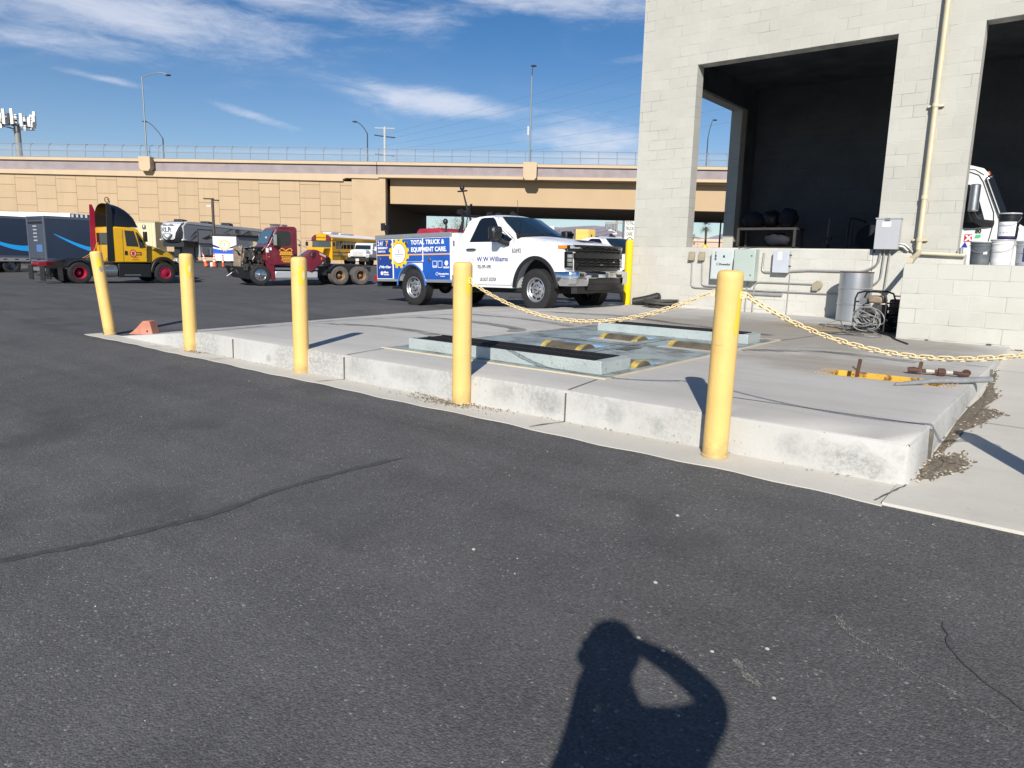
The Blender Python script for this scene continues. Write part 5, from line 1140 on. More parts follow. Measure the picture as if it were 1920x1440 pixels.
        m = MB(); m.box(3.2,3.36,min(s*1.2,s*1.4),max(s*1.2,s*1.4),2.72,2.95); m.build('hood_mirror', ALUM, t, bevel=.05)
    m = MB(); m.add([(3.49,-1.02,1.94),(3.49,1.02,1.94),(3.0,.98,2.70),(3.0,-.98,2.70)], [(0,1,2,3)]); m.build('windscreen', GLASSB, t)
    # roof fairing: dome open at the back
    m = MB(); rows = []
    for k in range(9):
        u = k/8; x = 1.60+(3.12-1.60)*u; h = 1.14*math.sqrt(max(0, 1-(u)**2.2))+.02
        rows.append([(x, 1.08*(1-.18*u*u)*math.cos(a)*(1 if abs(math.cos(a)) < .9 else 1), 2.80+h*min(1, math.sin(a)**.45 if math.sin(a) > 0 else 0)) for a in [math.pi*j/16 for j in range(17)]])
    m.grid(rows); m.build('roof_fairing', FAIR, t)
    m = MB(); m.tube([(1.60,-1.0,3.9),(1.62,-1.0,4.02),(1.50,-1.0,4.12)], .02, 6); m.tube([(1.5+.1*math.cos(q),-1.0,4.08+.12*math.sin(q)) for q in [2*math.pi*i/14 for i in range(14)]], .02, 6, closed=True); m.build('roof_hook', BLACKM, t)
    m = MB(); m.cyl((1.48,-.95,1.2),(1.48,-.95,2.7), .06, n=12); m.tube([(1.4,-.9,1.3),(1.25,-.95,1.1),(1.0,-.8,1.15)], .03, 6); m.tube([(1.42,.5,2.0),(1.2,.4,1.4),(.8,.3,1.2)], .025, 6); m.tube([(1.42,.3,2.0),(1.1,.2,1.5),(.6,.2,1.2)], .025, 6); m.build('air_lines', mat('hose_orange', (.35,.2,.02), .5), t)
    for s in (1,):
        m = MB(); m.lathe([(.2,-.004),(.2,0)], (2.66,-1.126,1.5), 'y', 20); m.build('red_disc', mat('disc_red', (.5,.01,.01), .35), t)
        m = MB(); m.lathe([(.15,-.008),(.15,-.004)], (2.66,-1.126,1.5), 'y', 20); m.build('pale_disc', mat('disc_pale', (.6,.45,.3), .4), t); text('E', .22, MATS['disc_red'], t, (2.59,-1.136,1.42), bold=.02)
        m = MB(); m.box(2.78,3.12,-1.13,-1.12,1.41,1.58); m.build('dark_plate', mat('plate_dark', (.12,.01,.01), .4), t); m = MB(); m.box(2.84,3.07,-1.133,-1.13,1.45,1.54); m.build('plate_letters', mat('plate_gold', (.5,.25,.03), .5), t)
    m = MB()
    for z, a, b in ((1.30,2.6,2.95),(1.22,2.65,2.9),(1.17,2.55,2.98)): m.box(a,b,-1.128,-1.12,z,z+.025)
    m.build('door_caption', mat('caption_brown', (.3,.15,.02), .5), t)
    for o in kids(t):
        if o.name.startswith('wheel'):
            if o.location.x > 1: o.location.x = 1.6+(o.location.x-1.6)*.87
        else:
            if o.name.startswith('lettering'): o.location.x = 1.6+(o.location.x-1.6)*.87
            else:
                for v in o.data.vertices:
                    if v.co.x > 1.6: v.co.x = 1.6+(v.co.x-1.6)*.87
    return t
yellow_tractor()
# ---------------------------------------------------------------- wrecked maroon tractor, bonnet torn off
def maroon_tractor():
    a = Vector((-29.565, 18.461))*1.18; b = Vector((-28.345, 22.46))*1.18      # steer axle and middle of the tandem
    d = (a-b); hd = math.atan2(d.y, d.x); WB = d.length
    t = thing('tractor_unit', 'wrecked maroon tractor with its engine bare and bonnet gone', 'truck', (b.x, b.y, gz(b.x, b.y)), hd)
    for x in (-.62, .62):
        for s in (-1, 1): wheel(t, x, s*.90, 'trkrear_d', .51, .60, .29, 'truckdusty', RIMB)
    for s in (-1, 1): wheel(t, WB, s*1.03, 'trkfront_c', .51, .30, .29, 'front', RIMC)
    m = MB()
    for s in (-1, 1): m.box(-1.5,WB+.9,s*.42-.05,s*.42+.05,.72,1.0)
    m.cyl((-.62,-.9,.5),(-.62,.9,.5), .12); m.cyl((.62,-.9,.5),(.62,.9,.5), .12); m.box(-1.0,1.0,-.45,.45,.98,1.12); m.cyl((WB,-.9,.5),(WB,.9,.5), .08); m.box(1.2,WB-.4,-.7,.7,.5,1.0); m.build('chassis', BLACKM, t)
    m = MB(); m.prism(ell(.62,.5,.66,.62,20,100,8)+ell(.62,.5,.62,.58,100,20,8), .55, 1.2); m.build('mudguard', BLACKP, t)
    x0 = 2.95; x1 = 4.42
    m = MB(); m.prism([(x0,1.08),(x1,1.0),(x1+.22,1.25),(x1+.18,1.95),(x1+.02,2.15),(x1-.32,2.88),(x1-.45,3.0),(x1-.7,3.05),(x0+.12,3.05),(x0,2.95)], -1.12, 1.12); m.build('cab', MAR, t, bevel=.06, seg=3)
    m = MB(); m.add([(x1+.04,-.98,2.12),(x1+.04,.98,2.12),(x1-.30,.96,2.84),(x1-.30,-.96,2.84)], [(0,1,2,3)]); 
    for v in m.v: v.x += .03; v.z += .015
    m.build('windscreen', mat('glass_teal', (.06,.11,.14), .08, spec=.8), t)
    m = MB(); m.box(x1-.08,x1-.075,.2,.5,2.42,2.5); m.build('paper_note', LABEL, t, loc=(.02,0,.0))
    for s in (-1, 1):
        m = MB(); m.prism([(x0+.42,2.05),(x1-.12,2.02),(x1-.08,2.12),(x1-.40,2.80),(x0+.45,2.80),(x0+.36,2.7),(x0+.36,2.15)], s*1.123, s*1.128); m.build('side_window', GLASS, t)
        m = MB(); m.tube([(x0+.22,s*1.125,1.15),(x0+.22,s*1.125,2.85),(x0+.4,s*1.125,2.93),(x1-.5,s*1.125,2.93)], .012, 5); m.tube([(x1-.02,s*1.125,1.05),(x1+.0,s*1.125,1.95),(x1-.42,s*1.125,2.86)], .012, 5); m.build('door_seam', BLACKP, t)
        m = MB(); m.box(x1-.30,x1-.12,min(s*1.24,s*1.44),max(s*1.24,s*1.44),2.05,2.62); m.tube([(x1-.2,s*1.1,2.0),(x1-.2,s*1.34,2.1)], .03, 6); m.build('mirror', CHROME, t, bevel=.03)
        m = MB(); m.prism([(x1-.02,1.02),(x1+.22,1.2),(x1+.12,.75),(x1-.08,.22),(x1-.22,.22),(x1-.22,1.02)], s*.98, s*1.12); m.build('step_fairing', MAR, t, bevel=.02)
        m = MB(); m.box(x0-1.1,x1-.25,min(s*.75,s*1.1),max(s*.75,s*1.1),.36,.72); m.build('fuel_tank', mat('tank_white', (.62,.63,.64), .3, .5), t, bevel=.05); m = MB(); m.box(x0-1.1,x1-.25,min(s*.8,s*1.14),max(s*.8,s*1.14),.80,.90); m.box(x0-1.1,x1-.25,min(s*.8,s*1.14),max(s*.8,s*1.14),.29,.35); m.build('running_board', ALUM, t)
        m = MB(); m.box(x0+.08,x0+.2,min(s*1.12,s*1.14),max(s*1.12,s*1.14),1.35,1.62); m.build('door_handle', BLACKP, t)
        m = MB(); m.tube([(x0-.05,s*1.0,1.4),(x0-.18,s*1.0,1.45),(x0-.2,s*1.0,2.3),(x0-.05,s*1.0,2.4)], .02, 6); m.build('grab_rail', ALUM, t)
    YG = mat('letter_gold', (.75,.40,.03), .4)
    m = MB(); xc = x0+.62
    m.tube([(xc-.32+.32*(1-math.cos(q)), 1.128, 1.78+.12*abs(math.sin(q*2))) for q in [math.pi*i/16 for i in range(17)]], .03, 5)
    for z, w in ((1.66,.62),(1.56,.66),(1.44,.50),(1.36,.42),(1.28,.54),(1.19,.36)):
        k = 0; x = xc-w/2
        while x < xc+w/2: 
            dw = rnd.uniform(.04,.09); m.box(x, min(x+dw, xc+w/2), 1.122, 1.13, z, z+(.09 if z > 1.5 else .05)); x += dw+.02
    m.build('door_lettering', YG, t)
    m = MB(); m.box(x1+.06,x1+.20,1.122,1.13,1.68,1.9); m.box(x1-.10,x1+.02,1.122,1.13,1.80,1.94); m.build('door_sticker', LABEL, t)
    m = MB(); m.box(x1-.0,x1+.1,1.122,1.13,1.44,1.47); m.build('side_marker', AMBER, t)
    for x in (x1-.55, x1-.8, x0+.3): m = MB(); m.box(x,x+.08,-.3,.3,3.05,3.12); m.cyl((x,.45,3.12),(x+.3,.45,3.14), .035); m.build('air_horn', ALUM, t)
    # bare engine
    rr = random.Random(12); XE = x1+.15; L = WB+1.0-XE
    m = MB()
    for k in range(26):
        c = (XE+rr.uniform(.1,L*.75), rr.uniform(-.5,.62), rr.uniform(.85,1.85-.25*rr.random())); s = [rr.uniform(.06,.22) for _ in range(3)]
        m.box(c[0]-s[0],c[0]+s[0],c[1]-s[1],c[1]+s[1],c[2]-s[2]*.8,c[2]+s[2]*.8)
    for k in range(8): c = (XE+rr.uniform(.1,L*.8), rr.uniform(.1,.7), rr.uniform(.8,1.6)); m.cyl(c, (c[0]+rr.uniform(-.1,.1), c[1]+.2, c[2]), rr.uniform(.06,.13), n=10)
    m.build('engine', mat('engine_dark', (.06,.055,.05), .6, .3, var=.6, vs=6), t, bevel=.015)
    m = MB()
    for k in range(34):
        p = Vector((XE+rr.uniform(.0,L*.9), rr.uniform(-.1,.8), rr.uniform(.8,1.95))); pts = [p]
        for q in range(4): p = p+Vector((rr.uniform(-.25,.25), rr.uniform(-.1,.12), rr.uniform(-.25,.2))); pts.append(p)
        m.mi = rr.randint(0, 2); m.tube(pts, rr.uniform(.012,.04), 6)
    m.build('engine_hoses', [BLACKP, ALUM, mat('hose_tan', (.35,.28,.2), .6)], t)
    m = MB(); m.box(XE+L*.80,XE+L*.95,-.55,.6,.85,1.95); 
    for k in range(10): m.bar((XE+L*.72+rr.uniform(0,.3), rr.uniform(.3,.66), .8),(XE+L*.72+rr.uniform(0,.3), rr.uniform(.4,.7), 1.95+rr.uniform(-.3,.1)), .04, .03)
    m.build('radiator', mat('radiator_tan', (.33,.26,.19), .7, var=.5, vs=9), t, bevel=.01)
    m = MB(); m.prism([(XE+L*.5,.25),(XE+L*.95,.35),(XE+L*1.12,.6),(XE+L*1.2,.95),(XE+L*.6,.9)], -.9, .75); m.build('bumper_remains', BLACKP, t)
    m = MB(); 
    for k in range(9): p = Vector((XE+L*rr.uniform(.8,1.15), rr.uniform(.2,.8), rr.uniform(.7,1.0))); m.bar(p, p+Vector((rr.uniform(-.2,.3), rr.uniform(-.1,.2), rr.uniform(-.2,.1))), .06, .02)
    m.build('torn_metal', mat('torn_metal', (.40,.34,.28), .5, .5, var=.4), t)
    m = MB(); m.grid([[(x1+.1+.35*k, y, 1.95-.03*k+.05*math.sin(5*y+k)) for y in [-.9+.2*j for j in range(10)]] for k in range(4)]); m.build('crumpled_cowl', BLACKP, t)
    # torn bonnet lying on the frame behind the cab
    h = thing('truck_bonnet', 'detached maroon truck bonnet resting upside tilted on the wrecked tractor frame', 'bonnet', (0,0,0))
    h.matrix_world = Matrix.Translation((b.x, b.y, gz(b.x, b.y))) @ Matrix.Rotation(hd, 4, 'Z') @ Matrix.Translation((.36, 0, 0))
    m = MB(); m.prism([(2.42,1.45),(1.75,1.90),(1.5,1.86),(1.0,1.60),(.93,1.46),(1.88,.66),(2.05,.76)], .30, 1.18); m.build('bonnet_shell', MAR, h, bevel=.06, seg=3)
    m = MB(); m.prism([(1.82,1.70),(1.62,1.76),(1.66,1.5),(1.80,1.40),(1.88,1.5)], 1.17, 1.21); m.build('lamp_opening', DARKIN, h, bevel=.02); m = MB(); m.box(1.84,1.87,1.2,1.23,1.55,1.70); m.build('chrome_strip', CHROME, h); m = MB(); m.prism([(1.42,1.74),(1.05,1.58),(1.08,1.48),(1.40,1.62)], 1.17, 1.2); m.build('bare_patch', mat('primer_pink', (.45,.32,.32), .6), h); m = MB(); m.box(1.28,1.33,1.17,1.20,1.36,1.48); m.build('side_marker', AMBER, h)
    return t
maroon_tractor()
# ---------------------------------------------------------------- delivery trailers with a blue swoosh
TRN = mat('trailer_navy', (.028,.042,.075), .4, coat=.2, var=.06, vs=.8); SWO = mat('swoosh_blue', (.02,.36,.85), .45); ROLL = mat('roll_door', (.085,.10,.135), .5, .3, var=.2, vs=5)
def trailer(label, L, D, ln, z0, off=0):
    hd = YAW+R(53); p = fr(L, D); t = thing('delivery_trailer', label, 'trailer', (p.x, p.y, gz(p.x, p.y)), hd, 'navy delivery trailers')
    # x from the rear door forward, right side (y=-0) faces us
    zb = z0; zt = 3.42
    m = MB(); m.box(0,ln,0,2.45,zb,zt); m.build('box_body', TRN, t, bevel=.02)
    m = MB(); m.box(-.0,ln,-.02,0,zt-.14,zt+.01); m.box(0,ln,-.02,0,zb-.02,zb+.09); m.build('edge_rail', mat('rail_slate', (.12,.14,.19), .4, .4), t)
    m = MB(); N = 16; up = []; lo = []
    for i in range(N+1):
        u = i/N; x = .35+off+u*2.9; zc = zb+(zt-zb)*(.60-.38*math.sin(u*math.pi*.52)**1.0)-.0; w = .03+.30*u**.8
        up.append((x, zc+w/2)); lo.append((x, zc-w/2))
    m.prism(up+lo[::-1], -.006, .0); m.build('swoosh', SWO, t, smooth=False)
    m = MB(); m.box(-.012,0,.14,2.31,zb+.08,zt-.22); m.build('rear_door', ROLL, t)
    for y in (.06,2.39): m = MB(); m.box(-.04,.02,y-.06,y+.06,zb-.1,zt); m.build('door_post', mat('post_slate', (.16,.18,.22), .4, .4), t)
    m = MB(); m.box(-.03,-.01,.25,2.2,zt-.42,zt-.30); m.build('door_slot', DARKIN, t)
    m = MB()
    for k in range(5): m.box(-.02,-.012,1.1,1.6,zb+1.05+k*.2,zb+1.12+k*.2)
    m.build('faded_letters', mat('faded_letters', (.42,.44,.48), .6, var=.6, vs=20), t); m = MB(); m.box(-.02,-.012,.5,1.3,zb+.45,zb+.85); m.build('blue_sticker', mat('sticker_blue', (.08,.18,.38), .5), t)
    m = MB(); m.box(-.05,ln,.25,.45,zb-.32,zb-.12); m.box(-.05,ln,2.0,2.2,zb-.32,zb-.12); m.box(-.1,.0,.1,2.35,.35,.55); m.build('chassis', mat('chassis_grey', (.20,.21,.23), .5, .3), t)
    m = MB(); m.box(.3,4.5,-.0,.04,zb-.26,zb-.03); m.build('side_guard', mat('guard_grey', (.30,.31,.34), .5, .3), t)
    m = MB()
    for k in range(6): m.box(.55+k*.6,.75+k*.6,-.003,0,zb-.17,zb-.11)
    m.build('guard_slots', DARKIN, t)
    for x in (1.1, 2.2):
        for y in (.25, 2.2): wheel(t, x, y if y > 1 else -(-y), 'trlr', .48, .3, .28, 'front', STEELW)
    [part('mud_flap', BLACKP, t, (-.0,.03,a_,b_,.2,zb-.1)) for a_, b_ in ((.1,.8),(1.7,2.4))]
    return t
trailer('navy delivery trailer with blue swoosh at the left edge, rear out of view', -31.9, 42.4, 9.0, 1.0, -.1)
trailer('navy delivery trailer with grey roll door facing the yard behind the tractor', -26.4, 41.0, 3.7, .98, .1)
wt = thing('white_trailer', 'white box trailer whose roof shows over the navy trailers', 'trailer', fr(-41, 52, gz(*fr(-41,52).xy)), YAW)
m = MB(); m.box(-2,9.4,0,2.4,.9,3.72-.02); m.build('box_body', WHITEF, wt, bevel=.02); m = MB()
for k in range(6): m.box(9.5+k*.32,9.66+k*.32,0,2.4,3.3,3.62)
m.build('roof_ribs', mat('rib_grey', (.35,.38,.42), .5), wt); m = MB(); m.box(9.4,11.6,.02,2.38,.9,3.3); m.build('open_bay', mat('rib_dark', (.12,.13,.15), .6), wt)
for x in (0,1.2): 
    m = MB(); m.lathe([(.25,-.15),(.48,-.14),(.48,.14),(.25,.15)], (x,.3,.48), 'y', 16); m.build('wheel', ASPH_D, wt)
# ---------------------------------------------------------------- fifth wheel caravan
def caravan():
    c = fr(-30.3, 66.0); t = thing('fifth_wheel_caravan', 'long grey and black fifth wheel caravan with white nose cap', 'caravan', (c.x, c.y, gz(c.x, c.y)-.02), YAW+R(76))
    CG = mat('caravan_grey', (.38,.39,.41), .35, var=.06, vs=1.5); CD = mat('caravan_dark', (.03,.032,.036), .35); CW = mat('caravan_white', (.72,.73,.75), .3)
    # x from the nose backwards, y=0 is the side facing right (towards the yard)
    LN = 13.0; m = MB(); m.prism([(0.55,2.0),(2.6,1.95),(2.7,.55),(LN,.55),(LN,3.35),(12.6,3.55),(1.0,3.72),(.5,3.3)], 0, 2.45); m.build('coach_body', CG, t, bevel=.05)
    m = MB(); m.prism([(.9,3.60),(1.1,3.74),(LN-.3,3.58),(LN,3.40),(LN,3.28),(1.0,3.56)], -.02, 2.47); m.build('roof_edge', CW, t)
    m = MB(); rows = []
    for z, x in ((1.9,.35),(2.2,.05),(2.7,-.10),(3.2,.0),(3.55,.25),(3.72,.7)):
        rows.append([(x+.7*abs(2*j/10-1)**3, 2.45*j/10, z) for j in range(11)])
    m.grid(rows); m.build('nose_cap', CD, t)
    m = MB(); rows = []
    for z, x, w in ((2.08,.12,.30),(2.2,.035,.48),(2.7,-.115,.62),(3.2,-.015,.74),(3.5,.18,.80),(3.66,.52,.82)):
        rows.append([(x+.7*abs(w*(2*j/10-1))**3-.015, 1.225+1.225*w*(2*j/10-1), z) for j in range(11)])
    m.grid(rows); m.build('nose_shield', CW, t)
    LGx = mat('logo_grey', (.16,.17,.18), .5)
    text('XLR', .62, LGx, t, (-.16,2.02-.12,2.78), (R(90),0,R(-90)), .012)
    m = MB(); m.prism([(.72,2.60),(1.73,2.60),(1.6,2.38),(1.225,2.14),(.85,2.38)], -.16, -.14, 'yz'); m.mi = 1; m.prism([(.92,2.54),(1.53,2.54),(1.42,2.4),(1.225,2.26),(1.03,2.4)], -.17, -.16, 'yz'); m.mi = 0; m.box(-.12,-.09,.9,1.55,2.64,2.70); m.prism([(.55,3.36),(1.9,3.36),(1.7,3.48),(1.225,3.40),(.75,3.48)], -.05, -.02, 'yz'); m.build('nose_logo', [LGx, CW], t)
    for s in (0, 1): m = MB(); m.box(.35,.9,-.03 if s == 0 else 2.3,.15 if s == 0 else 2.48,2.02,2.14); m.build('nose_trim', CW, t, bevel=.03)
    m = MB(); m.box(.6,2.65,.1,2.35,1.45,1.95); m.box(1.0,1.3,.9,1.5,.6,1.5); m.build('pin_box', CD, t); 
    for y in (.3,2.1): m = MB(); m.box(2.3,2.42,y,y+.12,.05,1.6); m.build('landing_leg', CD, t)
    for x0, x1, z0, z1 in ((2.4,4.6,1.75,3.15),): 
        m = MB(); m.box(x0,x1,-.03,0,z0,z1); m.mi = 1; m.box(x0+.12,x1-.12,-.035,-.03,z0+.1,z1-.1); m.build('slide_out', [CD, CG], t)
    m = MB(); m.prism([(2.9,2.3),(3.5,2.45),(4.2,2.7),(4.0,2.5),(4.9,2.42),(4.2,2.34),(3.6,2.2)], -.045, -.036); m.prism([(1.3,2.3),(2.2,3.0),(2.25,2.85)], -.012, 0); m.prism([(1.2,1.95),(2.2,2.6),(2.25,2.48)], -.012, 0); m.prism([(5.4,2.0),(7.0,2.2),(7.2,2.35),(7.0,2.15)], -.012, 0); m.prism([(6.2,2.9),(7.6,3.4),(7.9,3.4)], -.012, 0); m.prism([(8.5,2.6),(10.5,3.3),(10.8,3.2)], -.012, 0); m.prism([(9.8,2.4),(12.4,3.0),(12.6,2.6),(10.2,2.3)], -.012, 0); m.prism([(2.75,1.55),(6.4,1.75),(6.4,1.65)], -.012, 0); m.build('side_graphics', CD, t)
    for x0, x1, z0, z1 in ((6.7,7.2,2.5,2.9),(6.7,7.2,1.3,1.7),(8.2,8.8,3.0,3.35),(10.2,10.9,2.6,3.1)): m = MB(); m.box(x0,x1,-.03,0,z0,z1); m.build('side_window', GLASS, t)
    for x0, x1 in ((2.9,3.8),(4.2,5.1),(5.3,6.1)): m = MB(); m.box(x0,x1,-.02,0,.75,1.45); m.build('locker_door', mat('locker_grey', (.30,.31,.33), .4), t); 
    m = MB(); m.box(2.7,LN,-.01,0,.55,.72); m.build('lower_skirt', CD, t)
    for x in (8.0,9.0): 
        for y in (.25,2.2): m = MB(); m.lathe([(.2,-.13),(.4,-.12),(.4,.12),(.2,.13)], (x,y,.41), 'y', 18); m.build('wheel', ASPH_D, t)
    for x in (1.7,5.4,8.6): m = MB(); m.prism([(x-.35,3.70),(x+.45,3.64),(x+.40,3.92),(x-.30,3.98)], .8, 1.7); m.build('roof_unit', CD, t, bevel=.04)
caravan()
# ---------------------------------------------------------------- service trailer with gear emblem
def panel_trailer():
    c = fr(-24.05, 58.0); t = thing('service_trailer', 'low grey trailer with white and blue gear emblem front', 'trailer', (c.x, c.y, gz(c.x, c.y)), YAW)
    m = MB(); m.box(0,1.86,.02,.5,.45,2.38); m.add([], []); 
    m.build('front_box', WHITEF, t)
    m = MB(); m.prism([(1.86,.45),(1.86,2.38),(1.86,2.38)], 0, 0.01) if False else None; m.prism([(1.88,.02),(3.6,5.4),(2.0,5.6),(.0,.5),(.02,.5)], .55, 2.36, 'xy'); m.build('trailer_body', mat('trailer_grey', (.27,.27,.28), .5), t)
    m = MB(); m.prism([(-.05,-.03),(1.95,-.03),(3.7,5.4),(2.0,5.6),(-.05,.5)], 2.38, 2.52, 'xy'); m.build('roof_cap', BLACKP, t)
    UB = mat('panel_blue', (.015,.09,.55), .4); ND = mat('panel_navy', (.02,.02,.14), .4)
    m = MB(); m.prism([(.0,1.0),(.0,1.42),(.6,1.30),(1.26,1.30),(1.86,1.42),(1.86,1.0)], .012, .02); m.mi = 1; m.prism([(0,1.52),(0,1.72),(.6,1.50),(.6,1.40)], .012, .02); m.prism([(1.86,1.52),(1.86,1.72),(1.26,1.50),(1.26,1.40)], .012, .02); m.build('panel_stripes', [UB, ND], t, smooth=False)
    def gear(x, z, r, y, par, gold):
        gp = []
        for k in range(14):
            for da, q in ((-.5,.84),(-.28,.86),(-.2,1),(.2,1),(.28,.86)): a = 2*math.pi*(k+da)/14; gp.append((x+r*q*math.cos(a), z+r*q*math.sin(a)))
        mb = MB(); mb.prism(gp, y, y+.006); o = mb.build('gear_emblem', gold, par, smooth=False); mb = MB(); mb.cyl((x,y-.004,z),(x,y,z), r*.68, n=26); mb.build('emblem_disc', WHITEF, o); mb = MB(); mb.box(x-.4*r,x+.4*r,y-.006,y-.004,z-.12*r,z-.02*r); mb.box(x-.08*r,x+.08*r,y-.006,y-.004,z+.08*r,z+.35*r); mb.build('emblem_marks', mat('crew_grey2', (.2,.22,.35), .5), o)
    gear(.93,1.66,.47,.004,t,mat('emblem_gold', (.72,.50,.08), .5))
    m = MB(); m.cyl((2.55,2.05,1.65),(2.56,2.0,1.65), .4); m.build('side_emblem', mat('emblem_faded', (.36,.30,.18), .6), t, loc=(.0,-.03,0))
    for x in (.25,1.6): m = MB(); m.cyl((x,.1,0),(x,.1,.5), .06); m.build('jack_leg', BLACKM, t)
    m = MB(); m.lathe([(.2,-.1),(.36,-.1),(.36,.1),(.2,.1)], (2.6,2.2,.36), 'x', 16); m.build('wheel', ASPH_D, t)
panel_trailer()
# ---------------------------------------------------------------- cones
CO = mat('cone_orange', (.75,.12,.03), .5); CS = mat('cone_white', (.75,.72,.68), .4); CB = mat('cone_base', (.02,.02,.02), .7)
def cone(label, L, D, h, tilt, post=False):
    c = fr(L, D); t = thing('traffic_cone', label, 'traffic cone', (c.x, c.y, gz(c.x, c.y)+.01), (0, tilt, YAW), 'orange traffic cones')
    r0, r1 = (.15,.035) if not post else (.085,.06)
    m = MB(); m.box(-.21,.21,-.21,.21,0,.05); m.build('base', CB, t, bevel=.01)
    m = MB(); m.lathe([(r0,.05),(r1,h),(.0005,h)], n=18); m.build('cone_body', CO, t)
    for a, b in ((.40,.52),(.60,.70),(.78,.86)):
        f = lambda z: r0+(r1-r0)*(z-.05)/(h-.05)+.003
        m = MB(); m.lathe([(f(h*a),h*a),(f(h*b),h*b)], n=18); m.build('white_band', CS, t)
cone('leaning orange cone left of the caravan wheels', -23.35, 55, 1.08, R(-14)); cone('upright orange cone under the emblem panel', -22.75, 55, 1.05, 0); cone('slim orange channel post beside the bare engine', -22.1, 55, .95, 0, True)
t = thing('plastic_tub', 'small white tub between the orange cones', 'tub', fr(-23.02,55.2,gz(*fr(-23.02,55.2).xy))); m = MB(); m.lathe([(.12,0),(.14,.36),(.13,.36),(.11,.02)], n=14); m.build('tub_body', WHITEF, t)
# ---------------------------------------------------------------- school bus
def bus():
    c = fr(-18.6, 71.5); BYW = mat('bus_yellow', (.70,.36,.01), .35); t = thing('school_bus', 'yellow school bus with white roof nosed toward the yard', 'bus', (c.x, c.y, gz(c.x, c.y)-.1), YAW+R(72))
    # x backwards from the nose; y=0 right hand side seen
    m = MB()
    sec = [(0,.6),(0,2.55),(.12,2.85),(.45,3.1),(1.2,3.2),(1.95,3.1),(2.28,2.85),(2.4,2.55),(2.4,.6)]
    m.add([(x, y, z) for x in (1.2, 10.5) for y, z in sec], [tuple(range(9)), tuple(range(17, 8, -1))]+[(i, (i+1) % 9, 9+(i+1) % 9, 9+i) for i in range(9)]); m.build('coach_body', BYW, t, bevel=.03)
    m = MB(); m.add([(x, 1.2+(y-1.2)*1.01, z+.02) for x in (1.3, 10.45) for y, z in sec[2:7]], [(i, i+1, 6+i, 5+i) for i in range(4)]); m.build('roof', WHITEF, t)
    m = MB(); m.box(2.2,3.6,.7,1.7,3.2,3.36); m.box(4.2,6.8,.8,1.6,3.2,3.32); m.build('roof_hatch', mat('hatch_grey', (.55,.57,.6), .4), t, bevel=.05)
    m = MB(); m.prism([(.15,1.8),(2.25,1.8),(1.95,1.0),(1.95,.6),(.45,.6),(.45,1.0)], .0, 1.3, 'yz'); m.build('bonnet', BYW, t, bevel=.12, seg=3)
    m = MB(); m.box(-.02,.0,.65,1.75,.75,1.35); m.build('grille', BLACKP, t)
    m = MB(); m.prism([(.12,1.85),(2.28,1.85),(2.25,2.42),(.15,2.42)], 1.17, 1.2, 'yz'); m.build('windscreen', mat('glass_sky', (.05,.08,.10), .06, spec=.8), t)
    m = MB(); m.prism([(.05,2.45),(2.35,2.45),(2.28,2.82),(1.95,3.05),(.45,3.05),(.12,2.82)], 1.14, 1.2, 'yz'); m.build('header_board', mat('header_maroon', (.09,.02,.025), .5), t)
    m = MB(); m.box(1.08,1.14,.65,1.75,2.50,3.14); m.build('sign_box', BYW, t, bevel=.03); text('SCHOOL BUS', .20, INK, t, (1.075,1.70,2.72), (R(90),0,R(-90)), .008, sx=.82)
    for y in (.35,2.05): m = MB(); m.cyl((1.10,y,2.72),(1.14,y,2.72), .1, n=14); m.build('warning_lamp', REDL, t); 
    m = MB(); m.box(1.3,10.4,-.03,.0,2.55,2.78); m.build('eave_band', mat('bus_ochre', (.50,.27,.02), .4), t)
    for k in range(12): m = MB(); x = 1.9+k*.7; m.box(x,x+.58,-.012,.0,1.75,2.5); m.build('side_window', GLASS, t)
    for z in (1.0,1.35): m = MB(); m.box(1.3,10.4,-.015,0,z,z+.06); m.build('rub_rail', BLACKP, t)
    for y in (-.35,2.75):
        m = MB(); m.box(.9,1.0,y-.12,y+.12,1.95,2.35); m.tube([(1.2,.1 if y < 0 else 2.3,2.5),(.95,y,2.5),(.95,y,1.9)], .025, 6); m.build('mirror', BLACKP, t)
    m = MB(); m.tube([(.3,2.2,1.7),(.1,2.6,1.9),(.0,2.9,1.95)], .02, 6); m.ball((0,2.95,1.98), .12, 10); m.build('cross_mirror', BLACKP, t)
    for x in (.7, 7.5):
        for y in (.3, 2.1): m = MB(); m.lathe([(.25,-.15),(.46,-.14),(.48,0),(.46,.14),(.25,.15)], (x,y,.48), 'y', 18); m.build('wheel', ASPH_D, t)
bus()
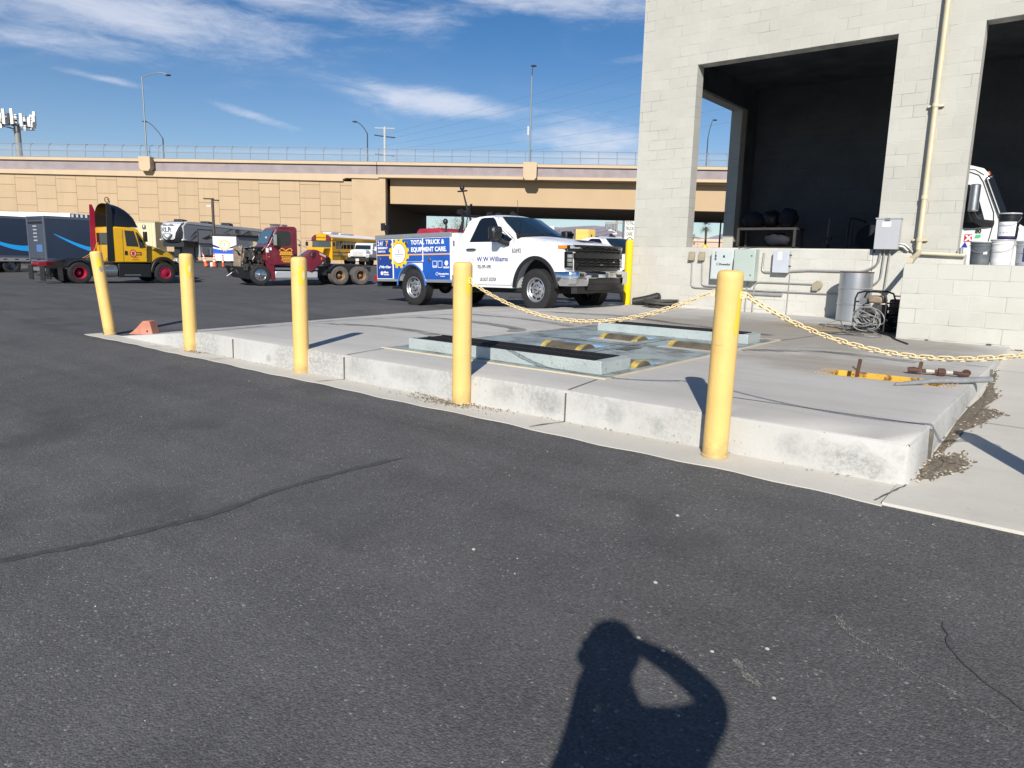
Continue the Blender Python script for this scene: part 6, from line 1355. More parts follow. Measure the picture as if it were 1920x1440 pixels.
# ---------------------------------------------------------------- small white truck facing us
def white_truck():
    c = fr(-15.1, 75.0); t = thing('medium_truck', 'white snub nosed truck with black bumper facing the camera', 'truck', (c.x, c.y, gz(c.x, c.y)-.05), YAW+R(80))
    W_ = mat('truck_plain_white', (.70,.70,.69), .35, coat=.3)
    m = MB(); m.prism([(1.4,.85),(1.35,1.6),(1.55,2.25),(1.75,2.38),(3.2,2.40),(3.3,2.2),(3.3,.85)], .1, 2.2); m.build('cab', W_, t, bevel=.06)
    m = MB(); m.prism([(.28,1.55),(.45,1.66),(1.85,1.66),(2.02,1.55),(2.05,.95),(.25,.95)], .05, 1.5, 'yz'); m.build('bonnet', W_, t, bevel=.06)
    for y in (0,1.95): m = MB(); m.box(.1,1.3,y,y+.4,.85,1.25); m.build('front_wing', W_, t, bevel=.1, seg=3)
    m = MB(); m.box(.02,.05,.55,1.75,1.05,1.48); m.build('grille', mat('grille_silver', (.6,.6,.58), .4), t); m = MB()
    for k in range(9): m.box(.0,.02,.58+k*.135,.64+k*.135,1.08,1.45)
    m.build('grille_bars', mat('bar_grey', (.42,.42,.42), .4), t)
    m = MB(); m.add([(1.33,.28,1.72),(1.33,2.02,1.72),(1.55,1.98,2.22),(1.55,.32,2.22)], [(0,1,2,3)]); m.build('windscreen', GLASSB, t)
    m = MB(); m.box(-.1,.1,-.05,2.35,.45,.82); m.build('bumper', BLACKP, t, bevel=.03); m = MB(); m.box(-.12,-.1,1.0,1.35,.52,.74); m.build('licence_plate', LABEL, t)
    for y in (.2,1.95): m = MB(); m.box(.06,.1,y-.12,y+.2,1.0,1.15); m.build('headlight', CLEAR, t)
    for y in (-.2,2.5): m = MB(); m.box(1.5,1.6,y-.1,y+.1,1.6,2.0); m.tube([(1.55,.15 if y < 1 else 2.15,1.7),(1.55,y,1.7)], .02, 6); m.build('mirror', W_, t)
    m = MB(); m.box(3.4,8,.1,2.2,.9,1.2); m.box(.2,8,.6,1.7,.6,.9); m.build('flat_bed', BLACKM, t)
    for x in (.7, 6):
        for y in (.3, 2.0): m = MB(); m.lathe([(.22,-.14),(.42,-.13),(.44,0),(.42,.13),(.22,.14)], (x,y,.44), 'y', 18); m.build('wheel', ASPH_D, t)
white_truck()
c = fr(-11.7, 70.0); t = thing('off_roader', 'dark red off roader with a spare wheel on its tail', 'car', (c.x, c.y, gz(c.x, c.y)), YAW+R(62))
m = MB(); m.prism([(0,.6),(0,1.9),(.15,2.5),(2.6,2.5),(3.0,1.75),(4.2,1.65),(4.3,.6)], -.2, 1.6); m.build('body', MAR, t, bevel=.08)
m = MB(); m.lathe([(.12,-.14),(.34,-.14),(.48,-.09),(.48,.09),(.34,.14)], (-.2,.7,1.75), 'x', 22); o = m.build('spare_wheel', ASPH_D, t); m = MB(); m.lathe([(.28,-.02),(.2,-.16),(.0005,-.18)], (-.2,.7,1.75), 'x', 20); m.build('rim', CHROME, o)
m = MB(); m.box(-.012,0,-.0,1.4,1.85,2.35); m.build('rear_window', GLASS, t); m = MB(); m.box(-.15,.0,-.2,1.6,.55,.8); m.build('rear_bumper', BLACKP, t)
for x in (.8,3.4):
    for y in (-.1,1.5): m = MB(); m.lathe([(.2,-.14),(.42,-.13),(.42,.13),(.2,.14)], (x,y,.42), 'y', 18); m.build('wheel', ASPH_D, t)
c = fr(-52, 80); t = thing('shipping_container', 'pale cream container wall standing behind the yellow tractor', 'container', (c.x, c.y, gz(c.x, c.y)), YAW)
m = MB(); m.box(0,12.6,0,2.4,0,4.1-gz(c.x,c.y)); m.build('box_body', mat('cream_steel', (.62,.55,.36), .6, var=.04), t); m = MB()
for k in range(42): m.box(.1+k*.3,.22+k*.3,-.03,0,.15,3.95)
m.build('corrugation', mat('cream_rib', (.64,.57,.38), .6), t); m = MB(); m.box(-.05,12.65,-.05,2.45,4.02,4.12); m.build('top_rail', mat('cream_rail', (.52,.46,.3), .6), t)
c = fr(-26.8, 65); t = thing('yard_light', 'short brown yard light pole rising in front of the caravan', 'lamp post', (c.x, c.y, gz(c.x, c.y)), YAW)
BRN = mat('pole_brown', (.07,.055,.045), .6); m = MB(); m.cyl((0,0,0),(0,0,5.6), .13, .11, n=12); m.build('pole', BRN, t); m = MB(); m.box(-.75,.1,-.2,.2,5.62,5.72); m.box(.1,.55,-.2,.2,5.5,5.6); m.build('lamp_head', BRN, t, bevel=.03); m = MB(); m.box(-.5,-.1,-.12,.12,4.98,5.1); m.build('camera_box', mat('camera_white', (.6,.6,.6), .5), t)
# ---------------------------------------------------------------- overpass (local x along the bridge, y across it)
TANW = (.49,.365,.23)
a = NT('retaining_panels'); tc = a.n('TexCoord').outputs['Object']; s = a.n('SeparateXYZ'); a.l(tc, s.inputs[0])
cv = a.n('CombineXYZ'); a.l(a.math('ADD', s.outputs[2], 15.0), cv.inputs[0]); a.l(a.math('ADD', s.outputs[0], 98.42), cv.inputs[1])
br = a.n('TexBrick', offset=.5); a.l(cv.outputs[0], br.inputs['Vector']); br.inputs['Scale'].default_value = 1; br.inputs['Brick Width'].default_value = 1.56; br.inputs['Row Height'].default_value = 2.42; br.inputs['Mortar Size'].default_value = .02; br.inputs['Mortar Smooth'].default_value = .2
br.inputs['Color1'].default_value = (*TANW,1); br.inputs['Color2'].default_value = tuple(x*.93 for x in TANW)+(1,); br.inputs['Mortar'].default_value = (.20,.14,.08,1)
mpw = a.n('Mapping'); mpw.inputs['Scale'].default_value = (.9, 1, .07); a.l(tc, mpw.inputs[0]); c = a.mix(a.rng(a.noise(tc, .5, 5), .35, .7, 0, .3), br.outputs['Color'], tuple(x*.85 for x in TANW)); c = a.mix(a.rng(a.noise(mpw.outputs[0], 1.2, 5, .6), .52, .72, 0, .35), c, tuple(x*.72 for x in TANW)); a.l(c, a.p.inputs['Base Color']); a.p.inputs['Roughness'].default_value = .85
b = a.n('Bump'); b.inputs['Strength'].default_value = .8; b.inputs['Distance'].default_value = .04; b.invert = True; a.l(br.outputs['Fac'], b.inputs['Height']); a.l(b.outputs[0], a.p.inputs['Normal'])
PAN = a.m
TANM = mat('tan_concrete', (.49,.37,.235), .85, var=.05, vs=.6, bump=.1, bs=4, dirt=(.40,.28,.16), ds=.35, da=.5)
TANL = mat('tan_coping', (.54,.42,.28), .85, var=.05, vs=.7)
TANG = mat('tan_girder', (.47,.345,.21), .85, var=.04, vs=.4)
PUR = mat('band_mauve', (.30,.26,.27), .9, var=.14, vs=1.2, dirt=(.33,.28,.28), ds=.8, da=.6)
SOF = mat('soffit_shaded', (.12,.085,.055), .9, var=.15)  # tan concrete darkened in colour for the shade under the deck
ov = thing('overpass', 'tan concrete road overpass with mauve band and panelled retaining wall', 'overpass', (0,0,0), YAW)
def top_z(x): return 11.9 + (x+20.8)*.0088
part('retaining_wall', PAN, ov, (-120,-19.6,88,89.2,-2,9.66))
part('abutment', TANM, ov, (-19.6,-15.6,87.97,89.4,-2,10.42), bevel=.03)
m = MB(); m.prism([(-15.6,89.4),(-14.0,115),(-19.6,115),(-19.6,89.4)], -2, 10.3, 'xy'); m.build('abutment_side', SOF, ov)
def strip_prism(name, m_, x0, x1, zf0, zf1, y0, y1):
    mb = MB(); n = 12; xs_ = [x0+(x1-x0)*i/n for i in range(n+1)]
    mb.prism([(x, zf0(x)) for x in xs_]+[(x, zf1(x)) for x in xs_[::-1]], y0, y1); return mb.build(name, m_, ov)
strip_prism('coping', TANL, -120, -20.6, lambda x: 9.66, lambda x: top_z(x)-1.42, 87.72, 89.2)
strip_prism('coping_step', TANL, -20.6, -16.4, lambda x: 10.05 if x > -20.3 else 9.9, lambda x: top_z(x)-1.42, 87.75, 89.2)
strip_prism('band', PUR, -120, -16.62, lambda x: top_z(x)-1.42, lambda x: top_z(x)-.32, 87.95, 88.4)
strip_prism('band', PUR, -16.56, 60, lambda x: top_z(x)-1.42, lambda x: top_z(x)-.32, 87.95, 88.4)
strip_prism('parapet_cap', TANL, -120, -16.62, lambda x: top_z(x)-.32, lambda x: top_z(x), 87.70, 88.5)
strip_prism('parapet_cap', TANL, -16.56, 60, lambda x: top_z(x)-.32, lambda x: top_z(x), 87.70, 88.5)
strip_prism('deck_edge', TANL, -16.4, 60, lambda x: top_z(x)-1.75, lambda x: top_z(x)-1.42, 87.75, 90.5)
part('girder', TANG, ov, (-15.25,60,89.25,91,7.3,10.3))
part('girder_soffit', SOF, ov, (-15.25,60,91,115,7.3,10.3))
part('deck', TANM, ov, (-120,60,88.5,115.5,10.32,10.9))
strip_prism('far_parapet', TANL, -120, 60, lambda x: 10.9, lambda x: top_z(x)-.3, 115.1, 115.5)
for x0, x1 in ((-44.27,-42.95),(.70,2.28),(42,43.5)):
    zt = top_z(x0)+.16
    m = MB(); m.prism([(x0-.02,zt),(x1+.02,zt),(x1,10.55),(x1-.25,10.22),(x0+.25,10.22),(x0,10.55)], 86.9, 88.2); m.build('pilaster', TANL, ov, bevel=.02)
# expansion joint
part('joint_gap', DARKIN, ov, (-16.62,-16.56,87.8,88.35,10.45,11.93))
# throw fence on the parapet
fg = mat('fence_steel', (.30,.34,.38), .45, .4)
FM = NT('chain_link'); tcf = FM.n('TexCoord').outputs['Object']; wv = []
tr = FM.n('BsdfTransparent'); ms = FM.n('MixShader'); FM.p.inputs['Base Color'].default_value = (.26,.29,.33,1); FM.p.inputs['Roughness'].default_value = .5
sp = FM.n('SeparateXYZ'); FM.l(tcf, sp.inputs[0])
ws = []
for sg in (1, -1):
    q = FM.math('ADD', sp.outputs[0], FM.math('MULTIPLY', sp.outputs[2], sg)); ws.append(FM.math('LESS_THAN', FM.math('FRACT', FM.math('MULTIPLY', q, 12.0)), .15))
FM.l(FM.math('MAXIMUM', ws[0], ws[1]), ms.inputs[0]); FM.l(tr.outputs[0], ms.inputs[1]); FM.l(FM.p.outputs[0], ms.inputs[2]); FM.l(ms.outputs[0], FM.t.nodes['Material Output'].inputs['Surface'])
fe = thing('chain_link_fence', 'curved chain link throw fence along the overpass parapet', 'fence', (0,0,0), YAW)
def fprof(): return [(88.15,0),(88.15,.85),(88.2,1.15),(88.33,1.42),(88.55,1.60),(88.8,1.66)]
mb0 = MB(); mb0.tube([(0,y,z) for y, z in fprof()], .045, 6); PM = mb0.mesh('post', fg)
x = -62.0; 
while x < 44:
    o = bpy.data.objects.new('post', PM); COL.objects.link(o); o.parent = fe; o.location = (x, 0, top_z(x)); x += 2.17
for (y, z) in ((88.15,.10),(88.15,.82),(88.8,1.66)):
    m = MB(); m.tube([(q, y, top_z(q)+z) for q in range(-64, 46, 6)], .035, 6); m.build('rail', fg, fe)
m = MB(); m.grid([[(q, y, top_z(q)+z) for q in range(-64, 46, 6)] for y, z in fprof()]); m.build('mesh_panel', FM.m, fe, weld=False)
# street lamps
LP = mat('lamp_pole', (.30,.33,.34), .4, .5); LPD = mat('lamp_dark', (.04,.045,.05), .5)
def lamp(label, L, D, z0, pts, r, m_, head):
    p = fr(L, D, z0); t = thing('street_lamp', label, 'street lamp', p, YAW, 'street lamps along the overpass')
    mb = MB(); mb.tube([Vector(q) for q in pts[0]], [r*(1-.35*i/max(1, len(pts[0])-1)) for i in range(len(pts[0]))], 10); mb.build('pole', m_, t)
    if len(pts) > 1: mb = MB(); mb.tube([Vector(q) for q in pts[1]], r*.5, 8); mb.build('arm', m_, t)
    mb = MB(); h = Vector(head); mb.ball(h, .32, 10, (1.1,.6,.35)); mb.build('lamp_head', LPD, t)
lamp('tall galvanised street lamp with arched arm above the left pilaster', -43.6, 87.6, 11.9, [[(0,0,0),(0,0,4.4),(0,0,8.85)], [(0,0,8.8),(.9,.0,9.15),(1.8,0,9.38),(2.4,0,9.36),(2.9,0,9.18)]], .11, LP, (3.05,0,9.12))
lamp('tall straight street lamp above the right pilaster seen end on', 1.45, 87.6, 12.28, [[(0,0,0),(0,0,5),(0,0,9.85)], [(0,0,9.7),(.05,-1.5,10.1),(.1,-2.6,10.05)]], .11, LP, (.12,-2.8,10.0))
o = thing('signal_box', 'small grey box strapped to the right street lamp pole', 'box', fr(1.3, 87.45, 15.3), YAW); m = MB(); m.box(-.22,-.02,-.1,.1,0,1.0); m.build('box_body', LP, o)
arm = [(0,0,4.6),(-.5,0,5.4),(-1.2,0,6.2),(-1.8,0,6.7),(-2.3,0,6.85)]
lamp('dark curved street lamp behind the fence near the left tall lamp', -49.85, 105, 11.9, [[(0,0,0),(0,0,4.7)], arm], .12, LPD, (-2.4,0,6.85))
lamp('dark curved street lamp beside the steel power pole', -21.1, 105, 11.9, [[(0,0,0),(0,0,6.0)], [(x*.75, 0, z+1.3-.9*abs(x)*.35) for x, _, z in arm]], .12, LPD, (-1.75,0,7.5))
lamp('dark curved street lamp framed in the bay side opening', 26.6, 105, 12.0, [[(0,0,0),(0,0,6.4)], [(0,0,6.2),(.15,0,7.4),(.45,0,8.6)]], .11, LPD, (.8,0,8.75))
# phone mast
p = fr(-73.6, 110, 0); ct_ = thing('phone_mast', 'grey mobile phone mast with a crown of white panel antennas', 'mast', p, YAW)
m = MB(); m.cyl((0,0,-1),(0,0,18.5), .55, .42, n=14); m.build('pole', mat('mast_grey', (.22,.24,.24), .5), ct_)
m = MB()
for z in (18.4, 19.8): m.tube([(2.3*math.cos(q), 2.3*math.sin(q), z) for q in [2*math.pi*i/3+.3 for i in range(3)]], .06, 6, closed=True); 
for i in range(3): q = 2*math.pi*i/3+.3; m.tube([(0,0,18),(2.3*math.cos(q),2.3*math.sin(q),18.1)], .06, 6); m.tube([(0,0,18.6),(2.3*math.cos(q),2.3*math.sin(q),19.6)], .05, 6)
rr = random.Random(2)
for i in range(14): q = rr.uniform(0, 6.3); d = rr.uniform(.6, 2.2); m.box(d*math.cos(q)-.14,d*math.cos(q)+.14,d*math.sin(q)-.12,d*math.sin(q)+.12,18.1+rr.random()*1.2,18.8+rr.random()*1.2)
m.build('antenna_frame', LPD, ct_)
PANW = mat('antenna_white', (.75,.75,.73), .5)
for i in range(13):
    q = 2*math.pi*i/13+.2; d = 2.35; m = MB(); h = rr.choice((1.3,1.8,2.1)); z0 = 18.0+rr.uniform(0,.8); x, y = d*math.cos(q), d*math.sin(q)*.9; m.box(x-.2,x+.2,y-.1,y+.1,z0,z0+h); m.build('panel_antenna', PANW, ct_)
# steel power pole and its lines
p = fr(-26.66, 150, 0); tp_ = thing('power_pole', 'slim steel power pole with crossarms behind the fence', 'power pole', p, YAW)
PZ = lambda z: 1.23+(z-1.23)*150/105
m = MB(); m.cyl((0,0,0),(0,0,PZ(18.8)), .38, .25, n=10); m.build('pole', mat('pole_pale', (.45,.47,.47), .5), tp_)
for z, w, hh in ((PZ(18.6),2.0,.0),(PZ(17.5),2.1,.25),(PZ(15.0),2.0,.2)): m = MB(); m.tube([(-w,0,z+hh),(0,0,z),(w,0,z-hh*.6)], .12, 6); m.build('crossarm', LPD if z < PZ(18) else MATS['pole_pale'], tp_)
WIRE = mat('wire_dark', (.10,.12,.16), .6)
def wire(label, a, b, sag, r=.03, grp='overhead lines right of the power pole'):
    A = Vector(a); B = Vector(b); pts = []
    for i in range(25): u = i/24; q = A.lerp(B, u); q.z -= sag*4*u*(1-u); pts.append(q-A)
    m = MB(); m.tube(pts, r, 5); o = m.build('power_line', WIRE, loc=A); tag(o, label, 'power line', grp)
names = ['topmost', 'second', 'third', 'fourth', 'fifth', 'lowest']
for i, (za, zb) in enumerate(((PZ(17.6),48.5),(PZ(17.2),46.2),(PZ(16.2),41.5),(PZ(15.7),39.0),(PZ(14.9),34.0),(PZ(14.4),31.2))):
    wire('%s overhead line crossing the sky right of the steel power pole' % names[i], fr(-26.6+2*(i % 2)-1, 150, za), fr(64, 128, zb), 1.1+.25*i, .015)
# ---------------------------------------------------------------- beyond the overpass
def hills():
    m = MB(); rr = random.Random(6); rows = [[], []]
    for i in range(121):
        L = -1500+25*i; h = 52+14*math.sin(L*.004+1)+9*math.sin(L*.013)+5*math.sin(L*.041)+rr.uniform(-2, 2)
        if L > 250: h *= 1.15
        p = fr(L, 1500); rows[0].append((p.x, p.y, -5)); q = fr(L, 1640); rows[1].append((q.x, q.y, h))
    r3 = []
    for i in range(121): q = fr(-1500+25*i, 1900); r3.append((q.x, q.y, -5))
    m.grid(rows+[r3]); tag(m.build('hills', mat('hill_mauve', (.23,.21,.25), .95, var=.2, vs=.02), weld=False), kind='structure')
hills()
LEAF = mat('leaf_olive', (.085,.10,.035), .7, var=.45, vs=1.5); LEAF2 = mat('leaf_dark', (.04,.055,.025), .7, var=.4, vs=1.5); LEAF3 = mat('leaf_dusty', (.16,.155,.085), .8, var=.4, vs=1.5); BARK = mat('bark', (.10,.075,.055), .9, var=.3)
def tree(label, L, D, h, w, lm, seed, kind='bush', name='tree', cat='tree', grp=None, n=900, trunk=.12):
    rr = random.Random(seed); p = fr(L, D, 0); t = thing(name, label, cat, p, rr.uniform(0, 6), grp)
    m = MB(); z0 = h*(.12 if kind == 'bush' else .45)
    tips = []
    m.tube([(0,0,-.2),(rr.uniform(-.1,.1),0,h*.3),(rr.uniform(-.2,.2),.1,h*.62)], [trunk,trunk*.8,trunk*.45], 7)
    for k in range(9):
        a = rr.uniform(0, 6.3); q = Vector((0,0,h*rr.uniform(.22,.58))); e = Vector((math.cos(a)*w*.38*rr.uniform(.5,1), math.sin(a)*w*.38*rr.uniform(.5,1), h*rr.uniform(.55,.95))); m.tube([q, q.lerp(e,.5)+Vector((0,0,.1*h)), e], [trunk*.4,trunk*.28,trunk*.1], 5); tips.append(e)
    m.build('trunk', BARK, t)
    m = MB(); cl = tips+[Vector((rr.gauss(0,w*.22), rr.gauss(0,w*.22), z0+(h-z0)*rr.uniform(.15,.95))) for _ in range(12)]
    for k in range(n):
        c = rr.choice(cl); q = c+Vector((rr.gauss(0,w*.11), rr.gauss(0,w*.11), rr.gauss(0,h*.07))); s = rr.uniform(.06,.16)*(1 if h > 3 else .6)
        if q.z < .05: q.z = .05+rr.random()*.2
        u = Vector((rr.gauss(0,1),rr.gauss(0,1),rr.gauss(0,1))).normalized(); v = u.cross(Vector((rr.gauss(0,1),rr.gauss(0,1),rr.gauss(0,1)))).normalized()
        m.add([q-u*s, q+v*s*.6, q+u*s, q-v*s*.6], [(0,1,2,3)])
    m.build('crown', lm, t, weld=False, smooth=False)
def palm(label, L, D, h, seed):
    rr = random.Random(seed); p = fr(L, D, 0); t = thing('palm_tree', label, 'palm tree', p, rr.uniform(0, 6), 'palms beyond the wash bay')
    m = MB(); m.tube([(0,0,-.2),(.08,0,h*.5),(0,0,h)], [.22,.17,.2], 9); m.build('trunk', BARK, t)
    m = MB()
    for k in range(46):
        a = rr.uniform(0, 6.3); el = rr.uniform(-1.0, 1.25); ln = rr.uniform(1.3,1.8); d = Vector((math.cos(a)*math.cos(el), math.sin(a)*math.cos(el), math.sin(el)))
        sd = d.cross(Vector((0,0,1))).normalized()
        for f in range(9):
            ang = (f-4)*.17; e = (d*math.cos(ang)+sd*math.sin(ang))*ln*rr.uniform(.8,1); e.z -= .25*ln*rr.random(); b_ = Vector((0,0,h))+d*.5; w_ = sd*.05
            m.add([b_-w_*.3, b_+w_*.3, Vector((0,0,h))+e+w_*.1, Vector((0,0,h))+e-w_*.1], [(0,1,2,3)])
    m.build('crown', LEAF2, t, weld=False, smooth=False)
# seen through the underpass, left part
for i, (L, D, h, w, lm, lab) in enumerate(((-20.3,179.2,9.1,8.4,LEAF,'olive green tree at the left end of the underpass view'),(-15.7,183.4,10.6,7.7,LEAF3,'dusty tan tree in the underpass view left of the mast'),(-11.6,176.4,8.7,5.6,LEAF,'small olive tree behind the pale wall under the overpass'))): tree(lab, L, D, h, w, lm, 30+i, n=1500)
t = thing('masonry_wall', 'long pale block wall seen low through the underpass', 'wall', fr(-36, 171, -.5), YAW); t.scale = (1.4,1.4,1.4); m = MB(); m.box(0,22,0,.3,-.5,4.35); m.build('wall_face', mat('pale_block', (.66,.63,.56), .85, var=.05), t); m = MB(); m.box(0,22,-.05,.35,4.35,4.55); m.build('wall_cap', mat('pale_cap', (.7,.68,.62), .8), t)
t = thing('roadside_building', 'tan building seen through the underpass by the pickup rack', 'building', fr(-11.2, 200, -.4), YAW); t.scale = (1.33,1.33,1.33); m = MB(); m.box(0,16,0,12,0,7.0); m.build('wall', mat('beige_stucco', (.60,.52,.40), .85, var=.04), t); m = MB(); m.box(-.3,16.3,-.4,12.3,7.0,7.7); m.build('roof', mat('roof_white', (.75,.74,.72), .7), t); m = MB(); m.box(1,15,-.1,0,1.0,4.0); m.build('shop_front', mat('front_grey', (.2,.2,.2), .5), t)
# right part
tree('green tree behind the pickup windscreen under the overpass', 11.5, 186, 8.6, 9.5, LEAF, 41, n=1500); tree('low green tree left of the yellow container', 16, 193, 8.7, 8.5, LEAF, 42, n=1200)
t = thing('shipping_container', 'yellow shipping container beyond the underpass right of the pickup', 'container', fr(13.8, 168, 4.3), YAW); t.scale = (1.4,1.4,1.4)
CY = mat('container_yellow', (.72,.50,.12), .5, var=.04)
m = MB(); m.prism([(0,0),(2.0,-.5),(3.2,.3),(2.4,3.2),(.1,2.6)], -.2, 2.62, 'xy'); m.build('box_body', CY, t); m = MB(); m.box(2.35,2.55,-.32,-.26,1.5,1.8); m.build('container_mark', BLACKM, t, loc=(.1,.05,0)); m = MB(); m.box(3.2,3.9,.5,2,-.2,1.6); m.build('gen_unit', BLACKP, t)
t = thing('container_stand', 'dark steel stand under the yellow container', 'stand', fr(15.4, 170, -.4), YAW); t.scale = (1.4,1.4,1.4); m = MB()
for x in (-1,1.5):
    for y in (-.8,.8): m.box(x-.1,x+.1,y-.1,y+.1,-.3,3.2)
m.box(-1.1,1.6,-.9,.9,3.1,3.2); m.build('stand_frame', BLACKM, t)
t = thing('utility_pole', 'utility pole with grey transformers seen beyond the yellow container', 'power pole', fr(26.9, 196, -.5), YAW); t.scale = (1.4,1.4,1.4)
m = MB(); m.cyl((0,0,0),(0,0,12), .22, .18, n=10); m.build('pole', mat('pole_wood', (.32,.27,.22), .8), t); m = MB(); m.box(-2.2,2.2,-.1,.1,8.1,8.3); m.build('crossarm', MATS['pole_wood'], t)
for x in (-1.9,-1.1,-.4): m = MB(); m.cyl((x,-.3,6.9),(x,-.3,8.0), .32, n=12); m.build('transformer', mat('trafo_grey', (.22,.22,.23), .5), t)
m = MB(); m.tube([(0,-.2,6.3),(-.8,-.9,6.7),(-1.2,-1.2,6.75)], .1, 6); m.ball((-1.3,-1.3,6.75), .35, 8, (1.4,.6,.4)); m.ball((-.4,-1.1,6.1), .35, 8, (1.4,.6,.4)); m.build('lamp_arm', WHITEF, t)
for i, (z0, z1) in enumerate(((5.6,7.9),(5.0,7.2),(4.4,6.4))): wire('%s slack cable running to the transformer pole' % ['upper', 'middle', 'lower'][i], fr(13, 205, z0*1.4-.5), fr(26.9, 196, z1*1.4-.5), .2, .05, 'cables to the transformer pole')
t = thing('pole_sign', 'tall white pole sign with stacked black words beyond the underpass', 'sign', fr(25.2, 166, -.5), YAW); t.scale = (1.43,1.43,1.43)
m = MB(); m.box(-.75,-.45,-.1,.1,0,10.2); m.box(1.15,1.3,-.1,.1,0,10.2); m.build('post', mat('sign_post', (.10,.11,.13), .5), t); m = MB(); m.box(-.38,1.12,-.12,.12,4.2,10.2); m.build('sign_panel', mat('sign_white', (.7,.68,.64), .5), t)
for k, wd in enumerate(('TOTAL', 'TRUCK', 'CARE')): text(wd, .72, INK, t, (.37,-.13,6.75-.84*k), bold=.012, align='CENTER', sx=.56)
m = MB(); m.tube([(.0,-.13,4.45),(.5,-.13,4.85),(.95,-.13,4.4)], .06, 5); m.build('sign_swash', INK, t)
# seen through the bay
palm('fan palm standing tall behind the bay side opening', 33.2, 128, 7.3, 51); palm('fan palm at the left of the bay opening view', 31.2, 140, 8.0, 52)
tree('bare thin tree at the left edge of the bay opening', 26.5, 112, 6.2, 3, LEAF3, 53, 'tree', n=260, trunk=.1)
for i in range(3): tree(['low dark hedge bush on the left in the bay opening', 'low dark hedge bush in the middle of the bay opening', 'low dark hedge bush on the right in the bay opening'][i], 28+3.2*i, 110+i, 2.9, 3.4, LEAF, 60+i, name='bush', cat='bush', n=900)
t = thing('roadside_building', 'low pink and tan building seen through the bay opening', 'building', fr(20, 185, 0), YAW); m = MB(); m.box(0,60,0,10,0,6.3); m.build('wall', mat('pink_stucco', (.58,.43,.34), .85), t); m = MB(); m.box(-.3,60.3,-.3,10.3,6.3,7.0); m.build('roof', mat('roof_tan', (.62,.50,.38), .8), t)
t = thing('yard_wall', 'low white wall at the far side of the yard behind the bay', 'wall', fr(22, 104, 0), YAW); m = MB(); m.box(0,26,0,.3,-.5,1.9); m.build('wall_face', WHITEF, t)
t = thing('yard_pole', 'black pole standing between the palms in the bay opening', 'pole', fr(30.1, 108, 0), YAW); m = MB(); m.cyl((0,0,0),(0,0,7.4), .12, n=8); m.box(-.5,.5,-.3,.3,0,2.4); m.build('pole', BLACKM, t)
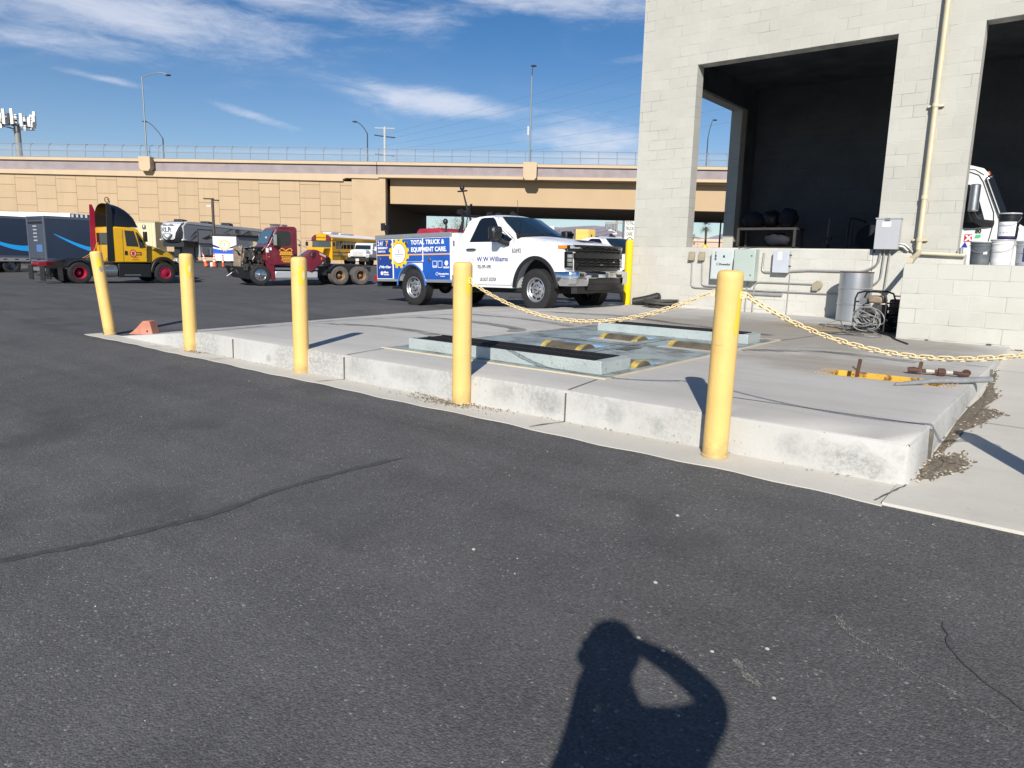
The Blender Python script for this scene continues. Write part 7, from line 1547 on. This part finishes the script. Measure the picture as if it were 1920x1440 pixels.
# ---------------------------------------------------------------- the photographer (only the shadow falls into the picture)
def person():
    # x to the right, y forward (the way the camera looks), z up; feet on the ground
    base = Vector((.20, -.26)); z0 = gz(base.x, base.y)
    t = thing('person', 'person in grey shirt and jeans holding up a phone, casting the shadow', 'person', (base.x, base.y, z0), YAW)
    V = []; E = []; Rd = []
    def v(p, r): V.append(p); Rd.append(r); return len(V)-1
    def chain_(start, *pts):
        a = start
        for p, r in pts: b_ = v(p, r); E.append((a, b_)); a = b_
        return a
    pel = v((.06,0,.95), (.165,.12))
    waist = chain_(pel, ((.07,0,1.10), (.15,.115))); chest = chain_(waist, ((.08,.01,1.28), (.185,.125)), ((.07,.01,1.40), (.17,.11)))
    neck = chain_(chest, ((.02,.02,1.50), (.08,.07)), ((0,.05,1.57), (.062,.066))); head = chain_(neck, ((0,.07,1.66), (.092,.10)), ((0,.06,1.735), (.082,.09)), ((0,.05,1.775),(.04,.05)))
    for s in (-1, 1):
        chain_(pel, ((s*.10,0,.86), (.10,.105)), ((s*.12,.02,.50), (.068,.072)), ((s*.125,0,.12), (.045,.05)), ((s*.13,.03,.045), (.045,.04)), ((s*.14,.16,.035), (.04,.03)))
    sh = {}
    # right arm: elbow lifted out to the side, hand at the phone
    rs = chain_(chest, ((.22,.0,1.44), (.085,.085)), ((.31,.05,1.475), (.06,.06)), ((.345,.10,1.495), (.056,.056)), ((.235,.20,1.56), (.045,.045)), ((.14,.265,1.58), (.032,.03)))
    ls = chain_(chest, ((-.09,.02,1.39), (.075,.07)), ((-.16,.10,1.14), (.066,.06)), ((-.15,.13,1.11), (.062,.06)), ((-.07,.19,1.33), (.062,.05)), ((-.05,.25,1.48), (.04,.036)))
    def hand(w, org, fw, side, s):
        fw = Vector(fw).normalized(); sd = Vector(side).normalized(); o = Vector(org); up = fw.cross(sd)
        p = chain_(w, (tuple(o+fw*.04), (.03,.018)), (tuple(o+fw*.075), (.034,.016)))
        for k, ln in enumerate((.070,.078,.072,.058)):
            q = o+fw*.08+sd*(k-1.5)*.020; chain_(p, (tuple(q), .0095), (tuple(q+fw*ln*.5+up*s*.012), .0088), (tuple(q+fw*ln*.85+up*s*.035), .008))
        q = o+fw*.035-sd*.03; chain_(p-1 if False else p, (tuple(q), .011), (tuple(q-sd*.022+fw*.03), .010), (tuple(q-sd*.02+fw*.055+up*s*.01), .009))
    hand(rs, (.14,.265,1.58), (-.85,.35,.3), (.0,.0,-1), 1); hand(ls, (-.05,.25,1.48), (.25,.45,.85), (1,0,0), 1)
    me = bpy.data.meshes.new('body'); me.from_pydata(V, E, []); o = bpy.data.objects.new('body', me); COL.objects.link(o)
    md = o.modifiers.new('skin', 'SKIN'); 
    for i, sv in enumerate(me.skin_vertices[0].data):
        r = Rd[i]; sv.radius = r if isinstance(r, tuple) else (r, r); sv.use_root = (i == 0)
    o.modifiers.new('sub', 'SUBSURF').levels = 2; o.modifiers['sub'].render_levels = 2
    dg = bpy.context.evaluated_depsgraph_get(); m2 = bpy.data.meshes.new_from_object(o.evaluated_get(dg)); bpy.data.objects.remove(o)
    m2.name = 'body'; m2.materials.clear()
    for mm in (mat('skin_tone', (.42,.25,.17), .5), mat('grey_shirt', (.22,.23,.25), .85), mat('jeans', (.035,.05,.10), .85), mat('shoe_black', (.02,.02,.02), .6)): m2.materials.append(mm)
    for p in m2.polygons:
        c = p.center; p.use_smooth = True
        p.material_index = 3 if c.z < .10 else 2 if c.z < .98 else 0 if (c.z > 1.53 and abs(c.x) < .13 and c.y > -.2) or (c.y > .155 and c.z > 1.0 and abs(c.x) < .34) else 1
    b_ = bpy.data.objects.new('body', m2); COL.objects.link(b_); b_.parent = t
    m = MB(); m.ball((0,.045,1.70), .108, 14, (.92,1.05,1.0)); hb = m.build('hair', mat('hair_brown', (.05,.03,.02), .7), t)
    for v_ in hb.data.vertices:
        if v_.co.y > .10 and v_.co.z < 1.74: v_.co.y = .10
        if v_.co.z < 1.62: v_.co.z = 1.62
    m = MB(); m.ball((0,.168,1.665), .017, 8, (.8,1,1.3)); m.build('nose', MATS['skin_tone'], t)
    for s in (-1, 1): m = MB(); m.ball((s*.032,.152,1.69), .012, 8); m.build('eye', WHITEF, t); m = MB(); m.ball((s*.092,.06,1.67), .028, 8, (.4,.8,1.2)); m.build('ear', MATS['skin_tone'], t)
    m = MB(); m.box(-.025,.025,.150,.158,1.615,1.622); m.build('mouth', mat('lip_tone', (.3,.1,.09), .5), t)
    ph = thing('phone', 'black phone held up in both hands by the photographer', 'phone', (0,0,0)); 
    ph.location = Vector((0,0,1.23))-FH*.03+Vector((0,0,-.005)); ph.rotation_euler = (R(-10), 0, YAW)
    m = MB(); m.box(-.08,.08,-.010,-.001,-.04,.04); m.build('phone_body', BLACKP, ph, bevel=.004)
person()
# ---------------------------------------------------------------- camera, sun and sky
cam = bpy.data.cameras.new('camera'); co = bpy.data.objects.new('camera', cam); COL.objects.link(co); SC.camera = co
PIT, ROL = R(10.0), R(1.37)
w = FH*math.cos(PIT)+Vector((0,0,-math.sin(PIT))); rt = RH.copy(); up = rt.cross(w)
r2 = rt*math.cos(ROL)+up*math.sin(ROL); u2 = -rt*math.sin(ROL)+up*math.cos(ROL)
co.matrix_world = Matrix(((r2.x,u2.x,-w.x,0),(r2.y,u2.y,-w.y,0),(r2.z,u2.z,-w.z,1.23),(0,0,0,1)))
cam.sensor_width = 36; cam.lens = 1345/1920*36; cam.clip_start = .02; cam.clip_end = 9000
SUN_EL, SUN_AZ = R(29.5), R(150)            # azimuth clockwise from +Y
sd = Vector((math.sin(SUN_AZ)*math.cos(SUN_EL), math.cos(SUN_AZ)*math.cos(SUN_EL), math.sin(SUN_EL)))
sl = bpy.data.lights.new('sun', 'SUN'); sl.energy = 5.0; sl.angle = R(.53); sl.color = (1, .945, .86)
so = bpy.data.objects.new('sun', sl); COL.objects.link(so); so.rotation_euler = (-sd).to_track_quat('-Z', 'Y').to_euler(); so.location = (20,-30,40)
wd = bpy.data.worlds.new('World'); SC.world = wd; wd.use_nodes = True; nt = wd.node_tree; N = nt.nodes; L = nt.links.new
bg = N['Background']; bg.inputs['Strength'].default_value = .076
sky = N.new('ShaderNodeTexSky'); sky.sky_type = 'NISHITA'; sky.sun_disc = False; sky.sun_elevation = SUN_EL; sky.sun_rotation = SUN_AZ
sky.altitude = 600; sky.air_density = 1.0; sky.dust_density = .2; sky.ozone_density = 3.5
tc = N.new('ShaderNodeTexCoord')
def mth(op, a, b=0, c=None):
    x = N.new('ShaderNodeMath'); x.operation = op
    for i, v in enumerate((a, b)):
        if hasattr(v, 'is_linked'): L(v, x.inputs[i])
        else: x.inputs[i].default_value = v
    return x.outputs[0]
def rng(v, a, b, c=0, d=1):
    x = N.new('ShaderNodeMapRange'); L(v, x.inputs[0]); x.interpolation_type = 'SMOOTHSTEP'
    for i, q in enumerate((a, b, c, d)): x.inputs[i+1].default_value = q
    return x.outputs[0]
sx = N.new('ShaderNodeSeparateXYZ'); L(tc.outputs['Generated'], sx.inputs[0])
# angle along the horizon (0 = straight ahead, + = right) and height, both in radians
dr = mth('ADD', mth('MULTIPLY', sx.outputs[0], RH.x), mth('MULTIPLY', sx.outputs[1], RH.y)); df = mth('ADD', mth('MULTIPLY', sx.outputs[0], FH.x), mth('MULTIPLY', sx.outputs[1], FH.y))
azm = mth('ARCTAN2', dr, df); elv = mth('ARCSINE', sx.outputs[2])
cv = N.new('ShaderNodeCombineXYZ'); L(mth('ADD', azm, mth('MULTIPLY', elv, 0.0)), cv.inputs[0]); L(elv, cv.inputs[1])
mp = N.new('ShaderNodeMapping'); mp.inputs['Scale'].default_value = (3.0, 11.0, 1); mp.inputs['Rotation'].default_value = (0,0,R(-9)); L(cv.outputs[0], mp.inputs[0])
def nz(scale, det, ro, off):
    x = N.new('ShaderNodeTexNoise'); x.inputs['Scale'].default_value = scale; x.inputs['Detail'].default_value = det; x.inputs['Roughness'].default_value = ro; x.inputs['Distortion'].default_value = .6
    m2 = N.new('ShaderNodeVectorMath'); m2.inputs[1].default_value = off; L(mp.outputs[0], m2.inputs[0]); L(m2.outputs[0], x.inputs['Vector']); return x.outputs['Fac']
n1 = nz(1.3, 9, .62, (3,1,0)); n2 = nz(4.5, 9, .7, (7,4,2))
tex = mth('ADD', mth('MULTIPLY', n1, .62), mth('MULTIPLY', n2, .38))
def bank(a0, e0, ra, re, tilt, amt):
    da = mth('SUBTRACT', azm, a0); de = mth('SUBTRACT', mth('SUBTRACT', elv, e0), mth('MULTIPLY', da, tilt))
    q = mth('SQRT', mth('ADD', mth('POWER', mth('DIVIDE', da, ra), 2), mth('POWER', mth('DIVIDE', de, re), 2)))
    return mth('MULTIPLY', rng(q, 0, 1, 1, 0), amt)
CL = [(-.30,.30,.22,.04,-.05,.8),(-.55,.225,.25,.03,.03,.6),(-.46,.265,.34,.055,.02,1.0),(-.60,.335,.3,.05,-.1,.5),(.02,.335,.36,.05,-.03,1.0),(.18,.34,.2,.05,0,.6),(-.10,.195,.18,.030,-.10,1.05),(.12,.145,.22,.05,-.15,.75),(-.335,.165,.10,.012,-.22,.75),(-.50,.19,.08,.008,-.1,.7),(-.13,.285,.12,.035,0,.45),(-.72,.27,.16,.03,0,.7),(.18,.255,.16,.012,.15,.4),(-.28,.115,.5,.03,0,.22)]
acc = None
for c_ in CL:
    v = bank(*c_); acc = v if acc is None else mth('MAXIMUM', acc, v)
den = rng(mth('ADD', tex, mth('MULTIPLY', mth('SUBTRACT', acc, 1.0), .36)), .18, .56, 0, .72)
den = mth('ADD', den, mth('MULTIPLY', rng(n1, .45, .75), .06))
hz = rng(elv, .02, .30, .20, .0); den = mth('ADD', den, hz)
mx = N.new('ShaderNodeMix'); mx.data_type = 'RGBA'; L(den, mx.inputs[0]); hs = N.new('ShaderNodeHueSaturation'); hs.inputs['Saturation'].default_value = 1.24; hs.inputs['Hue'].default_value = .504; L(sky.outputs[0], hs.inputs['Color']); L(hs.outputs[0], mx.inputs[6]); mx.inputs[7].default_value = (8.6, 9.1, 10.4, 1)
L(mx.outputs[2], bg.inputs['Color'])
SC.view_settings.view_transform = 'Standard'; SC.view_settings.look = 'None'; SC.view_settings.gamma = 1; SC.view_settings.exposure = .22
SC.cycles.max_bounces = 6; SC.cycles.transparent_max_bounces = 12
